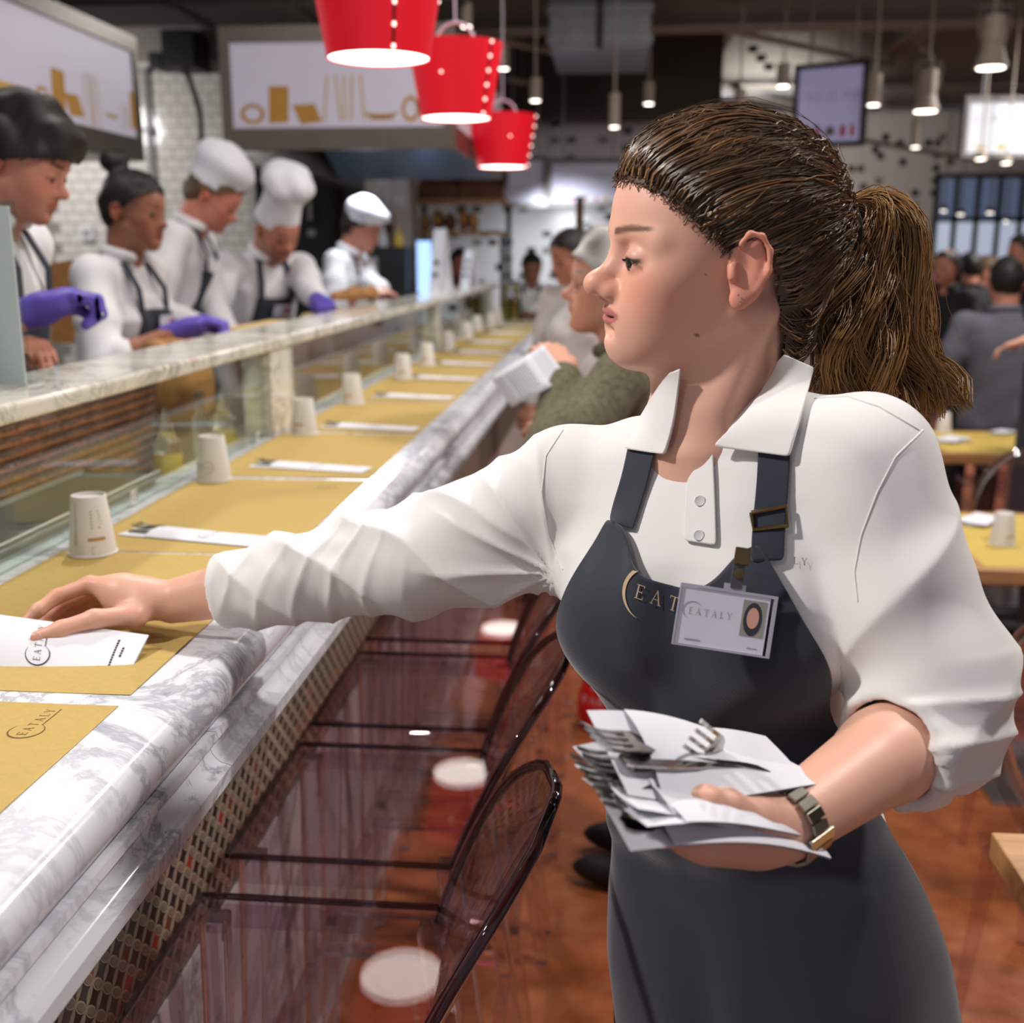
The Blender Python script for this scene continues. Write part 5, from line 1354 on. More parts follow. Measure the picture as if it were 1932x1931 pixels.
# left hand: palm up under the stack
LI = at(1270, 1535, .80); LL = at(1300, 1583, .80)
tl = [[at(1215, 1512, .79), at(1178, 1495, .785), at(1150, 1480, .782)], [at(1222, 1535, .785), at(1180, 1517, .78), at(1148, 1502, .777)], [at(1232, 1555, .783), at(1192, 1540, .778), at(1165, 1528, .775)], [at(1250, 1578, .785), at(1216, 1566, .78), at(1190, 1556, .778)]]
th = [at(1425, 1545, .815), at(1375, 1520, .80), at(1330, 1510, .79), at(1296, 1505, .785)]
hand_ops(B, Lwr, (LI, LL), -1, tl, th, 1.05, palm_r=.017)
B.cone(at(1420, 1572, .835), at(1340, 1578, .81), .026, .020, .015)
MOLES = [hp_ for hp_ in [(.052, .052, -.066, .0022), (.030, .058, -.070, .0030), (.047, .055, .004, .0018), (.030, .066, -.012, .0016), (.075, .034, -.075, .0012), (.03, .06, -.04, .0013)]]
SK = (222, 170, 148)
def wcol(P):
    c = face_col(P, HM, ws, SK, (164, 88, 88), (86, 58, 44), .38, lid=-.0005, browz=.0195, lf=LFW)
    for hand in ((Rwr, I_, thumb, tips), (Lwr, LI, th, tl)):
        for j in [f_[-1] for f_ in hand[3]] + [hand[1]] + [f_[0] for f_ in hand[3]]:
            w = .35 * np.exp(-(((P - j) ** 2).sum(1)) / .018 ** 2); c[:] = c * (1 - w[:, None]) + np.array(lin((204, 116, 92))[:3]) * w[:, None]
    return c
body = sculpt_obj('body', B, .0021, 'skin', woman, 2, None, wcol)
MOLES = []
# thumb nail and eyes
mat('nail', (214, 160, 144), .25); mat('eye_white', (212, 204, 198), .2); mat('iris', (52, 38, 30), .15)
tdir = nrm(thumb[3] - thumb[2]); tn = nrm(C0 - thumb[3]); tn = nrm(tn - (tn @ tdir) * tdir); ts_ = np.cross(tdir, tn)
nl = MB().sphere((0, 0, 0), 1, 14, 8); o = place(nl.build('nail', 'nail', None, smooth=True), woman)
Mx = np.eye(4); Mx[:3, 0] = tdir * .0068; Mx[:3, 1] = ts_ * .0056; Mx[:3, 2] = tn * .0022; Mx[:3, 3] = thumb[3] + tn * .0070 + tdir * .001
o.data.transform(Matrix(Mx.tolist()))
for y in (1, -1):
    c = hp(.0765, y * .031, -.0045)
    o = place(MB().sphere(c, .0130 * ws, 20, 14).build('eye', 'eye_white', None, smooth=True), woman)
    d = nrm(HM[:3, :3] @ V3(.90, .0, -.30)); ic = c + d * .0112 * ws
    mi = MB().lathe([(.0001, .0030), (.004, .0026), (.0068, .0010), (.0076, -.0010)], (0, 0, 0), 16, cap=False, ax=tuple(d)); mi.v = [tuple(np.array(v) + ic) for v in mi.v]
    i = mi.build('iris', 'iris', o, smooth=True)
ls = np.random.RandomState(2)
for y in (1,):                                # lashes of the lowered lids
    mbl = MB()
    for i in range(22):
        u = -1 + 2 * i / 21; a = hp(.0905 - .0060 * u * u, y * (.0325 + .0145 * u), -.0016 - .0036 * u * u)
        dd_ = HM[:3, :3] @ V3(.55, y * .35 * u, -.55 + .12 * ls.rand()); b = a + dd_ * .0030; c_ = a + dd_ * .0052 + HM[:3, :3] @ V3(.001, 0, .0014)
        mbl.tube([a, b, c_], [.00035, .0003, .0001], 4)
    place(mbl.build('eyelashes', mat('lash', (24, 17, 15), .6), None), woman)
# ---- trousers and shoes (under the apron)
T = Sculpt()
T.tube(Pv, Z3, Ld, Fd, TL, [(-.2, .155, .105, 0), (.15, .15, .10, 0)], .02)
mat('black_plastic', (22, 22, 22), .55); mat('dark_trousers', (28, 29, 33), .85)
for sgn in (-1, 1):
    hip = Pv + Ld * sgn * .085 - Z3 * .06; kn = V3(hip[0], hip[1], .48) + Fd * .02; an = V3(hip[0], hip[1], .09)
    T.chain([hip, kn, an], [.082, .058, .042], .02)
sculpt_obj('trousers', T, .009, 'dark_trousers', woman)
for sgn in (-1, 1):
    S = Sculpt(); a = Pv + Ld * sgn * .085; S.ell(V3(a[0], a[1], .045) + Fd * .06, (.13, .045, .042), np.stack([Fd * V3(1, 1, 0) / np.linalg.norm((Fd * V3(1, 1, 0))), np.cross(Z3, Fd), Z3], 1), .01); sculpt_obj('shoe', S, .008, 'black_plastic', woman)
# ---- polo shirt
S = Sculpt()
st = [(.10, .136, .106, .0), (.30, .122, .100, .004), (.48, .108, .096, .004), (.60, .130, .104, .006), (.70, .156, .112, .004), (.86, .158, .098, -.002), (.97, .142, .080, -.010), (1.05, .100, .064, -.014), (1.10, .072, .056, -.016)]
S.tube(Pv, Ud, Ld, Fd, TL, st, .02)
for y in (-1, 1):
    S.ell(Pv + Ud * TL * .70 + Ld * y * .068 + Fd * .075, (.062, .050, .066), np.stack([Ld, Fd, Ud], 1), .035)
for sh in (Rsh, Lsh):
    S.cone(Nk + (sh - Nk) * .35 - Ud * .020, sh - Ud * .004, .046, .052, .03)
S.cone(Nk + Ld * .045 - Ud * .006 - Fd * .01, Nk + (Lsh - Nk) * .6 + Ud * .012, .034, .036, .03)
Rcuff = Rel + (Rwr - Rel) * .72
Rmid = at(895, 1010, 1.225)
S.chain([Rsh, Rmid, Rel, Rel + (Rcuff - Rel) * .6, Rcuff], [.054, .060, .057, .050, .045], .02)
S.cone(Rsh + (Rel - Rsh) * .12 - Ud * .075, Rsh + (Rel - Rsh) * .75 - Z3 * .028, .032, .045, .05)       # loose cloth under the arm
Lcuff = Lel + (Lwr - Lel) * .26
S.chain([Lsh, Lsh + (Lel - Lsh) * .5, Lel], [.062, .064, .057], .02); S.cone(Lel, Lcuff, .057, .053, .02)
S.cone(Lel - Z3 * .005, Lel + Z3 * .05 + Ld * .004, .052, .056, .03)
# openings: cuffs and neck
d = nrm(Rwr - Rel); S.cone(Rcuff - d * .045, Rcuff + d * .08, .0385, .0395, .003, True)
def half(c, n, r=.085):
    def fn(P):
        q = P - c; h = q @ n; w = np.linalg.norm(q - np.outer(h, n), axis=1); return np.maximum(-h, w - r)
    return fn
S.raw(half(Rcuff + d * .005, d), Rcuff + d * .05 - .1, Rcuff + d * .05 + .1, .002, True)
d2 = nrm(Lwr - Lel); S.cone(Lcuff - d2 * .015, Lcuff + d2 * .1, .0435, .0435, .003, True)
S.raw(half(Lcuff + d2 * .012, d2, .068), Lcuff + d2 * .03 - .08, Lcuff + d2 * .03 + .08, .002, True)
S.cone(Nk - Ud * .02 + Fd * .006, Nk + Ud * .1, .053, .056, .006, True)
vA, vB = Nk + Fd * .055 + Ud * .0, at(1303, 905, 1.0)
S.cone(vA, vB, .024, .001, .004, True)
def cloth_disp(P):
    h = np.zeros(len(P))
    def along(a, b):
        ab = b - a; L = np.linalg.norm(ab); t = (P - a) @ ab / (L * L); r = P - a - t[:, None] * ab
        return t, r, np.linalg.norm(r, axis=1), ab / L
    # right sleeve: long diagonal drapes running down from the top of the arm
    t, r, d_, ax = along(Rsh, Rcuff); w = smoothstep(-.02, .15, t) * smoothstep(1.02, .93, t) * smoothstep(.12, .095, d_)
    side = np.cross(ax, Z3); side = nrm(side); up = np.cross(side, ax)
    th_ = np.arctan2(r @ up, -(r @ side))                        # 0 faces the viewer
    ph = 15.5 * t - 1.25 * th_ + .9 * wob(P, 9, 2) + .35 * np.sin(5 * t)
    rg = (1 - np.abs(np.sin(ph))) ** 1.6
    amp = .0095 * (.55 + .45 * np.sin(7 * t + 1.5 * th_ + 1) ** 2) * (.6 + .4 * smoothstep(.05, .3, t))
    h += w * (amp * (rg - .35))
    ph2 = 26 * t + 1.9 * th_ + 1.2 * wob(P, 14, 3); h += w * .0035 * ((1 - np.abs(np.sin(ph2))) ** 2 - .3) * smoothstep(.35, .6, t)
    q = P - at(1050, 1085, 1.10); rr_ = np.linalg.norm(q, axis=1); an = np.arctan2(q @ -U0, -(q @ R0))
    h += .0060 * ((1 - np.abs(np.sin(6.5 * an + .8 * wob(P, 9, 3)))) ** 1.6 - .3) * smoothstep(.02, .06, rr_) * smoothstep(.21, .10, rr_) * smoothstep(.02, -.03, q @ R0)
    # left sleeve
    t, r, d_, ax = along(Lsh, Lel); w = smoothstep(.1, .35, t) * smoothstep(.125, .1, d_)
    th_ = np.arctan2(r @ Ld, r @ Fd)
    ph = 5.2 * t + 1.1 * th_ + .6 * wob(P, 8, 1); h += w * .0085 * ((1 - np.abs(np.sin(ph))) ** 1.5 - .3)
    ph = 22 * t - .9 * th_ + .8 * wob(P, 12, 4); h += w * .0055 * smoothstep(.72, .98, t) * ((1 - np.abs(np.sin(ph))) ** 1.5 - .3)
    # torso: soft vertical drapes and pull lines from the armpits
    q = P - Pv; tt = (q @ Ud) / TL; l = q @ Ld; f = q @ Fd
    wt = smoothstep(.02, .05, f) * smoothstep(1.0, .85, tt) * smoothstep(.17, .13, np.abs(l))
    h += wt * .006 * np.sin(38 * l + 3 * tt + 1.5 * wob(P, 10, 2)) * smoothstep(.95, .6, tt)
    h += .0022 * wob(P, 28, 4) + .001 * wob(P, 60, 2)
    return h
shirt = sculpt_obj('polo_shirt', S, .0034, 'white_shirt', woman, 2, cloth_disp)
# ---- hair
from mathutils.bvhtree import BVHTree
def bvh_of(*objs):
    v = []; f = []
    for o in objs:
        n = len(v); co = np.empty(len(o.data.vertices) * 3, np.float32); o.data.vertices.foreach_get('co', co); co = co.reshape(-1, 3)
        v += co.tolist(); f += [[i + n for i in p.vertices] for p in o.data.polygons]
    return BVHTree.FromPolygons(v, f)
def strands(name, paths, r0, r1, col, m, parent, seg=3):
    """paths (n, k, 3) -> thin three-sided tubes in one mesh; col (n, k, 3)"""
    n, k, _ = paths.shape; d = np.gradient(paths, axis=1); d /= np.maximum(1e-9, np.linalg.norm(d, axis=2))[..., None]
    a = np.cross(d, V3(.31, .52, .79)); a /= np.maximum(1e-9, np.linalg.norm(a, axis=2))[..., None]; b = np.cross(d, a)
    t = np.linspace(0, 1, k); r = (r0 * (1 - t) + r1 * t)[None, :, None]
    V = np.stack([paths + r * (a * math.cos(2 * math.pi * s / seg) + b * math.sin(2 * math.pi * s / seg)) for s in range(seg)], 2)   # n,k,seg,3
    idx = np.arange(n * k * seg).reshape(n, k, seg)
    F = np.stack([idx[:, :-1, :], np.roll(idx, -1, 2)[:, :-1, :], np.roll(idx, -1, 2)[:, 1:, :], idx[:, 1:, :]], -1).reshape(-1, 4)
    C = np.repeat(col[:, :, None, :], seg, 2).reshape(-1, 3)
    me = np_mesh(name, V.reshape(-1, 3), F, m, True, C); o = bpy.data.objects.new(name, me); COL.objects.link(o); return place(o, parent)
hr = np.random.RandomState(4)
DK, MDc, LT = np.array(lin((38, 26, 20))[:3]), np.array(lin((100, 72, 48))[:3]), np.array(lin((178, 132, 82))[:3])
def hairline(q):
    """positive inside the hair; q in head coordinates"""
    x, y, z = q[:, 0], np.abs(q[:, 1]), q[:, 2]
    edge = np.interp(z, [-.10, -.06, -.015, .004, .022, .036, .050, .062, .075], [-.058, -.050, -.030, .012, .034, .052, .070, .092, .12])
    ear = smoothstep(.055, .062, y) * np.exp(-((x + .010) / .024) ** 2 - ((z + .012) / .034) ** 2)
    return edge - x - .10 * np.clip(ear - .35, 0, 1)
H = Sculpt()
def he(c, r, k=.02, sub=False): H.ell(hp(*c), V3(*r) * ws, HM[:3, :3], k, sub)
he((-.008, 0, .037), (.0955, .0775, .0860)); he((-.045, 0, .020), (.064, .066, .075), .03); he((-.050, 0, -.040), (.040, .050, .055), .03); he((-.060, 0, -.078), (.032, .042, .040), .02)
he((-.082, 0, .028), (.032, .028, .032), .03); he((.030, 0, .034), (.0645, .0645, .0685), .03)
hv, hf = H.mesh(.005, 2); HBV = BVHTree.FromPolygons(((hv - HM[:3, 3]) @ HM[:3, :3] / ws).tolist(), hf.tolist())
hair = sculpt_obj('hair', H, .0032, 'vcol_plain', woman, 2, lambda P: .0016 * wob(P, 90, 3), lambda P: np.tile(MDc * .42, (len(P), 1)), cut=lambda P: hairline(loc_of(HM, ws, P)) > .001)
tie = V3(-.118, 0, .030)
def on_scalp(q, off):
    """push head-space points out to the hair surface"""
    c = V3(-.015, 0, .025); sh_ = q.shape; d = (q - c).reshape(-1, 3); d = d / np.linalg.norm(d, axis=-1, keepdims=True)
    r = np.array([(HBV.ray_cast(Vector(c + w_ * .3), Vector(-w_))[3] or .2) for w_ in d]); r = .3 - r
    return c + d.reshape(sh_) * (r.reshape(sh_[:-1]) + off)[..., None]
n = 0; P0 = []
while n < 5200:
    d = hr.normal(size=(4000, 3)); d /= np.linalg.norm(d, axis=1)[:, None]
    q = on_scalp(V3(-.015, 0, .025) + d * .08, np.zeros(4000)); g = hairline(q); ok = (g > -.001) & (q[:, 2] > -.085) & (q[:, 0] > -.098)
    # more roots near the hairline
    ok &= hr.rand(4000) < np.where(g < .02, 1.0, .55); P0.append(q[ok]); n += ok.sum()
P0 = np.concatenate(P0)[:5200]; n = len(P0); k = 12
t = np.linspace(0, 1, k)[None, :, None]
end = tie + np.stack([np.zeros(n), P0[:, 1] * .25 + hr.normal(size=n) * .004, (P0[:, 2] - .03) * .22 + hr.normal(size=n) * .004], 1)
mid = (P0 * .5 + tie * .5); 
path = P0[:, None] * (1 - t) + end[:, None] * t
# hair is swept up and back: bow the path upwards above the ear, downwards below
bow = (.020 * np.sin(math.pi * t[..., 0]) * np.sign(.02 + P0[:, 2:3] * .5)); path[:, :, 2] += bow * (np.abs(P0[:, 1:2]) > .02)
clump = (np.sin(P0[:, 1] * 260 + P0[:, 2] * 190) * .5 + .5)
wv = np.sin(t[..., 0] * 9 + P0[:, 2:3] * 160 + P0[:, 1:2] * 90) * .0022 * (1 - t[..., 0])
off = .0016 + .0035 * clump[:, None] * np.sin(math.pi * np.clip(t[..., 0] * 1.1, 0, 1)) + hr.rand(n, 1) * .0022 + wv * .5
path2 = on_scalp(path, off); path2[:, :, 2] += wv
blend_ = smoothstep(.78, 1.0, t[..., 0])[..., None]; path2 = path2 * (1 - blend_) + path * blend_
path2[:, 0] = on_scalp(P0[:, None], np.full((n, 1), -.002))[:, 0]
frz = (hr.rand(n) < .16)[:, None, None]; path2 = path2 + frz * hr.normal(size=(n, k, 3)) * .0022
W_ = HM[:3, 3] + (path2 * ws) @ HM[:3, :3].T
tone = np.clip(.25 + .75 * hr.rand(n) * (.45 + .55 * clump) + .25 * smoothstep(.02, .09, P0[:, 2]), 0, 1)[:, None, None]
C = (DK * (1 - tone) + MDc * tone) * np.ones((n, k, 1)); gl = (hr.rand(n, 1, 1) < .16); C = np.where(gl, C * .45 + LT * .55, C)
tag(strands('hair_strands', W_, .0010, .0008, C, 'hair_strand', woman), kind='stuff')
# short curly baby hairs along the hairline
n = 420; d = hr.normal(size=(16000, 3)); d /= np.linalg.norm(d, axis=1)[:, None]; q = on_scalp(V3(-.015, 0, .025) + d * .08, np.zeros(16000)); g = hairline(q)
q = q[(np.abs(g) < .008) & (q[:, 0] > -.0)][:n]; n = len(q); k = 9; t = np.linspace(0, 1, k)[None, :, None]
dirn = (tie - q); dirn /= np.linalg.norm(dirn, axis=1)[:, None]; out = q / np.linalg.norm(q, axis=1)[:, None]
ph = hr.rand(n, 1) * 6.28; amp = hr.rand(n, 1) * .004 + .0015
path = q[:, None] + dirn[:, None] * t * (.020 + .02 * hr.rand(n, 1, 1)) + out[:, None] * (.003 + .004 * np.sin(math.pi * t)) * hr.rand(n, 1, 1)
path[:, :, 2] += np.sin(t[..., 0] * 8 + ph) * amp; path += out[:, None] * (np.cos(t[..., 0] * 8 + ph) * amp * .8)[..., None]
W_ = HM[:3, 3] + (path * ws) @ HM[:3, :3].T; C = (MDc * .9 * np.ones((n, k, 1)))
tag(strands('hairline_curls', W_, .0005, .0003, C, 'hair_strand', woman), kind='stuff')
# hair tie
mat('hair_tie', (16, 16, 18), .8, bump=.6, bscale=260)
tp = hp(*tie); tx = HM[:3, :3] @ V3(1, 0, -.25); tx = nrm(tx)
mt = MB()
for kk in range(3):
    cc = tp + tx * (.006 - .006 * kk); a1 = nrm(np.cross(tx, V3(0, 1, 0))); b1 = np.cross(tx, a1)
    mt.tube([cc + (a1 * math.cos(s) + b1 * math.sin(s)) * .0185 for s in np.linspace(0, 2 * math.pi, 25)], .0058, 8, cap=False)
place(mt.build('hair_tie', 'hair_tie', None, smooth=True), woman)
# ponytail: wavy locks falling behind the shoulder
nc, ns, k = 84, 34, 20
u = hr.uniform(-1, 1, nc); dd = hr.uniform(-1, 1, nc); ln = hr.uniform(.72, 1.05, nc)
ctrl = []
for i in range(nc):
    a, b, f = u[i], dd[i], ln[i]
    pts = [at(1588, 392 + 10 * a, 1.085 + .006 * b), at(1650 + 14 * a, 372 + 26 * a * -1 + 20, 1.085 + .018 * b), at(1672 + 58 * a, 448 - 34 * a, 1.085 + .035 * b), at(1655 + 88 * a, 560 + 6 * a, 1.085 + .042 * b), at(1660 + 112 * a + 8 * b, 650 + 20 * a, 1.085 + .046 * b), at(1682 + 135 * a + hr.normal() * 14, 650 + 115 * f, 1.085 + .050 * b)]
    ctrl.append(pts)
ctrl = np.array(ctrl)                                             # nc, 6, 3
tt = np.linspace(0, 1, k); x = tt * 5; i0 = np.minimum(x.astype(int), 4); fr = (x - i0)[None, :, None]
def cr(p):                                                        # catmull-rom
    pp = np.concatenate([2 * p[:, :1] - p[:, 1:2], p, 2 * p[:, -1:] - p[:, -2:-1]], 1)
    a, b, c, d = pp[:, i0], pp[:, i0 + 1], pp[:, i0 + 2], pp[:, i0 + 3]
    return .5 * (2 * b + (c - a) * fr + (2 * a - 5 * b + 4 * c - d) * fr ** 2 + (3 * b - a - 3 * c + d) * fr ** 3)
lock = cr(ctrl)
ph = hr.rand(nc, 1) * 6.28; fq = hr.uniform(9, 15, (nc, 1)); am = (.002 + .0125 * tt ** 1.25)[None] * hr.uniform(.5, 1.3, (nc, 1))
lock += (np.sin(fq * tt[None] + ph) * am)[..., None] * R0 + (np.cos(fq * tt[None] + ph) * am)[..., None] * V3(0, 1, 0) + (np.sin(fq * .8 * tt[None] + ph * 2) * am * .5)[..., None] * Z3
lo_ = hr.normal(size=(nc, ns, 1, 3)) * (.0022 + .0028 * np.sin(math.pi * np.clip(tt, 0, .8)))[None, None, :, None]
sp = lock[:, None] + lo_ + np.sin(tt * 14 + hr.rand(nc, ns, 1) * 6)[..., None] * hr.normal(size=(nc, ns, 1, 3)) * .0008 * tt[None, None, :, None]
sp = sp.reshape(nc * ns, k, 3)
tone = np.clip(np.repeat(.15 + .75 * hr.rand(nc), ns) + hr.normal(size=nc * ns) * .15, 0, 1)[:, None, None]
C = MDc * .8 * (1 - tone) + LT * tone; C = C * np.ones((1, k, 1)); C[..., 0] *= 1.04; C[..., 2] *= .85
tag(strands('ponytail', sp, .0008, .0005, C, 'hair_strand', woman), kind='stuff')
# stray wisps
n = 130; k2 = 14; b0 = sp[hr.choice(len(sp), n)][:, :k2].copy(); b0 += np.cumsum(hr.normal(size=(n, k2, 3)) * .0022, 1) + (np.linspace(0, 1, k2) ** 2)[None, :, None] * hr.normal(size=(n, 1, 3)) * .022
tag(strands('stray_hair', b0, .00035, .0002, np.ones((n, k2, 3)) * LT * .9, 'hair_strand', woman), kind='stuff')
b0 = (HM[:3, 3] + (path2[hr.choice(len(path2), 70)] * ws) @ HM[:3, :3].T); cc = HM[:3, 3]; ou = (b0 - cc) / np.linalg.norm(b0 - cc, axis=2)[..., None]
b0 = b0 + ou * (np.sin(np.linspace(0, math.pi, 12))[None, :, None] * hr.rand(70, 1, 1) * .009)
tag(strands('flyaway_hair', b0, .0003, .0002, np.ones((70, 12, 3)) * MDc, 'hair_strand', woman), kind='stuff')

# ---- apron: wrapped round the torso
BT = Sculpt()
st2 = [(-1.3, .170, .128, .0), (-.6, .170, .128, .0), (-.15, .166, .122, .0), (.05, .150, .114, .0), (.22, .126, .104, .004), (.46, .106, .098, .004), (.58, .126, .106, .006), (.70, .158, .114, .004), (.86, .160, .100, -.002), (.97, .144, .082, -.010)]
BT.tube(Pv, Ud, Ld, Fd, TL, st2, .02)
for y in (-1, 1): BT.ell(Pv + Ud * TL * .70 + Ld * y * .068 + Fd * .075, (.064, .052, .068), np.stack([Ld, Fd, Ud], 1), .035)
bv, bf = BT.mesh(.009, 3); TBV = BVHTree.FromPolygons(bv.tolist(), bf.tolist())
def wrap(t, l, off):
    """point on the torso at height t, lateral metres l (in front), pushed out"""
    o = Pv + Ud * TL * t + Fd * .6 + Ld * l
    h = TBV.ray_cast(Vector(o), Vector(-Fd))
    return None if h[0] is None else np.array(h[0]) + np.array(h[1]) * off
def wrap_a(t, phi, off):
    o = Pv + Ud * TL * t; d = Fd * math.cos(phi) + Ld * math.sin(phi); h = TBV.ray_cast(Vector(o + d * .6), Vector(-d))
    p = np.array(h[0]) if h[0] is not None else o + d * .15
    return p + d * off
ts = list(np.linspace(-1.15, .10, 22)) + list(np.linspace(.125, .84, 26)); NU = 48
top_t = lambda u: .915 - .025 * u - .095 * math.exp(-((u - .12) / .50) ** 2) + .008 * math.sin(7 * u + 1)     # sagging bib edge
G = np.zeros((len(ts), NU + 1, 3))
for i, t0 in enumerate(ts):
    for j in range(NU + 1):
        u = -1 + 2 * j / NU
        pw = np.interp(t0, [-1.15, -.1, .16, .30, .45, .60, .72, .84], [1.75, 1.75, 1.62, 1.42, 1.22, .96, .82, .74])
        sk = np.interp(t0, [-1.15, .1, .2], [-.02, -.02, 0]); phi = pw * u
        t = t0 if t0 < .5 else .5 + (t0 - .5) * (top_t(u) - .5) / .34
        off = .008 + .004 * math.sin(phi * 5 + 4 * t) * np.interp(t, [.0, .5, .85], [.6, 1, .6])
        if t0 < .1: off += .010 * (.1 - t0) + .009 * (.1 - t0) * math.sin(9 * phi + 1.3 * math.sin(3 * phi))
        else: off += .0055 * math.sin(18 * (t - .35 * abs(phi + .2)) + 2.2 * phi) * np.interp(abs(t - .45), [0, .18, .3], [1, .7, 0.15])
        off += .009 * math.exp(-((t - .29 - .07 * phi) / .055) ** 2) * (t0 > .1) - .004 * math.exp(-((t - .17) / .03) ** 2)
        if t0 > .62: off += .014 * math.exp(-((u + .25) / .22) ** 2) * (t0 - .62) / .22 + .009 * math.exp(-((u - .45) / .2) ** 2) * (t0 - .62) / .22
        G[i, j] = wrap_a(t, phi, off)
v = G.reshape(-1, 3); idx = np.arange(len(v)).reshape(len(ts), NU + 1)
F = np.stack([idx[:-1, :-1], idx[:-1, 1:], idx[1:, 1:], idx[1:, :-1]], -1).reshape(-1, 4)
me = np_mesh('apron', v, F, 'navy_apron'); apron = bpy.data.objects.new('apron', me); COL.objects.link(apron); place(apron, woman)
md = apron.modifiers.new('sub', 'SUBSURF'); md.levels = 1; md.render_levels = 2
md = apron.modifiers.new('thick', 'SOLIDIFY'); md.thickness = .0022; md.offset = 1
# waist seam / folded band
wb_ = [wrap_a(.105, p_, .020) for p_ in np.linspace(-1.75, 1.75, 40)]
ABV = BVHTree.FromPolygons(v.tolist(), F.tolist()); SBV = bvh_of(shirt)
def cast(px, py, off, bvs):
    r = ray(px, py); r = r / np.linalg.norm(r); best = None
    for b in bvs:
        h = b.ray_cast(Vector(C0), Vector(r))
        if h[0] is not None and (best is None or h[3] < best[1]): best = (np.array(h[0]), h[3])
    return (best[0] if best else C0 + r * 1.05) - r * off
def patch(name, rows, m, off, parent, bvs, nx=10, ny=10, th=.0016, smooth_it=3, depth=None):
    """cloth piece lying on what it touches; rows = list of (left pixel, right pixel) from top to bottom"""
    g = np.zeros((ny + 1, nx + 1, 3)); ks = np.linspace(0, len(rows) - 1, ny + 1)
    for i, kk in enumerate(ks):
        a = min(int(kk), len(rows) - 2); f = kk - a
        L_ = np.array(rows[a][0]) * (1 - f) + np.array(rows[a + 1][0]) * f; R_ = np.array(rows[a][1]) * (1 - f) + np.array(rows[a + 1][1]) * f
        for j in range(nx + 1):
            p = L_ + (R_ - L_) * j / nx; g[i, j] = cast(p[0], p[1], off, bvs)
    for _ in range(smooth_it):
        q = g.copy(); q[1:-1, :] += .5 * (g[:-2, :] + g[2:, :] - 2 * g[1:-1, :]) * .6; g2 = q.copy(); g2[:, 1:-1] += .5 * (q[:, :-2] + q[:, 2:] - 2 * q[:, 1:-1]) * .6; g = g2
    v = g.reshape(-1, 3); idx = np.arange(len(v)).reshape(ny + 1, nx + 1)
    F = np.stack([idx[:-1, :-1], idx[1:, :-1], idx[1:, 1:], idx[:-1, 1:]], -1).reshape(-1, 4)
    me = np_mesh(name, v, F, m); o = bpy.data.objects.new(name, me); COL.objects.link(o)
    if parent is woman: place(o, woman)
    else: o.parent = parent
    md = o.modifiers.new('sub', 'SUBSURF'); md.levels = 1; md.render_levels = 2
    md = o.modifiers.new('thick', 'SOLIDIFY'); md.thickness = th; md.offset = 1
    return o
BBV = bvh_of(body); ALLB = [SBV, BBV]
# straps
patch('strap', [((1432, 845), (1492, 845)), ((1428, 920), (1488, 922)), ((1420, 985), (1482, 985)), ((1416, 1060), (1478, 1058))], 'navy_apron', .005, apron, ALLB + [ABV], 5, 12)
patch('strap', [((1188, 835), (1240, 835)), ((1175, 900), (1225, 905)), ((1158, 950), (1205, 970)), ((1150, 985), (1195, 1000))], 'navy_apron', .005, apron, ALLB + [ABV], 5, 10)
mat('brass_old', (120, 100, 70), .3, .9)
bc = [cast(x, y, .009, ALLB) for x, y in ((1418, 968), (1483, 955), (1486, 992), (1422, 1000))]
o = MB().tube([tuple(p) for p in bc + bc[:1]], .0022, 8).build('buckle', 'brass_old', apron, smooth=True)
# collar leaves, stand and placket
patch('collar', [((1478, 668), (1536, 694)), ((1452, 725), (1524, 742)), ((1408, 785), (1508, 800)), ((1345, 843), (1490, 862))], 'white_shirt', .010, woman, ALLB, 10, 14, .003, 5)
patch('collar', [((1262, 704), (1285, 695)), ((1232, 752), (1280, 750)), ((1205, 802), (1272, 808)), ((1180, 848), (1256, 858))], 'white_shirt', .009, woman, ALLB, 8, 12, .003, 5)
patch('placket', [((1298, 905), (1345, 845)), ((1293, 950), (1350, 950)), ((1290, 1020), (1352, 1030))], 'white_shirt', .0035, woman, [SBV], 5, 10, .0016, 3)
for px, py in ((1320, 945), (1318, 1010)):
    p = cast(px, py, .007, [SBV]); r = nrm(p - C0); o = place(MB().lathe([(.0045, -.001), (.005, 0), (.0045, .001), (.003, .0006)], p, 14, ax=tuple(-r)).build('button', 'white_plastic', None, smooth=True) if 'white_plastic' in MATS else MB().lathe([(.0045, -.001), (.005, 0)], p, 14, ax=tuple(-r)).build('button', mat('white_plastic', (228, 226, 228), .4)), woman)
# gold print on the bib
def on_apron(px0, py0, ux, uy, q):
    return flat_print('lettering', q, None, (1, 0, 0), (0, 1, 0), 'ink_gold', apron, fn=lambda a, b: cast(px0 + ux[0] * a + uy[0] * b, py0 + ux[1] * a + uy[1] * b, .0045, [ABV]))
q, w = word_quads('EATALY', 1.0, .55)
q = [s_ for s_ in q if max(p[0] for p in s_) < 3.9]
q += arc_quads(1.1, .55, 1.95, math.radians(48), math.radians(255), .26, 26)
on_apron(1196, 1128, (25, 8.5), (6.5, -26), q)
# embroidered letters on the shirt beside the bib
q, w = word_quads('LY', 1.0, .5); flat_print('embroidery', q, None, (1, 0, 0), (0, 1, 0), 'ink_dark', shirt, fn=lambda a, b: cast(1497 + 14 * a, 1064 + 2 * a - 13 * b, .003, [SBV]))
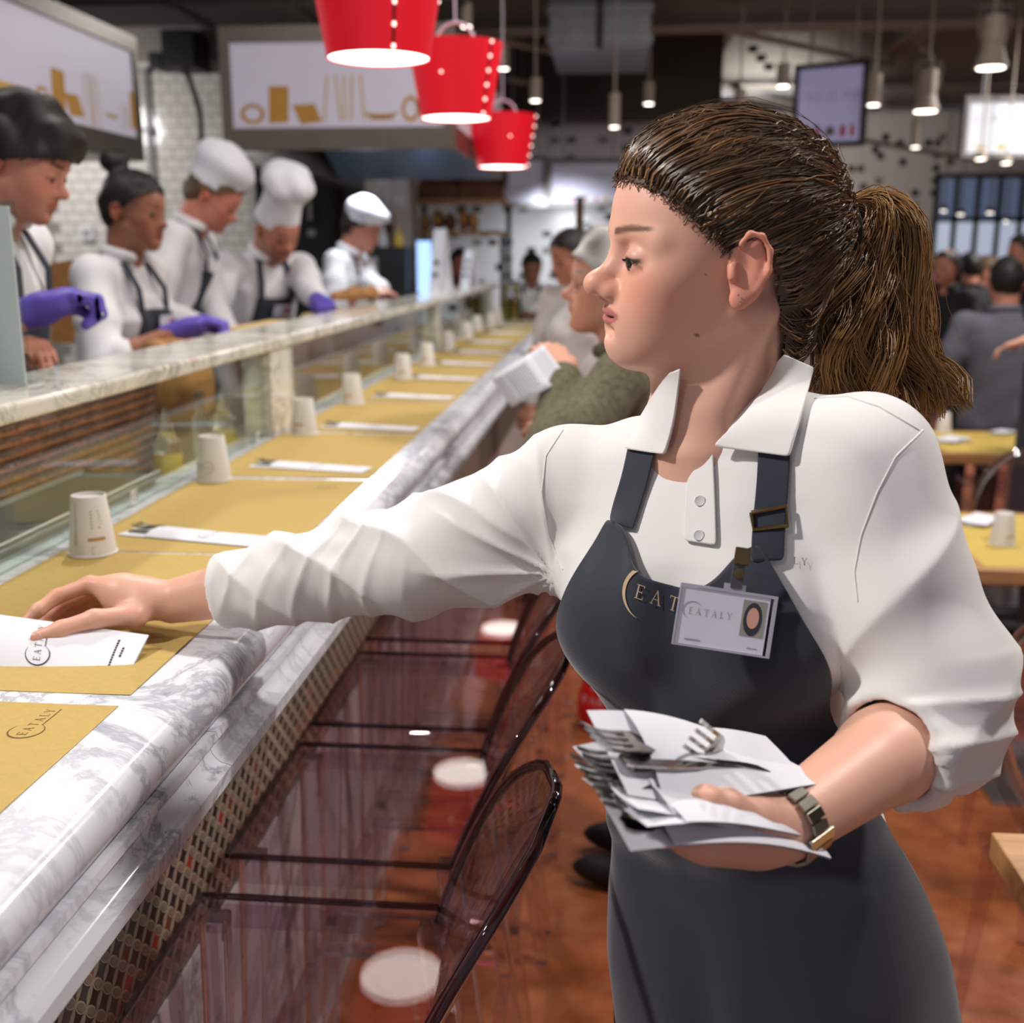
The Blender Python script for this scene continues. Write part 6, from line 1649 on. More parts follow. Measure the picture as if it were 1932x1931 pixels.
# ---- name badge
bp = [cast(x, y, .012, [ABV]) for x, y in ((1372, 1060), (1280, 1098), (1464, 1118), (1450, 1243), (1267, 1215))]
dpt = min([(p - C0) @ F0 for p in bp]) - .002
b4 = [at(x, y, dpt) for x, y in ((1267, 1215), (1450, 1243), (1464, 1118), (1280, 1098))]
bo = b4[0]; bx = nrm(b4[1] - b4[0]); bz = nrm(np.cross(bx, b4[3] - b4[0])); by = np.cross(bz, bx); bw = np.linalg.norm(b4[1] - b4[0]); bh = (b4[3] - b4[0]) @ by
badge = empty('name_badge'); place(badge, woman)
def bq(u, v, d=0): return tuple(bo + bx * u * bw + by * v * bh + bz * d)
mat('badge_card', (222, 218, 232), .35); make_glass('badge_case', (240, 240, 246), .05)
def slab(u0, v0, u1, v1, d0, d1): return MB().add([bq(u0, v0, d0), bq(u1, v0, d0), bq(u1, v1, d0), bq(u0, v1, d0), bq(u0, v0, d1), bq(u1, v0, d1), bq(u1, v1, d1), bq(u0, v1, d1)], [[0, 3, 2, 1], [4, 5, 6, 7], [0, 1, 5, 4], [1, 2, 6, 5], [2, 3, 7, 6], [3, 0, 4, 7]])
slab(.02, .03, .93, .95, .0, .001).build('card', 'badge_card', badge)
for s_ in ((0, 0, 1, .025), (0, .955, 1, 1), (0, .026, .015, .954), (.965, .026, 1, .954)): slab(s_[0], s_[1], s_[2], s_[3], -.0012, .0022).build('case_edge', mat('case_edge', (176, 172, 186), .2), badge)
ph_ = slab(.66, .30, .90, .88, .001, .0014).build('portrait', mat('portrait_back', (150, 152, 140), .5), badge)
def disc(name, u, v, ru, rv, m, d, par): return MB().poly([bq(u + ru * math.cos(a), v + rv * math.sin(a), d) for a in np.linspace(0, 2 * math.pi, 20, endpoint=False)], tuple(bz), .0001).build(name, m, par)
disc('portrait_hair', .775, .58, .095, .27, mat('portrait_hair', (52, 54, 62), .6), .0015, ph_)
disc('portrait_face', .775, .60, .062, .17, mat('portrait_face', (214, 160, 142), .6), .0017, ph_)
q, w = word_quads('EATALY', .1, .5); flat_print('lettering', [[(a / w * .44 + .12, b * 1.1 + .52) for a, b in t] for t in q] + [[(a * .9 + .16, b * 1.3 + .58) for a, b in t] for t in arc_quads(0, 0, .11, .6, 4.4, .012)], None, (1, 0, 0), (0, 1, 0), 'ink_grey', badge, fn=lambda a, b: bq(a, b, .0013))
flat_print('small_print', [[(x_, .1), (x_ + .012, .1), (x_ + .012, .13), (x_, .13)] for x_ in np.arange(.12, .28, .018)] + [[(x_, .1), (x_ + .012, .1), (x_ + .012, .125), (x_, .125)] for x_ in np.arange(.76, .86, .018)], None, (1, 0, 0), (0, 1, 0), 'ink_grey', badge, fn=lambda a, b: bq(a, b, .0013))
slab(.44, .99, .66, 1.10, .0, .001).build('case_tab', 'case_edge', badge)
mat('clip_strap', (74, 74, 76), .5)
slab(.50, 1.03, .62, 1.50, .0012, .0022).build('clip_strap', 'clip_strap', badge); slab(.49, 1.42, .65, 1.70, .0023, .004).build('clip', 'brass_old', badge, bevel=.001)
o = MB().lathe([(.0045, 0), (.0045, .0015), (.002, .002)], bq(.56, 1.28, .0023), 14, ax=tuple(bz)).build('snap', 'brass_old', badge)
for ch in [badge] + list(badge.children_recursive):
    pass
# ---- watch on the left wrist
mat('watch_steel', (176, 172, 160), .22, 1.0)
wd_ = nrm(Lwr - Lel); watch = empty('wrist_watch'); place(watch, woman)
wc = Lwr - wd_ * .006; a1 = nrm(np.cross(wd_, Z3)); b1 = np.cross(wd_, a1)
for i in range(20):
    a = 2 * math.pi * i / 20; c = wc + (a1 * math.cos(a) + b1 * math.sin(a)) * .0300
    rn = a1 * math.cos(a) + b1 * math.sin(a); tn_ = -a1 * math.sin(a) + b1 * math.cos(a)
    M_ = Matrix((( *wd_, 0), (*tn_, 0), (*rn, 0))).to_3x3() if False else Matrix([wd_.tolist(), tn_.tolist(), rn.tolist()]).transposed()
    big = i in (9, 10)
    w_ = .0085 if not big else .014; mbx = MB().box((-w_, -.0042, -.0016), (w_, .0042, .0016), M_, (0, 0, 0)); mbx.v = [tuple(np.array(p) + c) for p in mbx.v]
    mbx.build('link', 'watch_steel', watch, bevel=.0006)
# small steel ear studs
for dz_ in (0, .006):
    p = hp(.004 + dz_ * .4, .0845, -.033 + dz_); place(MB().sphere(p, .0011, 8, 6).build('ear_stud', 'watch_steel', None), woman)

# stitched seams of the shirt
def seam(pts, nm='seam'):
    p = np.array(pts, float); k_ = np.linspace(0, len(p) - 1, 40); P_ = []
    for t in k_:
        a = min(int(t), len(p) - 2); f = t - a; q_ = p[a] * (1 - f) + p[a + 1] * f; P_.append(tuple(cast(q_[0], q_[1], .0002, [SBV])))
    o = MB().tube(P_, .0009, 6).build(nm, 'white_shirt', None, smooth=True); place(o, woman)
seam([(1742, 812), (1690, 862), (1655, 930), (1625, 1010), (1612, 1080), (1618, 1135)])
seam([(1537, 752), (1600, 748), (1660, 768), (1735, 812)])
seam([(1062, 812), (1030, 860), (1022, 930), (1035, 1010), (1062, 1075)])
cuffp = [Rcuff + (np.cross(d, Z3) / np.linalg.norm(np.cross(d, Z3)) * math.cos(a) + np.cross(np.cross(d, Z3), d) / np.linalg.norm(np.cross(d, Z3)) * math.sin(a)) * .0455 - d * .018 for a in np.linspace(0, 2 * math.pi, 30)]
# ================================================================== DETAILS
# ---- envelope in the reaching hand, stack in the other
def quad_env(name, P, label, group, fork=None, knife=None, curl=.0, logo=True, seed=0):
    """envelope whose four corners (open-left-far, right-far, right-near, left-near) are given in space"""
    r = random.Random(seed); P = [np.array(p, float) for p in P]; org = sum(P) / 4
    e = tag(empty(name, tuple(org)), label, 'envelope', group)
    n_ = nrm(np.cross(P[1] - P[0], P[3] - P[0])); n_ = n_ if n_[2] > 0 else -n_
    def pt(u, v, h=0.0): return P[0] * (1 - u) * (1 - v) + P[1] * u * (1 - v) + P[2] * u * v + P[3] * (1 - u) * v + n_ * h - org
    def surf(h0, amp, u0, nm):
        nu, nv = 16, 10; V = []; F = []
        for s_ in (0, 1):
            for i in range(nu + 1):
                for j in range(nv + 1):
                    u = u0 + (1 - u0) * i / nu; v = j / nv
                    V.append(pt(u, v, h0 + amp * (1 - (2 * v - 1) ** 2) * (1 - .7 * u) + curl * math.sin(3 * u + seed) * (v - .5) + s_ * .0003))
        m = (nu + 1) * (nv + 1)
        for s_ in (0, 1):
            for i in range(nu):
                for j in range(nv):
                    q = [i * (nv + 1) + j, (i + 1) * (nv + 1) + j, (i + 1) * (nv + 1) + j + 1, i * (nv + 1) + j + 1]; F.append([t + m * s_ for t in (q if s_ else q[::-1])])
        return MB().add(V, F).build(nm, 'white_paper', e, smooth=True)
    surf(0, 0, 0, 'back_sheet'); surf(.0012, .0065, .17, 'front_sheet')
    L_ = np.linalg.norm(P[1] - P[0]); W_ = np.linalg.norm(P[3] - P[0])
    if logo:
        q, w = logo_quads(.10 * W_ * 1.05)
        f = lambda a, b: pt(.46 - b / L_, .93 - (a + .012) / W_, .0012 + .0065 * (1 - (2 * (.93 - (a + .012) / W_) - 1) ** 2) * .7 + .0008)
        flat_print('lettering', q, None, (1, 0, 0), (0, 1, 0), 'ink_dark', e, fn=f)
        q = []
        for ln in (0, 1):
            v = .2 if ln == 0 else .35
            while v < (.85 if ln == 0 else .55): ww = r.uniform(.02, .05); q.append([(.86 + .04 * ln, v), (.86 + .04 * ln, v + ww), (.872 + .04 * ln, v + ww), (.872 + .04 * ln, v)]); v += ww + .015
        flat_print('small_print', q, None, (1, 0, 0), (0, 1, 0), 'ink_dark', e, fn=lambda a, b: pt(a, b, .0012 + .0065 * (1 - (2 * b - 1) ** 2) * (1 - .7 * a) + .0008))
    X_ = nrm(P[1] - P[0]); Y_ = nrm(np.cross(n_, X_))
    for nm, me, spec in (('fork', ME_FORK, fork), ('knife', ME_KNIFE, knife)):
        if spec is None: continue
        off, v, ang, lab = spec
        o = tag(mesh_obj(nm, me), lab, nm, nm + 's in the paper envelopes')
        R_ = Matrix([X_.tolist(), Y_.tolist(), n_.tolist()]).transposed().to_4x4(); base = org + pt(0, v, .0014) + X_ * off
        o.matrix_world = Matrix.Translation(Vector(base)) @ R_ @ Matrix.Rotation(ang, 4, 'Z')
    return e
held = [onz(-75, 1166, 1.140), at(262, 1190, 1.288), at(238, 1288, 1.232), onz(-62, 1262, 1.106)]
held[0] = at(-70, 1152, 1.300); held[3] = at(-66, 1262, 1.246); held[1] = at(281, 1200, 1.292)
quad_env('cutlery_envelope', held, 'white printed cutlery envelope pinched in the waitress\'s reaching hand', 'envelopes held by the waitress')
hs = [('lowest', (1175, 1535, .765), (1445, 1572, .86)), ('second lowest', (1150, 1502, .765), (1480, 1530, .88)), ('middle', (1135, 1470, .77), (1510, 1478, .89)),
      ('second highest', (1125, 1436, .775), (1440, 1452, .885)), ('topmost', (1135, 1390, .782), (1420, 1432, .885))]
for sd, (nm, a, b) in enumerate(hs):
    A_, B_ = at(a[0] + 78 - 34 * (sd == 0), a[1] + 18 + (sd - 2) * 8, a[2]), at(b[0] + 78, b[1] + 4 + (sd - 2) * 8, b[2]); X_ = nrm(B_ - A_ + V3(0, 0, .012 * math.sin(sd * 2.3))); up_ = nrm(U0 * .80 - F0 * .55 + R0 * (.12 - .06 * sd)); Wd = nrm(np.cross(X_, up_)); Wd = Wd if Wd @ F0 < 0 else -Wd
    P_ = [A_ - X_ * .035 - Wd * .034, A_ + X_ * .165 - Wd * .034, A_ + X_ * .165 + Wd * .034, A_ - X_ * .035 + Wd * .034]
    quad_env('cutlery_envelope', P_, 'white cutlery envelope stacked on the waitress\'s left palm, %s of the five' % nm, 'envelopes held by the waitress',
             fork=(-.012 - .006 * (sd % 3), .38, .10 - .05 * sd, 'steel fork poking out of the %s envelope on the waitress\'s palm' % nm),
             knife=(.004, .70, .04, 'steel knife inside the %s envelope on the waitress\'s palm' % nm), curl=.026, logo=False, seed=sd)
f2 = tag(mesh_obj('fork', ME_FORK), 'upright steel fork standing up from the top of the stack on the waitress\'s palm', 'fork', 'forks in the paper envelopes')
a_ = at(1290, 1372, .79); X_ = nrm(at(1420, 1470, .90) - a_); n2 = nrm(C0 - a_); n2 = nrm(n2 - (n2 @ X_) * X_); Y_ = np.cross(n2, X_)
f2.matrix_world = Matrix.Translation(Vector(a_)) @ Matrix([X_.tolist(), Y_.tolist(), n2.tolist()]).transposed().to_4x4()

# ---- customer's paper menu
mq = [at(925, 712, 2.46), at(998, 668, 2.42), at(1042, 728, 2.38), at(965, 768, 2.42)]
pm = tag(empty('paper_menu', tuple(sum(mq) / 4)), 'white printed paper menu in the grey-haired woman\'s hand', 'menu'); og = sum(mq) / 4
def mpt(u, v, h=0): return tuple(mq[0] * (1 - u) * (1 - v) + mq[1] * u * (1 - v) + mq[2] * u * v + mq[3] * (1 - u) * v - og + V3(0, -.012 * math.sin(math.pi * u) - h, 0))
for k_, (u0, u1, dy) in enumerate(((0, 1, 0), (.55, 1.35, -.012))):
    V = []; F = []
    for i in range(9):
        for j in range(7): V.append(np.array(mpt(u0 + (u1 - u0) * i / 8, j / 6)) - V3(0, dy, 0))
    for i in range(8):
        for j in range(6): F.append([i * 7 + j, (i + 1) * 7 + j, (i + 1) * 7 + j + 1, i * 7 + j + 1])
    o = MB().add(V, F).build('sheet', 'white_paper', pm, smooth=True); md = o.modifiers.new('t', 'SOLIDIFY'); md.thickness = .0006
q = []
for r_ in range(9):
    v = .12
    while v < .85: ww = rt.uniform(.03, .09); q.append([(.32 + .06 * r_, v), (.34 + .06 * r_, v), (.34 + .06 * r_, v + ww), (.32 + .06 * r_, v + ww)]); v += ww + .02
w_, ww = word_quads('PIATTO', .13, .25); q += [[(.10 + b, .12 + a / ww * .7) for a, b in t] for t in w_]
flat_print('print', q, None, (1, 0, 0), (0, 1, 0), 'ink_grey', pm, fn=lambda a, b: mpt(a, b, .0015))

# ---- hoods with printed pasta panels
mat('panel_print', (214, 210, 226), .5, emit=(206, 204, 226), es=.05); mat('hood_steel', (118, 110, 100), .42, .75, var=.06); mat('hood_inner', (128, 152, 186), .3, .3)
mat('pasta_a', (188, 140, 62), .7, var=.12, vscale=40); mat('pasta_b', (206, 168, 84), .7, var=.1, vscale=40)
def hood(name, label, org, U_, N_, w, h, depth, prints):
    """org = lower left corner of the printed face, U_ along, N_ towards the viewer"""
    U_ = Vector(U_); N_ = Vector(N_); Z_ = Vector((0, 0, 1)); hd = tag(empty(name, org), label, 'hood', 'kitchen hoods')
    def bx(u0, u1, z0, z1, n0, n1, m, nm, **k):
        P = [U_ * u + Z_ * z + N_ * n for n in (n0, n1) for u, z in ((u0, z0), (u1, z0), (u1, z1), (u0, z1))]
        return MB().add([tuple(p) for p in P], [[0, 1, 2, 3], [7, 6, 5, 4], [0, 4, 5, 1], [1, 5, 6, 2], [2, 6, 7, 3], [3, 7, 4, 0]]).build(nm, m, hd, **k)
    bx(0, w, 0, h, -.012, 0, 'panel_print', 'printed_panel')
    fw_ = .05
    for a in ((-fw_, w + fw_, h, h + .07), (-fw_, w + fw_, -.10, 0), (-fw_, 0, 0, h), (w, w + fw_, 0, h)): bx(*a, -.03, .012, 'hood_steel', 'frame')
    for a in ((-fw_, w + fw_, h + .02, h + .05),): bx(*a, -depth, -.03, 'hood_steel', 'hood_roof')
    for u in (-fw_, w + fw_ - .02): bx(u, u + .02, -.10, h + .02, -depth, -.03, 'hood_steel', 'hood_side')
    bx(-fw_, w + fw_, -.10, h + .02, -depth - .02, -depth, 'hood_steel', 'hood_back')
    # sloping inner skin
    P = [U_ * u + Z_ * z + N_ * n for u, z, n in ((-.03, -.10, -.04), (w + .03, -.10, -.04), (w - .1, .12, -depth * .5), (.1, .12, -depth * .5), (-.03, -.10, -depth + .01), (w + .03, -.10, -depth + .01))]
    MB().add([tuple(p) for p in P], [[0, 1, 2, 3], [3, 2, 5, 4]]).build('hood_inner', 'hood_inner', hd)
    for kind, u, z, sw, sh, m in prints:
        if kind == 'ring': q = [[(u + (sw * math.cos(a) * (1 + .0)), z + sh * math.sin(a)) for a in (t, t + .35)] + [(u + sw * .66 * math.cos(a), z + sh * .66 * math.sin(a)) for a in (t + .35, t)] for t in np.arange(0, 6.28, .35)]
        elif kind == 'sheet': q = [[(u - sw, z - sh), (u + sw * .85, z - sh * .94), (u + sw, z + sh), (u - sw * .85, z + sh * 1.02)]]
        elif kind == 'diag': q = [[(u - sw * .45, z - sh), (u + sw, z - sh * .8), (u + sw * .5, z + sh), (u - sw, z + sh * .9)]]
        elif kind == 'sticks': q = [[(u + k_ * sw * .3 + b_, z - sh), (u + k_ * sw * .3 + b_ + sw * .07, z - sh), (u + k_ * sw * .3 + sw * .07, z + sh), (u + k_ * sw * .3, z + sh)] for k_, b_ in ((-2, -.02), (-1, .02), (0, 0), (1, -.01), (2, .015))]
        elif kind == 'curl': q = [[(u + sw * math.cos(a), z + sh * math.sin(a)), (u + sw * math.cos(a + .3), z + sh * math.sin(a + .3)), (u + sw * .98 * math.cos(a + .3), z + sh * .35 * math.sin(a + .3)), (u + sw * .98 * math.cos(a), z + sh * .35 * math.sin(a))] for a in np.arange(math.pi, 2 * math.pi, .3)] + [[(u + k_ * sw * .3 - .004, z - sh * 1.2), (u + k_ * sw * .3 + .004, z - sh * 1.2), (u + k_ * sw * .3 + .004, z - sh * .5), (u + k_ * sw * .3 - .004, z - sh * .5)] for k_ in (-2, -1, 0, 1, 2)]
        else: q = [[(u - sw, z - sh), (u + sw, z - sh), (u + sw, z + sh), (u - sw, z + sh)]]
        flat_print('pasta_print', q, None, (1, 0, 0), (0, 1, 0), m, hd, fn=lambda a, b: tuple(U_ * a + Z_ * b + N_ * .0012))
    return hd
# left hood: face parallel to the counter
XL = -2.3; e0 = onx(258, 262, XL); e1 = onx(258, 102, XL); hz0, hz1 = e0[2], e1[2]
lw = 1.9; hb = (XL, e0[1] - lw, hz0)
def lp(px, py): p = onx(px, py, XL); return p[1] - hb[1], p[2] - hb[2]
pr = []
for kind, px, py, ex, ey, m in (('box', 22, 168, 62, 160, 'pasta_b'), ('box', 22, 182, 62, 176, 'pasta_b'), ('ring', 81, 184, 95, 163, 'pasta_a'), ('sheet', 110, 170, 123, 132, 'pasta_a'), ('diag', 140, 199, 157, 178, 'pasta_a'), ('sticks', 172, 188, 190, 140, 'pasta_b'), ('curl', 210, 213, 224, 204, 'pasta_b'), ('sticks', 236, 222, 242, 200, 'pasta_b'), ('box', 250, 208, 254, 174, 'pasta_a')):
    u, z = lp(px, py); u2, _ = lp(ex, py); _, z2 = lp(px, ey); pr.append((kind, u, z, abs(u2 - u), abs(z2 - z) if kind != 'box' or px > 200 else .02, m))
hood('extractor_hood', 'steel kitchen hood with pasta pictures, slanting in at the left edge', hb, (0, 1, 0), (1, 0, 0), lw, hz1 - hz0, 1.1, pr)
# right hood: face square to the viewer
YR = 5.5; c0 = ony(441, 243, YR); c1 = ony(838, 73, YR); hb2 = (c0[0], YR, c0[2])
def rp(px, py): p = ony(px, py, YR); return p[0] - hb2[0], p[2] - hb2[2]
pr = []
for kind, px, py, ex, ey, m in (('ring', 477, 215, 500, 196, 'pasta_a'), ('sheet', 526, 198, 546, 163, 'pasta_a'), ('diag', 580, 215, 608, 196, 'pasta_a'), ('sticks', 648, 185, 700, 142, 'pasta_b'), ('curl', 720, 210, 752, 195, 'pasta_a'), ('ring', 775, 205, 792, 180, 'pasta_a'), ('diag', 806, 210, 826, 190, 'pasta_a')):
    u, z = rp(px, py); u2, _ = rp(ex, py); _, z2 = rp(px, ey); pr.append((kind, u, z, abs(u2 - u), abs(z2 - z), m))
h2 = hood('extractor_hood', 'steel kitchen hood with pasta pictures, facing the viewer behind the red lamps', hb2, (1, 0, 0), (0, -1, 0), c1[0] - c0[0], c1[2] - c0[2], 2.2, pr)
w2, ht = c1[0] - c0[0], c1[2] - c0[2]
MB().box((w2 + .051, .05, 0), (w2 + .056, 2.1, ht)).build('side_print', 'panel_print', h2)
for nm, o_ in (('hood_lamp', (-1.35, 6.2, hb2[2] - .02)), ('hood_lamp', (-2.9, 4.4, hz0 - .02))): pass
area_light('hood_lamp_right', (-1.35, 6.4, hb2[2] + .0), (-1.35, 6.4, 0), .5, 14, (.85, .92, 1.0)); area_light('hood_lamp_left', (-2.85, 4.6, hz0), (-2.85, 4.6, 0), .5, 16, (.9, .95, 1.0))

# ---- black boxes and hose on the tiled wall
bb = tag(empty('black_speaker_box', tuple(ony(325, 125, 8.6))), 'black box with a drooping black hose in front of the tiled wall', 'box')
o_ = Vector(bb.location)
def wbx(a, b, Y, dep, nm, m, par):
    p, q_ = ony(*a, Y), ony(*b, Y); return MB().box((p[0] - o_.x, 0, p[2] - o_.z), (q_[0] - o_.x, dep, q_[2] - o_.z)).build(nm, m, par)
wbx((302, 55), (366, 125), 8.6, .36, 'box_body', 'black_plastic', bb); wbx((279, 98), (304, 126), 8.6, .3, 'side_box', 'black_plastic', bb)
MB().tube([np.array(ony(x, y, 8.75)) - np.array(o_) for x, y in ((338, 122), (355, 145), (370, 185), (378, 220), (380, 262), (379, 330))], .022, 8).build('hose', 'black_plastic', bb, smooth=True)
pp = tag(empty('wall_pipe', tuple(ony(298, 520, 8.96))), 'thin grey pipe running down the tiled wall', 'pipe'); o_ = Vector(pp.location)
MB().tube([(0, 0, 0), (0, 0, ony(298, 130, 8.96)[2] - o_.z)], .018, 8).build('pipe', 'grey_plastic', pp)
for k_ in range(4): MB().box((-.03, -.02, .2 + k_ * .45), (.03, .05, .24 + k_ * .45)).build('pipe_clip', 'grey_plastic', pp)
so = tag(empty('wall_socket', tuple(ony(165, 440, 8.99))), 'white wall socket on the bright tiled wall', 'socket')
MB().box((-.055, -.02, -.06), (.055, .018, .06)).build('plate', 'white_plastic', so, bevel=.006); MB().box((-.028, -.024, -.025), (.028, -.0201, .025)).build('insert', 'grey_plastic', so)

# ---- black fridge / door, notices, bread shelves
o_ = Vector(ony(588, 560, 8.6)); fr = tag(empty('tall_fridge', (o_.x, 8.6, .15)), 'tall black fridge door with a small steel handle behind the cooks', 'fridge'); o_ = Vector(fr.location)
a, b = ony(556, 348, 8.6), ony(626, 348, 8.6)
MB().box((a[0] - o_.x, 0, 0), (b[0] - o_.x, .36, a[2] - .15)).build('fridge_body', 'black_metal', fr, bevel=.01)
MB().box((a[0] - o_.x + .02, -.02, .05), (b[0] - o_.x - .02, -.001, a[2] - .2)).build('fridge_door', 'black_metal', fr, bevel=.006)
h_ = ony(586, 395, 8.58); MB().box((h_[0] - o_.x - .012, -.05, h_[2] - .23), (h_[0] - o_.x + .012, -.021, h_[2] - .1)).build('handle', 'steel', fr); MB().box((h_[0] - o_.x - .03, -.024, h_[2] - .35), (h_[0] - o_.x + .03, -.021, h_[2] - .30)).build('label_plate', 'grey_plastic', fr)
a, b = ony(480, 320, 8.7), ony(556, 320, 8.7); o_ = Vector(((a[0] + b[0]) / 2, 8.7, .15)); cb = tag(empty('dark_cupboard', o_), 'dark open doorway cupboard left of the tall fridge', 'cupboard')
MB().box((a[0] - o_.x, 0, 0), (b[0] - o_.x - .01, .27, a[2] - .15)).build('cupboard_body', 'black_metal', cb); MB().box((a[0] - o_.x - .05, -.01, 0), (a[0] - o_.x - .001, .27, a[2] - .1)).build('door_jamb', 'white_paint', cb)
def notice(px0, py0, px1, py1, m, label, Y=8.955, lines=0, mark=None):
    a, b = ony(px0, py0, Y), ony(px1, py1, Y); n_ = tag(empty('wall_notice', ((a[0] + b[0]) / 2, Y, b[2])), label, 'notice', 'notices on the white pier'); w_, h_ = (b[0] - a[0]) / 2, a[2] - b[2]
    MB().box((-w_, 0, 0), (w_, -.006, h_)).build('sheet', m, n_)
    q = [[(-w_ * .8, h_ * (.88 - .1 * k_)), (w_ * rt.uniform(.2, .8), h_ * (.88 - .1 * k_)), (w_ * .7, h_ * (.91 - .1 * k_)), (-w_ * .8, h_ * (.91 - .1 * k_))] for k_ in range(lines)]
    if q: flat_print('print', q, None, (1, 0, 0), (0, 1, 0), 'ink_grey', n_, fn=lambda x, z: (x, -.0068, z))
    if mark: flat_print('symbol', mark(w_, h_), None, (1, 0, 0), (0, 1, 0), 'white_plastic', n_, fn=lambda x, z: (x, -.0068, z))
mat('sign_green', (20, 110, 78), .5); mat('sign_red', (190, 34, 44), .5)
notice(711, 316, 739, 332, 'sign_green', 'green safety sign on the white pier', mark=lambda w_, h_: [[(-w_ * .5, h_ * .3), (w_ * .2, h_ * .3), (w_ * .6, h_ * .7), (-w_ * .1, h_ * .7)]])
notice(742, 316, 770, 337, 'sign_red', 'red fire sign on the white pier', mark=lambda w_, h_: arc_quads(0, h_ * .5, h_ * .3, 0, 6.2, .02))
notice(711, 334, 738, 350, 'white_paper', 'small printed sheet under the green sign', lines=3)
notice(708, 352, 738, 392, 'white_paper', 'white printed notice at the left of the pier', lines=6)
notice(741, 345, 766, 392, 'white_paper', 'white printed notice at the right of the pier', lines=5)
notice(726, 406, 744, 436, 'sign_red', 'dark red extinguisher sign lower on the pier', lines=0)
ex = tag(empty('red_column', tuple(ony(726, 440, 8.5)[:2]) + (.15,)), 'dark red column behind the flat-capped cook', 'column'); MB().box((-.06, -.05, 0), (.05, .05, 1.62)).build('shaft', mat('dark_red', (92, 26, 30), .6), ex); MB().box((-.08, -.07, 1.62), (.07, .07, 1.66)).build('cap', 'steel', ex)
YB = 9.6
def shelf_board(px0, px1, py, label):
    a, b = ony(px0, py, YB), ony(px1, py, YB); s_ = tag(empty('bread_shelf', ((a[0] + b[0]) / 2, YB, a[2])), label, 'shelf', 'wooden bread shelves'); w_ = (b[0] - a[0]) / 2
    MB().box((-w_, -.25, -.03), (w_, .25, 0)).build('board', 'shelf_wood', s_); 
    for u in (-w_ + .03, w_ - .03): MB().box((u - .02, .2, -.031), (u + .02, .24, -a[2] + .001)).build('upright', 'black_metal', s_)
    return s_
shelf_board(785, 950, 437, 'lower wooden bread shelf at the back wall'); shelf_board(785, 962, 378, 'upper wooden shelf carrying tilted crates')
def crate(px0, px1, py0, py1, Y, label):
    a, b = ony(px0, py1, Y), ony(px1, py0, Y); w_, h_ = (b[0] - a[0]) / 2, b[2] - a[2]; c = tag(empty('bread_crate', ((a[0] + b[0]) / 2, Y, a[2] + .002)), label, 'crate', 'wooden bread crates')
    for nm, p, q_ in (('front_board', (-w_, -.02, 0), (w_, 0, h_ * .45)), ('back_board', (-w_, .3, 0), (w_, .32, h_)), ('base_board', (-w_, .001, 0), (w_, .299, .02))): MB().box(p, q_).build(nm, 'crate_wood', c)
    for u in (-w_, w_ - .02): MB().add([(u, 0, .021), (u + .02, 0, .021), (u + .02, .3, .021), (u, .3, .021), (u, 0, h_ * .45), (u + .02, 0, h_ * .45), (u + .02, .3, h_), (u, .3, h_)], [[0, 3, 2, 1], [4, 5, 6, 7], [0, 1, 5, 4], [1, 2, 6, 5], [2, 3, 7, 6], [3, 0, 4, 7]]).build('side_board', 'crate_wood', c)
crate(788, 862, 322, 377, 9.42, 'left dark wooden bread crate on the upper shelf'); crate(866, 952, 322, 377, 9.42, 'right dark wooden bread crate on the upper shelf')
mat('bread', (168, 122, 76), .85, var=.3, vscale=18, bump=.5, bscale=40); mat('dark_bread', (110, 76, 50), .85, var=.3, vscale=18)
def loaf(px, py, rx, rz, Y, m, label, tall=1.0):
    p = ony(px, py, Y); S = Sculpt(); S.ell((0, 0, rz * tall), (rx, .12, rz * tall), None, .01); S.ell((rx * .4, 0, rz * tall * .8), (rx * .6, .1, rz * tall * .75), None, .02)
    v, F = S.mesh(.012, 1); v = v + normals(v, F) * (.008 * wob(v + px, 30, int(px) % 4))[:, None]; v[:, 2] -= v[:, 2].min()
    o = tag(mesh_obj('bread_loaf', np_mesh('bread_loaf', v, F, m)), label, 'bread', 'loaves on the shelf'); o.location = (p[0], Y, ony(px, 437, YB)[2] + .001)
for k_, (px, m, txt) in enumerate(((802, 'bread', 'at the left end'), (826, 'bread', 'second from the left'), (850, 'dark_bread', 'in the middle'), (874, 'bread', 'fourth from the left'), (893, 'bread', 'at the right end'))): loaf(px, 430, .045, .075, YB - .06, m, 'crusty loaf on the lower bread shelf, ' + txt, 1 + .25 * (k_ % 2))

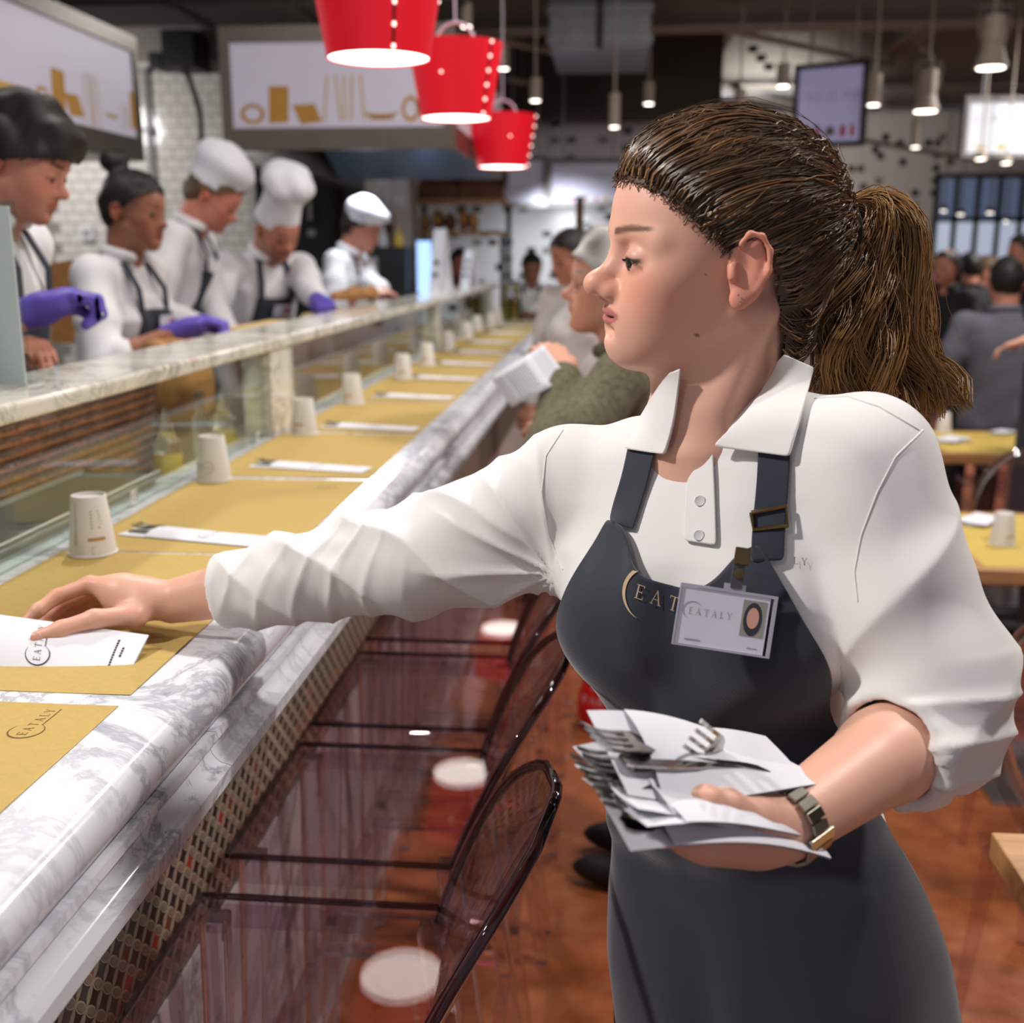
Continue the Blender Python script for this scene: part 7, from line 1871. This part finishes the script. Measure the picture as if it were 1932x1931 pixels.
# ---- signboards at the back and hanging screens
def board(px, Y, label, lines, icons, frame_m='grey_paint', face='panel_dim', skew=0, name='sign_board', hang=True, cat='sign'):
    (x0, y0), (x1, y1) = px; a, b = ony(x0, y0, Y), ony(x1, y1, Y); w_, h_ = (b[0] - a[0]) / 2, a[2] - b[2]
    s_ = tag(empty(name, ((a[0] + b[0]) / 2, Y, b[2]), skew), label, cat, 'hanging sign boards')
    MB().box((-w_, 0, 0), (w_, .03, h_)).build('panel', face, s_)
    t_ = .035 * (Y / 9)
    for p in ((-w_ - t_, w_ + t_, h_, h_ + t_), (-w_ - t_, w_ + t_, -t_, 0), (-w_ - t_, -w_, 0, h_), (w_, w_ + t_, 0, h_)): MB().box((p[0], -.02, p[2]), (p[1], .05, p[3])).build('frame', frame_m, s_)
    for (txt, u, z, h, m) in lines:
        q, ww = word_quads(txt, 1.0, .25); k_ = h * h_; flat_print('lettering', [[((p[0] * k_) - w_ + u * 2 * w_, p[1] * k_ + z * h_) for p in t] for t in q], None, (1, 0, 0), (0, 1, 0), m, s_, fn=lambda x, z_: (x, -.002, z_))
    for (u, z, w0, h0, m) in icons: flat_print('picture', [[(-w_ + (u + w0 * c_) * 2 * w_, (z + h0 * d_) * h_) for c_, d_ in ((-1, -1), (1, -1), (.8, 1), (-.7, .9))]], None, (1, 0, 0), (0, 1, 0), m, s_, fn=lambda x, z_: (x, -.002, z_))
    if hang:
        for u in (-w_ * .7, w_ * .7): MB().tube([(u, .015, h_), (u, .015, CEIL - b[2])], .008, 6).build('hanger', 'grey_plastic', s_)
    return s_
CEIL = 3.9
mat('panel_dim', (176, 176, 194), .6, emit=(168, 168, 190), es=.12); mat('panel_lit', (196, 200, 208), .6, emit=(222, 226, 238), es=.12); mat('panel_violet', (164, 162, 192), .6, emit=(150, 148, 186), es=.35)
mat('ico_red', (176, 60, 84), .6); mat('ico_gold', (186, 146, 60), .6); mat('ico_brown', (110, 86, 92), .6)
board(((1042, 308), (1175, 380)), 10.2, 'white back-wall sign with grey lettering and a row of small food pictures', [('INO IL PANINO', .12, .62, .13, 'ink_grey')], [(.17, .07, .025, .06, 'ico_gold'), (.28, .07, .03, .05, 'ico_red'), (.45, .07, .06, .04, 'ico_gold'), (.62, .07, .03, .05, 'ico_red'), (.76, .07, .045, .045, 'ico_gold')])
board(((957, 303), (1024, 382)), 10.0, 'narrow white sign left of the larger back-wall sign', [('IL', .5, .62, .1, 'ink_grey'), ('PANINO', .12, .3, .1, 'ink_grey')], [])
board(((1507, 128), (1622, 268)), 8.6, 'hanging violet screen with grey lettering and red food pictures above the woman', [('INO IL PANINO', .06, .56, .115, 'ink_grey')], [(.17, .15, .05, .08, 'ico_red'), (.33, .15, .05, .08, 'ico_red'), (.53, .15, .08, .06, 'ico_brown'), (.73, .15, .05, .08, 'ico_red'), (.88, .15, .04, .08, 'ico_red')], 'black_metal', 'panel_violet', -.45, 'hanging_screen', True, 'screen')
board(((1826, 192), (1990, 288)), 9.2, 'bright white hanging sign at the right edge', [('LA PIAZZA', .08, .6, .13, 'ink_grey')], [(.16, .1, .07, .03, 'ico_gold'), (.4, .12, .04, .06, 'ico_gold')], 'grey_paint', 'panel_lit', .12)
wp = tag(empty('wooden_post', tuple(ony(1093, 470, 8.9)[:2]) + (0,)), 'slim brown wooden post in front of the mosaic wall', 'post'); zt = ony(1093, 376, 8.9)[2]; MB().box((-.03, -.03, 0), (.03, .03, zt)).build('shaft', 'crate_wood', wp); MB().box((-.05, -.05, zt), (.05, .05, zt + .02)).build('cap', 'crate_wood', wp)

sf = struct(box('shade_trim_1', (-1.5, 10.6, 2.75), (.9, 10.98, 3.89), 'dark_beam'))  # dark box added for the shade on the upper middle wall
# ---- track lights
mat('track_white', (196, 190, 182), .6); mat('spot_body', (168, 156, 142), .55); mat('spot_glow', (255, 250, 240), .5, emit=(255, 246, 232), es=7.0)
def track(a, b, z, label):
    p, q_ = onz(*a, z), onz(*b, z); o = tag(empty('track_rail', tuple(p)), label, 'light rail', 'ceiling light rails'); d_ = Vector(q_ - p)
    L_ = d_.length; o.rotation_euler = (0, 0, math.atan2(d_.y, d_.x)); MB().box((0, -.025, -.02), (L_, .025, .02)).build('rail', 'track_white', o)
    for k_ in range(4): MB().tube([(L_ * (.1 + .26 * k_), 0, .02), (L_ * (.1 + .26 * k_), 0, CEIL - z)], .006, 6).build('hanger', 'grey_plastic', o)
track((900, 66), (1530, 205), 3.25, 'pale light rail starting beside the middle red lamp'); track((960, 150), (1190, 200), 3.05, 'lower pale light rail beside the middle red lamp'); track((1375, 58), (1760, 140), 3.4, 'pale light rail above the hanging screen'); track((1540, 250), (1830, 300), 2.7, 'low pale light rail right of the hanging screen')
def can_spot(px, py, w, h, d, label, tilt=0):
    p = at(px, py, d); k_ = d / FPX; r_ = w * k_ / 2; hh = h * k_; s_ = tag(empty('can_spotlight', tuple(p)), label, 'spotlight', 'cylindrical ceiling spotlights'); s_.rotation_euler = (tilt, 0, 0)
    MB().lathe([(r_, 0), (r_, hh), (r_ * .3, hh + .01)], n=18).build('can', 'spot_body', s_, smooth=True); MB().lathe([(r_ * .8, -.004), (r_ * .8, .002)], n=16).build('lens', 'spot_glow', s_)
    MB().tube([(0, 0, hh), (0, 0, max(hh + .1, CEIL - p[2]))], .008, 6).build('stem', 'spot_body', s_)
for i_, a in enumerate(((1477, 163, 26, 40, 8.0, 'left of the hanging screen'), (1648, 198, 26, 55, 7.6, 'right of the hanging screen'), (1224, 196, 20, 38, 8.2, 'above the woman\'s forehead'), (1395, 205, 22, 35, 8.0, 'just over the woman\'s hair'), (1159, 240, 20, 60, 7.2, 'left of the woman\'s brow'), (1727, 278, 18, 50, 9.4, 'low at the right'), (1850, 300, 22, 12, 8.0, 'under the bright right sign'), (1898, 308, 20, 10, 8.4, 'farther under the bright right sign'))): can_spot(*a[:5], 'cylindrical ceiling spotlight ' + a[5])
for i_, (px, py, s_) in enumerate(((1780, 398, 12), (1812, 405, 14), (1868, 402, 14), (1898, 418, 9))):
    can_spot(px, py, s_, 10, 11.5, 'distant glowing spotlight before the window, %s from the left' % ORD[i_])
def cone_spot(px, py, w, d, label):
    p = at(px, py, d); k_ = d / FPX * w; s_ = tag(empty('cone_spotlight', tuple(p)), label, 'spotlight', 'conical ceiling spotlights')
    MB().lathe([(.52 * k_, 0), (.50 * k_, .02 * k_), (.32 * k_, .62 * k_), (.36 * k_, .66 * k_), (.36 * k_, .74 * k_), (.33 * k_, .76 * k_)], n=24).build('reflector', 'spot_body', s_, smooth=True)
    MB().lathe([(.35 * k_, .761 * k_), (.35 * k_, 1.45 * k_), (.30 * k_, 1.5 * k_)], n=24).build('housing', 'spot_body', s_, smooth=True)
    MB().lathe([(.40 * k_, -.004), (.40 * k_, .01 * k_)], n=20).build('lens', 'spot_glow', s_)
    MB().tube([(-.42 * k_, 0, .85 * k_), (-.46 * k_, 0, 1.2 * k_), (-.46 * k_, 0, 1.75 * k_), (.46 * k_, 0, 1.75 * k_), (.46 * k_, 0, 1.2 * k_), (.42 * k_, 0, .85 * k_)], .02 * k_, 6).build('yoke', 'spot_body', s_)
    MB().tube([(0, 0, 1.75 * k_), (0, 0, max(1.8 * k_, CEIL - p[2]))], .03 * k_, 8).build('stem', 'spot_body', s_)
    MB().tube([(.1 * k_ * math.cos(a) + .3 * k_ * math.sin(a * .5), .05, 1.5 * k_ + .09 * k_ * a) for a in np.linspace(0, 9, 20)], .016 * k_, 5).build('cable', 'grey_plastic', s_)
cone_spot(1869, 128, 62, 6.6, 'large conical ceiling spotlight at the upper right corner'); cone_spot(1746, 210, 50, 7.6, 'conical ceiling spotlight right of the hanging screen')
for i_, (px, py, d_) in enumerate(((880, 50, 6.5), (950, 130, 7.7), (1010, 190, 7.4))):
    can_spot(px, py, 22, 40, d_, 'pale spotlight above the counter, %s from the left' % ORD[i_])

# ---- on the marble shelf
def tent_card(px, py, wpx, hpx, label, lean=.0, marks=2):
    p = onz(px, py, 1.345); d_ = (p - C0) @ F0; w_, h_ = wpx * d_ / FPX / 2, hpx * d_ / FPX; c = tag(empty('menu_card', (p[0], p[1], 1.3452), -.5), label, 'menu card', 'standing menu cards')
    for s_ in (-1, 1):
        MB().add([(-w_, s_ * w_ * 1.6, 0), (w_, s_ * w_ * 1.6, 0), (w_, s_ * .004, h_), (-w_, s_ * .004, h_), (-w_, s_ * w_ * 1.6 + .003, 0), (w_, s_ * w_ * 1.6 + .003, 0), (w_, s_ * .004 + .003, h_), (-w_, s_ * .004 + .003, h_)], [[0, 3, 2, 1], [4, 5, 6, 7], [0, 1, 5, 4], [1, 2, 6, 5], [2, 3, 7, 6], [3, 0, 4, 7]]).build('card_leaf', 'white_paper', c)
    flat_print('print', [[(-w_ * .5, z_), (w_ * .5, z_), (w_ * .4, z_ + .02), (-w_ * .5, z_ + .02)] for z_ in [h_ * (.25 + .2 * k_) for k_ in range(marks)]], None, (1, 0, 0), (0, 1, 0), 'ink_dark', c, fn=lambda x, z: (x, -w_ * 1.6 * (1 - z / h_) - .006, z))
tent_card(832, 552, 26, 116, 'tall white folded menu card on the marble shelf'); tent_card(886, 540, 20, 66, 'smaller white menu card farther along the marble shelf', marks=3)
# clear upright sign holder at the left edge
gp = onz(55, 728, 1.345); ph_ = tag(empty('sign_holder', (gp[0], gp[1], 1.3452)), 'clear acrylic sign holder with a blank white sheet at the left edge', 'sign holder')
hgt = .285
MB().box((-.30, -.012, .0041), (0, -.006, hgt)).build('front_plate', 'pane_glass', ph_); MB().box((-.30, .004, .0041), (0, .010, hgt)).build('back_plate', 'pane_glass', ph_); MB().box((-.298, -.003, .002), (-.004, .001, hgt - .008)).build('sheet', mat('lilac_paper', (238, 228, 240), .7), ph_); MB().box((-.30, -.05, -.0001), (0, .05, .004)).build('foot', 'clear_glass', ph_)
p_ = onz(-10, 735, 1.345)
# bread on the shelf
bp_ = onz(738, 585, 1.345); S = Sculpt(); S.chain([(0, 0, .028), (.12, .10, .032), (.24, .22, .03), (.30, .34, .028)], [.018, .030, .030, .016], .02); v, F = S.mesh(.008, 1); v = v + normals(v, F) * (.004 * wob(v, 50, 2))[:, None]; v[:, 2] -= v[:, 2].min()
o = tag(mesh_obj('baguette', np_mesh('baguette', v, F, 'bread')), 'long floury baguette lying on the marble shelf before the flat-capped cook', 'bread'); a1, a2 = onz(628, 577, 1.345), onz(765, 556, 1.345); o.location = (min(-.90, a1[0] - .02), a1[1] + .1, 1.3455); o.rotation_euler = (0, 0, .55)
pk = onz(520, 608, 1.345)
for i_, (px, py, txt) in enumerate(((540, 604, 'before the toque-hatted cook'), (640, 580, 'left of the baguette'))):
    p = onz(px, py, 1.345); o = tag(empty('wooden_board', (-1.16, p[1] + .25, 1.26)), 'pale wooden pastry board behind the shelf ' + txt, 'board', 'pastry boards'); MB().box((-.10, -.22, 0), (.09, .22, .06)).build('plank', mat('pale_wood', (206, 178, 124), .6), o, bevel=.02); MB().box((-.05, -.12, -.24), (.05, .12, -.001)).build('stand', 'steel', o)
# bags with pastry near the purple glove
p = at(330, 648, 3.35); o = tag(empty('pastry_bag', (p[0], p[1], 1.021)), 'open brown paper bag of pastries under the purple glove', 'bag'); S = Sculpt(); S.ell((0, 0, .13), (.11, .13, .13), None, .02); v, F = S.mesh(.012, 1); v = v + normals(v, F) * (.008 * wob(v, 40, 1))[:, None]; v[:, 2] -= v[:, 2].min(); mesh_obj('bag', np_mesh('bag', v, F, mat('kraft', (176, 122, 66), .8, var=.25, vscale=30)), o)
for k_ in range(4): MB().sphere((-.05 + .035 * k_, -.02 + .03 * (k_ % 2), .255), .035, 10, 8, (1.2, 1, .8)).build('pastry', 'bread', o, smooth=True)

# ---- behind the glass: wicker basket, pans, squeeze bottles, oil bottles
def wicker():
    t = NT('wicker'); v = t.coord((1, 1, 1)); w = t.add('ShaderNodeTexWave'); w.bands_direction = 'Z'; w.inputs['Scale'].default_value = 14; w.inputs['Distortion'].default_value = 3; w.inputs['Detail Scale'].default_value = 6; t.link(v, w.inputs['Vector'])
    t.link(t.ramp(w.outputs['Fac'], [(.1, lin((62, 30, 16))), (.6, lin((128, 70, 38))), (1, lin((160, 96, 56)))]), t.b.inputs['Base Color']); t.bump(w.outputs['Fac'], .8, .004); t.b.inputs['Roughness'].default_value = .6; MATS['wicker'] = t.m
wicker()
bk = tag(empty('wicker_basket', (-1.185, 2.0, 1.0205)), 'long brown wicker basket behind the glass under the marble shelf', 'basket')
rows_ = 11
for k_ in range(rows_):
    z = .014 + k_ * .0225; w_ = .07 + .0025 * k_; l_ = .62 + .003 * k_; ring = []
    for i_ in range(65):
        a = 2 * math.pi * i_ / 64; cx, sy = math.cos(a), math.sin(a); x = w_ * np.sign(cx) * abs(cx) ** .4; y = l_ * np.sign(sy) * abs(sy) ** .4
        ring.append((x + .005 * math.sin(i_ * math.pi + k_ * math.pi), y, z))
    MB().tube(ring, .0125, 6, cap=False).build('wicker_row', 'wicker', bk, smooth=True)
MB().box((-.065, -.6, .001), (.065, .6, .012)).build('basket_floor', 'wicker', bk)
pan = tag(empty('steel_pan', (-.99, 1.62, 1.0205)), 'shallow steel pan with rolled rim behind the glass at the left', 'pan')
MB().box((-.075, -.5, 0), (.075, .5, .004)).build('pan_base', 'steel', pan)
for a, b in (((-.075, -.5, .0041), (-.072, .5, .10)), ((.072, -.5, .0041), (.075, .5, .10)), ((-.0719, -.5, .0041), (.0719, -.497, .10)), ((-.0719, .497, .0041), (.0719, .5, .10))): MB().box(a, b).build('pan_wall', 'steel', pan)
MB().tube([(-.08, -.505, .10), (.08, -.505, .10), (.08, .505, .10), (-.08, .505, .10), (-.08, -.505, .10)], .007, 8).build('rim', 'steel', pan, smooth=True)
MB().box((.02, .1, .0042), (.06, .15, .006)).build('sticker', 'white_paper', pan)
mat('mustard', (206, 176, 60), .4); make_glass('bottle_plastic', (240, 238, 226), .25)
for i_, (px, y_, txt) in enumerate(((228, 2.16 + .45, 'yellow squeeze bottle with a clear nozzle behind the glass'), (268, 3.05, 'second yellow squeeze bottle half hidden behind the glass'))):
    s_ = tag(empty('squeeze_bottle', (-.985, 2.36 if i_ == 0 else 2.72, 1.0205)), txt, 'bottle', 'squeeze bottles behind the glass')
    MB().lathe([(.030, 0), (.031, .01), (.031, .10)], n=20).build('sauce', 'mustard', s_, smooth=True); MB().lathe([(.0315, .1001), (.030, .125), (.02, .135), (.018, .14), (.012, .16), (.006, .185), (.0055, .20)], n=20).build('nozzle', 'bottle_plastic', s_, smooth=True)
def oil(px, py, hpx, d_, label, m='oil_glass', z=None):
    p = at(px, py, d_); k_ = d_ / FPX; h_ = hpx * k_; r_ = h_ * .16; s_ = tag(empty('oil_bottle', (p[0], p[1], z if z is not None else p[2])), label, 'bottle', 'glass bottles')
    MB().lathe([(r_ * .95, 0), (r_, .01), (r_, h_ * .6), (r_ * .45, h_ * .75), (r_ * .4, h_ * .95), (r_ * .45, h_)], n=18).build('bottle_glass', m, s_, smooth=True); MB().lathe([(r_ * .5, h_ + .0005), (r_ * .5, h_ * 1.08)], n=14).build('bottle_cap', 'steel', s_)
for i_, (px, txt) in enumerate(((955, 'left of the far pair of oil bottles'), (974, 'right of the far pair of oil bottles'))): oil(px, 602, 62, 7.95, 'oil bottle at the end of the counter, ' + txt, z=1.101)
oil(380, 800, 110, 3.0, 'clear bottle behind the glass beside the marble post', 'clear_glass', z=1.0205)
bx_ = tag(empty('worn_wooden_box', (-1.15, 4.75, 1.0205)), 'long worn reddish wooden box behind the farther glass pane', 'box')
for k_ in range(3): MB().box((.07, -1.3, .005 + k_ * .085), (.085, 1.15, .085 + k_ * .085)).build('front_plank', 'worn_wood', bx_)
MB().box((-.08, -1.3, .001), (.0695, 1.15, .25)).build('box_core', 'worn_wood', bx_)
mc = tag(empty('coffee_machine', (-1.62, 7.9, .15)), 'dark steel drinks machine with yellow bottles on top at the far kitchen end', 'machine'); MB().box((-.18, -.16, 0), (.18, .16, 1.45)).build('machine_body', 'black_metal', mc, bevel=.01); MB().box((-.14, -.17, 1.1), (-.02, -.1601, 1.38)).build('panel', 'steel', mc); MB().lathe([(.03, 1.19), (.03, 1.20)], (-.08, -.172, 0), 12, ax=None).build('dial', 'white_plastic', mc)
for k_ in range(3): MB().lathe([(.035, 1.451), (.035, 1.52), (.012, 1.56), (.012, 1.59)], (-.12 + .11 * k_, 0, 0), 12).build('bottle', 'mustard' if k_ != 1 else 'white_plastic', mc, smooth=True)
sc_ = ony(800, 560, 7.9); scn = tag(empty('lit_screen', (sc_[0], 7.9, 1.02)), 'narrow glowing bluish screen beside the tall menu card', 'screen'); a, b = ony(786, 455, 7.9), ony(814, 552, 7.9); MB().box((a[0] - sc_[0], 0, b[2] - 1.02), (b[0] - sc_[0], .03, a[2] - 1.02)).build('glass_front', mat('blue_glow', (150, 190, 255), .3, emit=(170, 205, 255), es=1.3), scn); MB().box((a[0] - sc_[0] - .02, .031, -.87), (b[0] - sc_[0] + .02, .12, a[2] - 1.0)).build('housing', 'black_metal', scn)
kn = tag(empty('kitchen_trolley', (-2.9, 4.6, .15)), 'steel kitchen trolley with drawers behind the bun-haired woman', 'trolley')
MB().box((-.5, -.35, .86), (.5, .35, .90)).build('top', 'steel', kn, bevel=.004)
for u in (-.46, .46):
    for w_ in (-.31, .31): MB().tube([(u, w_, 0), (u, w_, .86)], .02, 8).build('leg', 'steel', kn)
MB().box((-.48, -.33, .30), (.48, .33, .33)).build('lower_shelf', 'steel', kn)
for k_ in range(3): MB().box((-.3 + .27 * k_, -.2, .901), (-.1 + .27 * k_, .1, 1.06)).build('carton', 'oak_wood', kn)
kb = tag(empty('paper_board', tuple(at(115, 545, 3.7))), 'brown paper cone standing beside the purple fist', 'paper'); MB().add([(-.05, 0, -.18), (.05, 0, -.18), (.075, .02, .10), (-.05, .02, .08), (-.05, .01, -.18), (.05, .01, -.18), (.075, .03, .10), (-.05, .03, .08)], [[0, 3, 2, 1], [4, 5, 6, 7], [0, 1, 5, 4], [1, 2, 6, 5], [2, 3, 7, 6], [3, 0, 4, 7]]).build('sheet', 'kraft', kb)
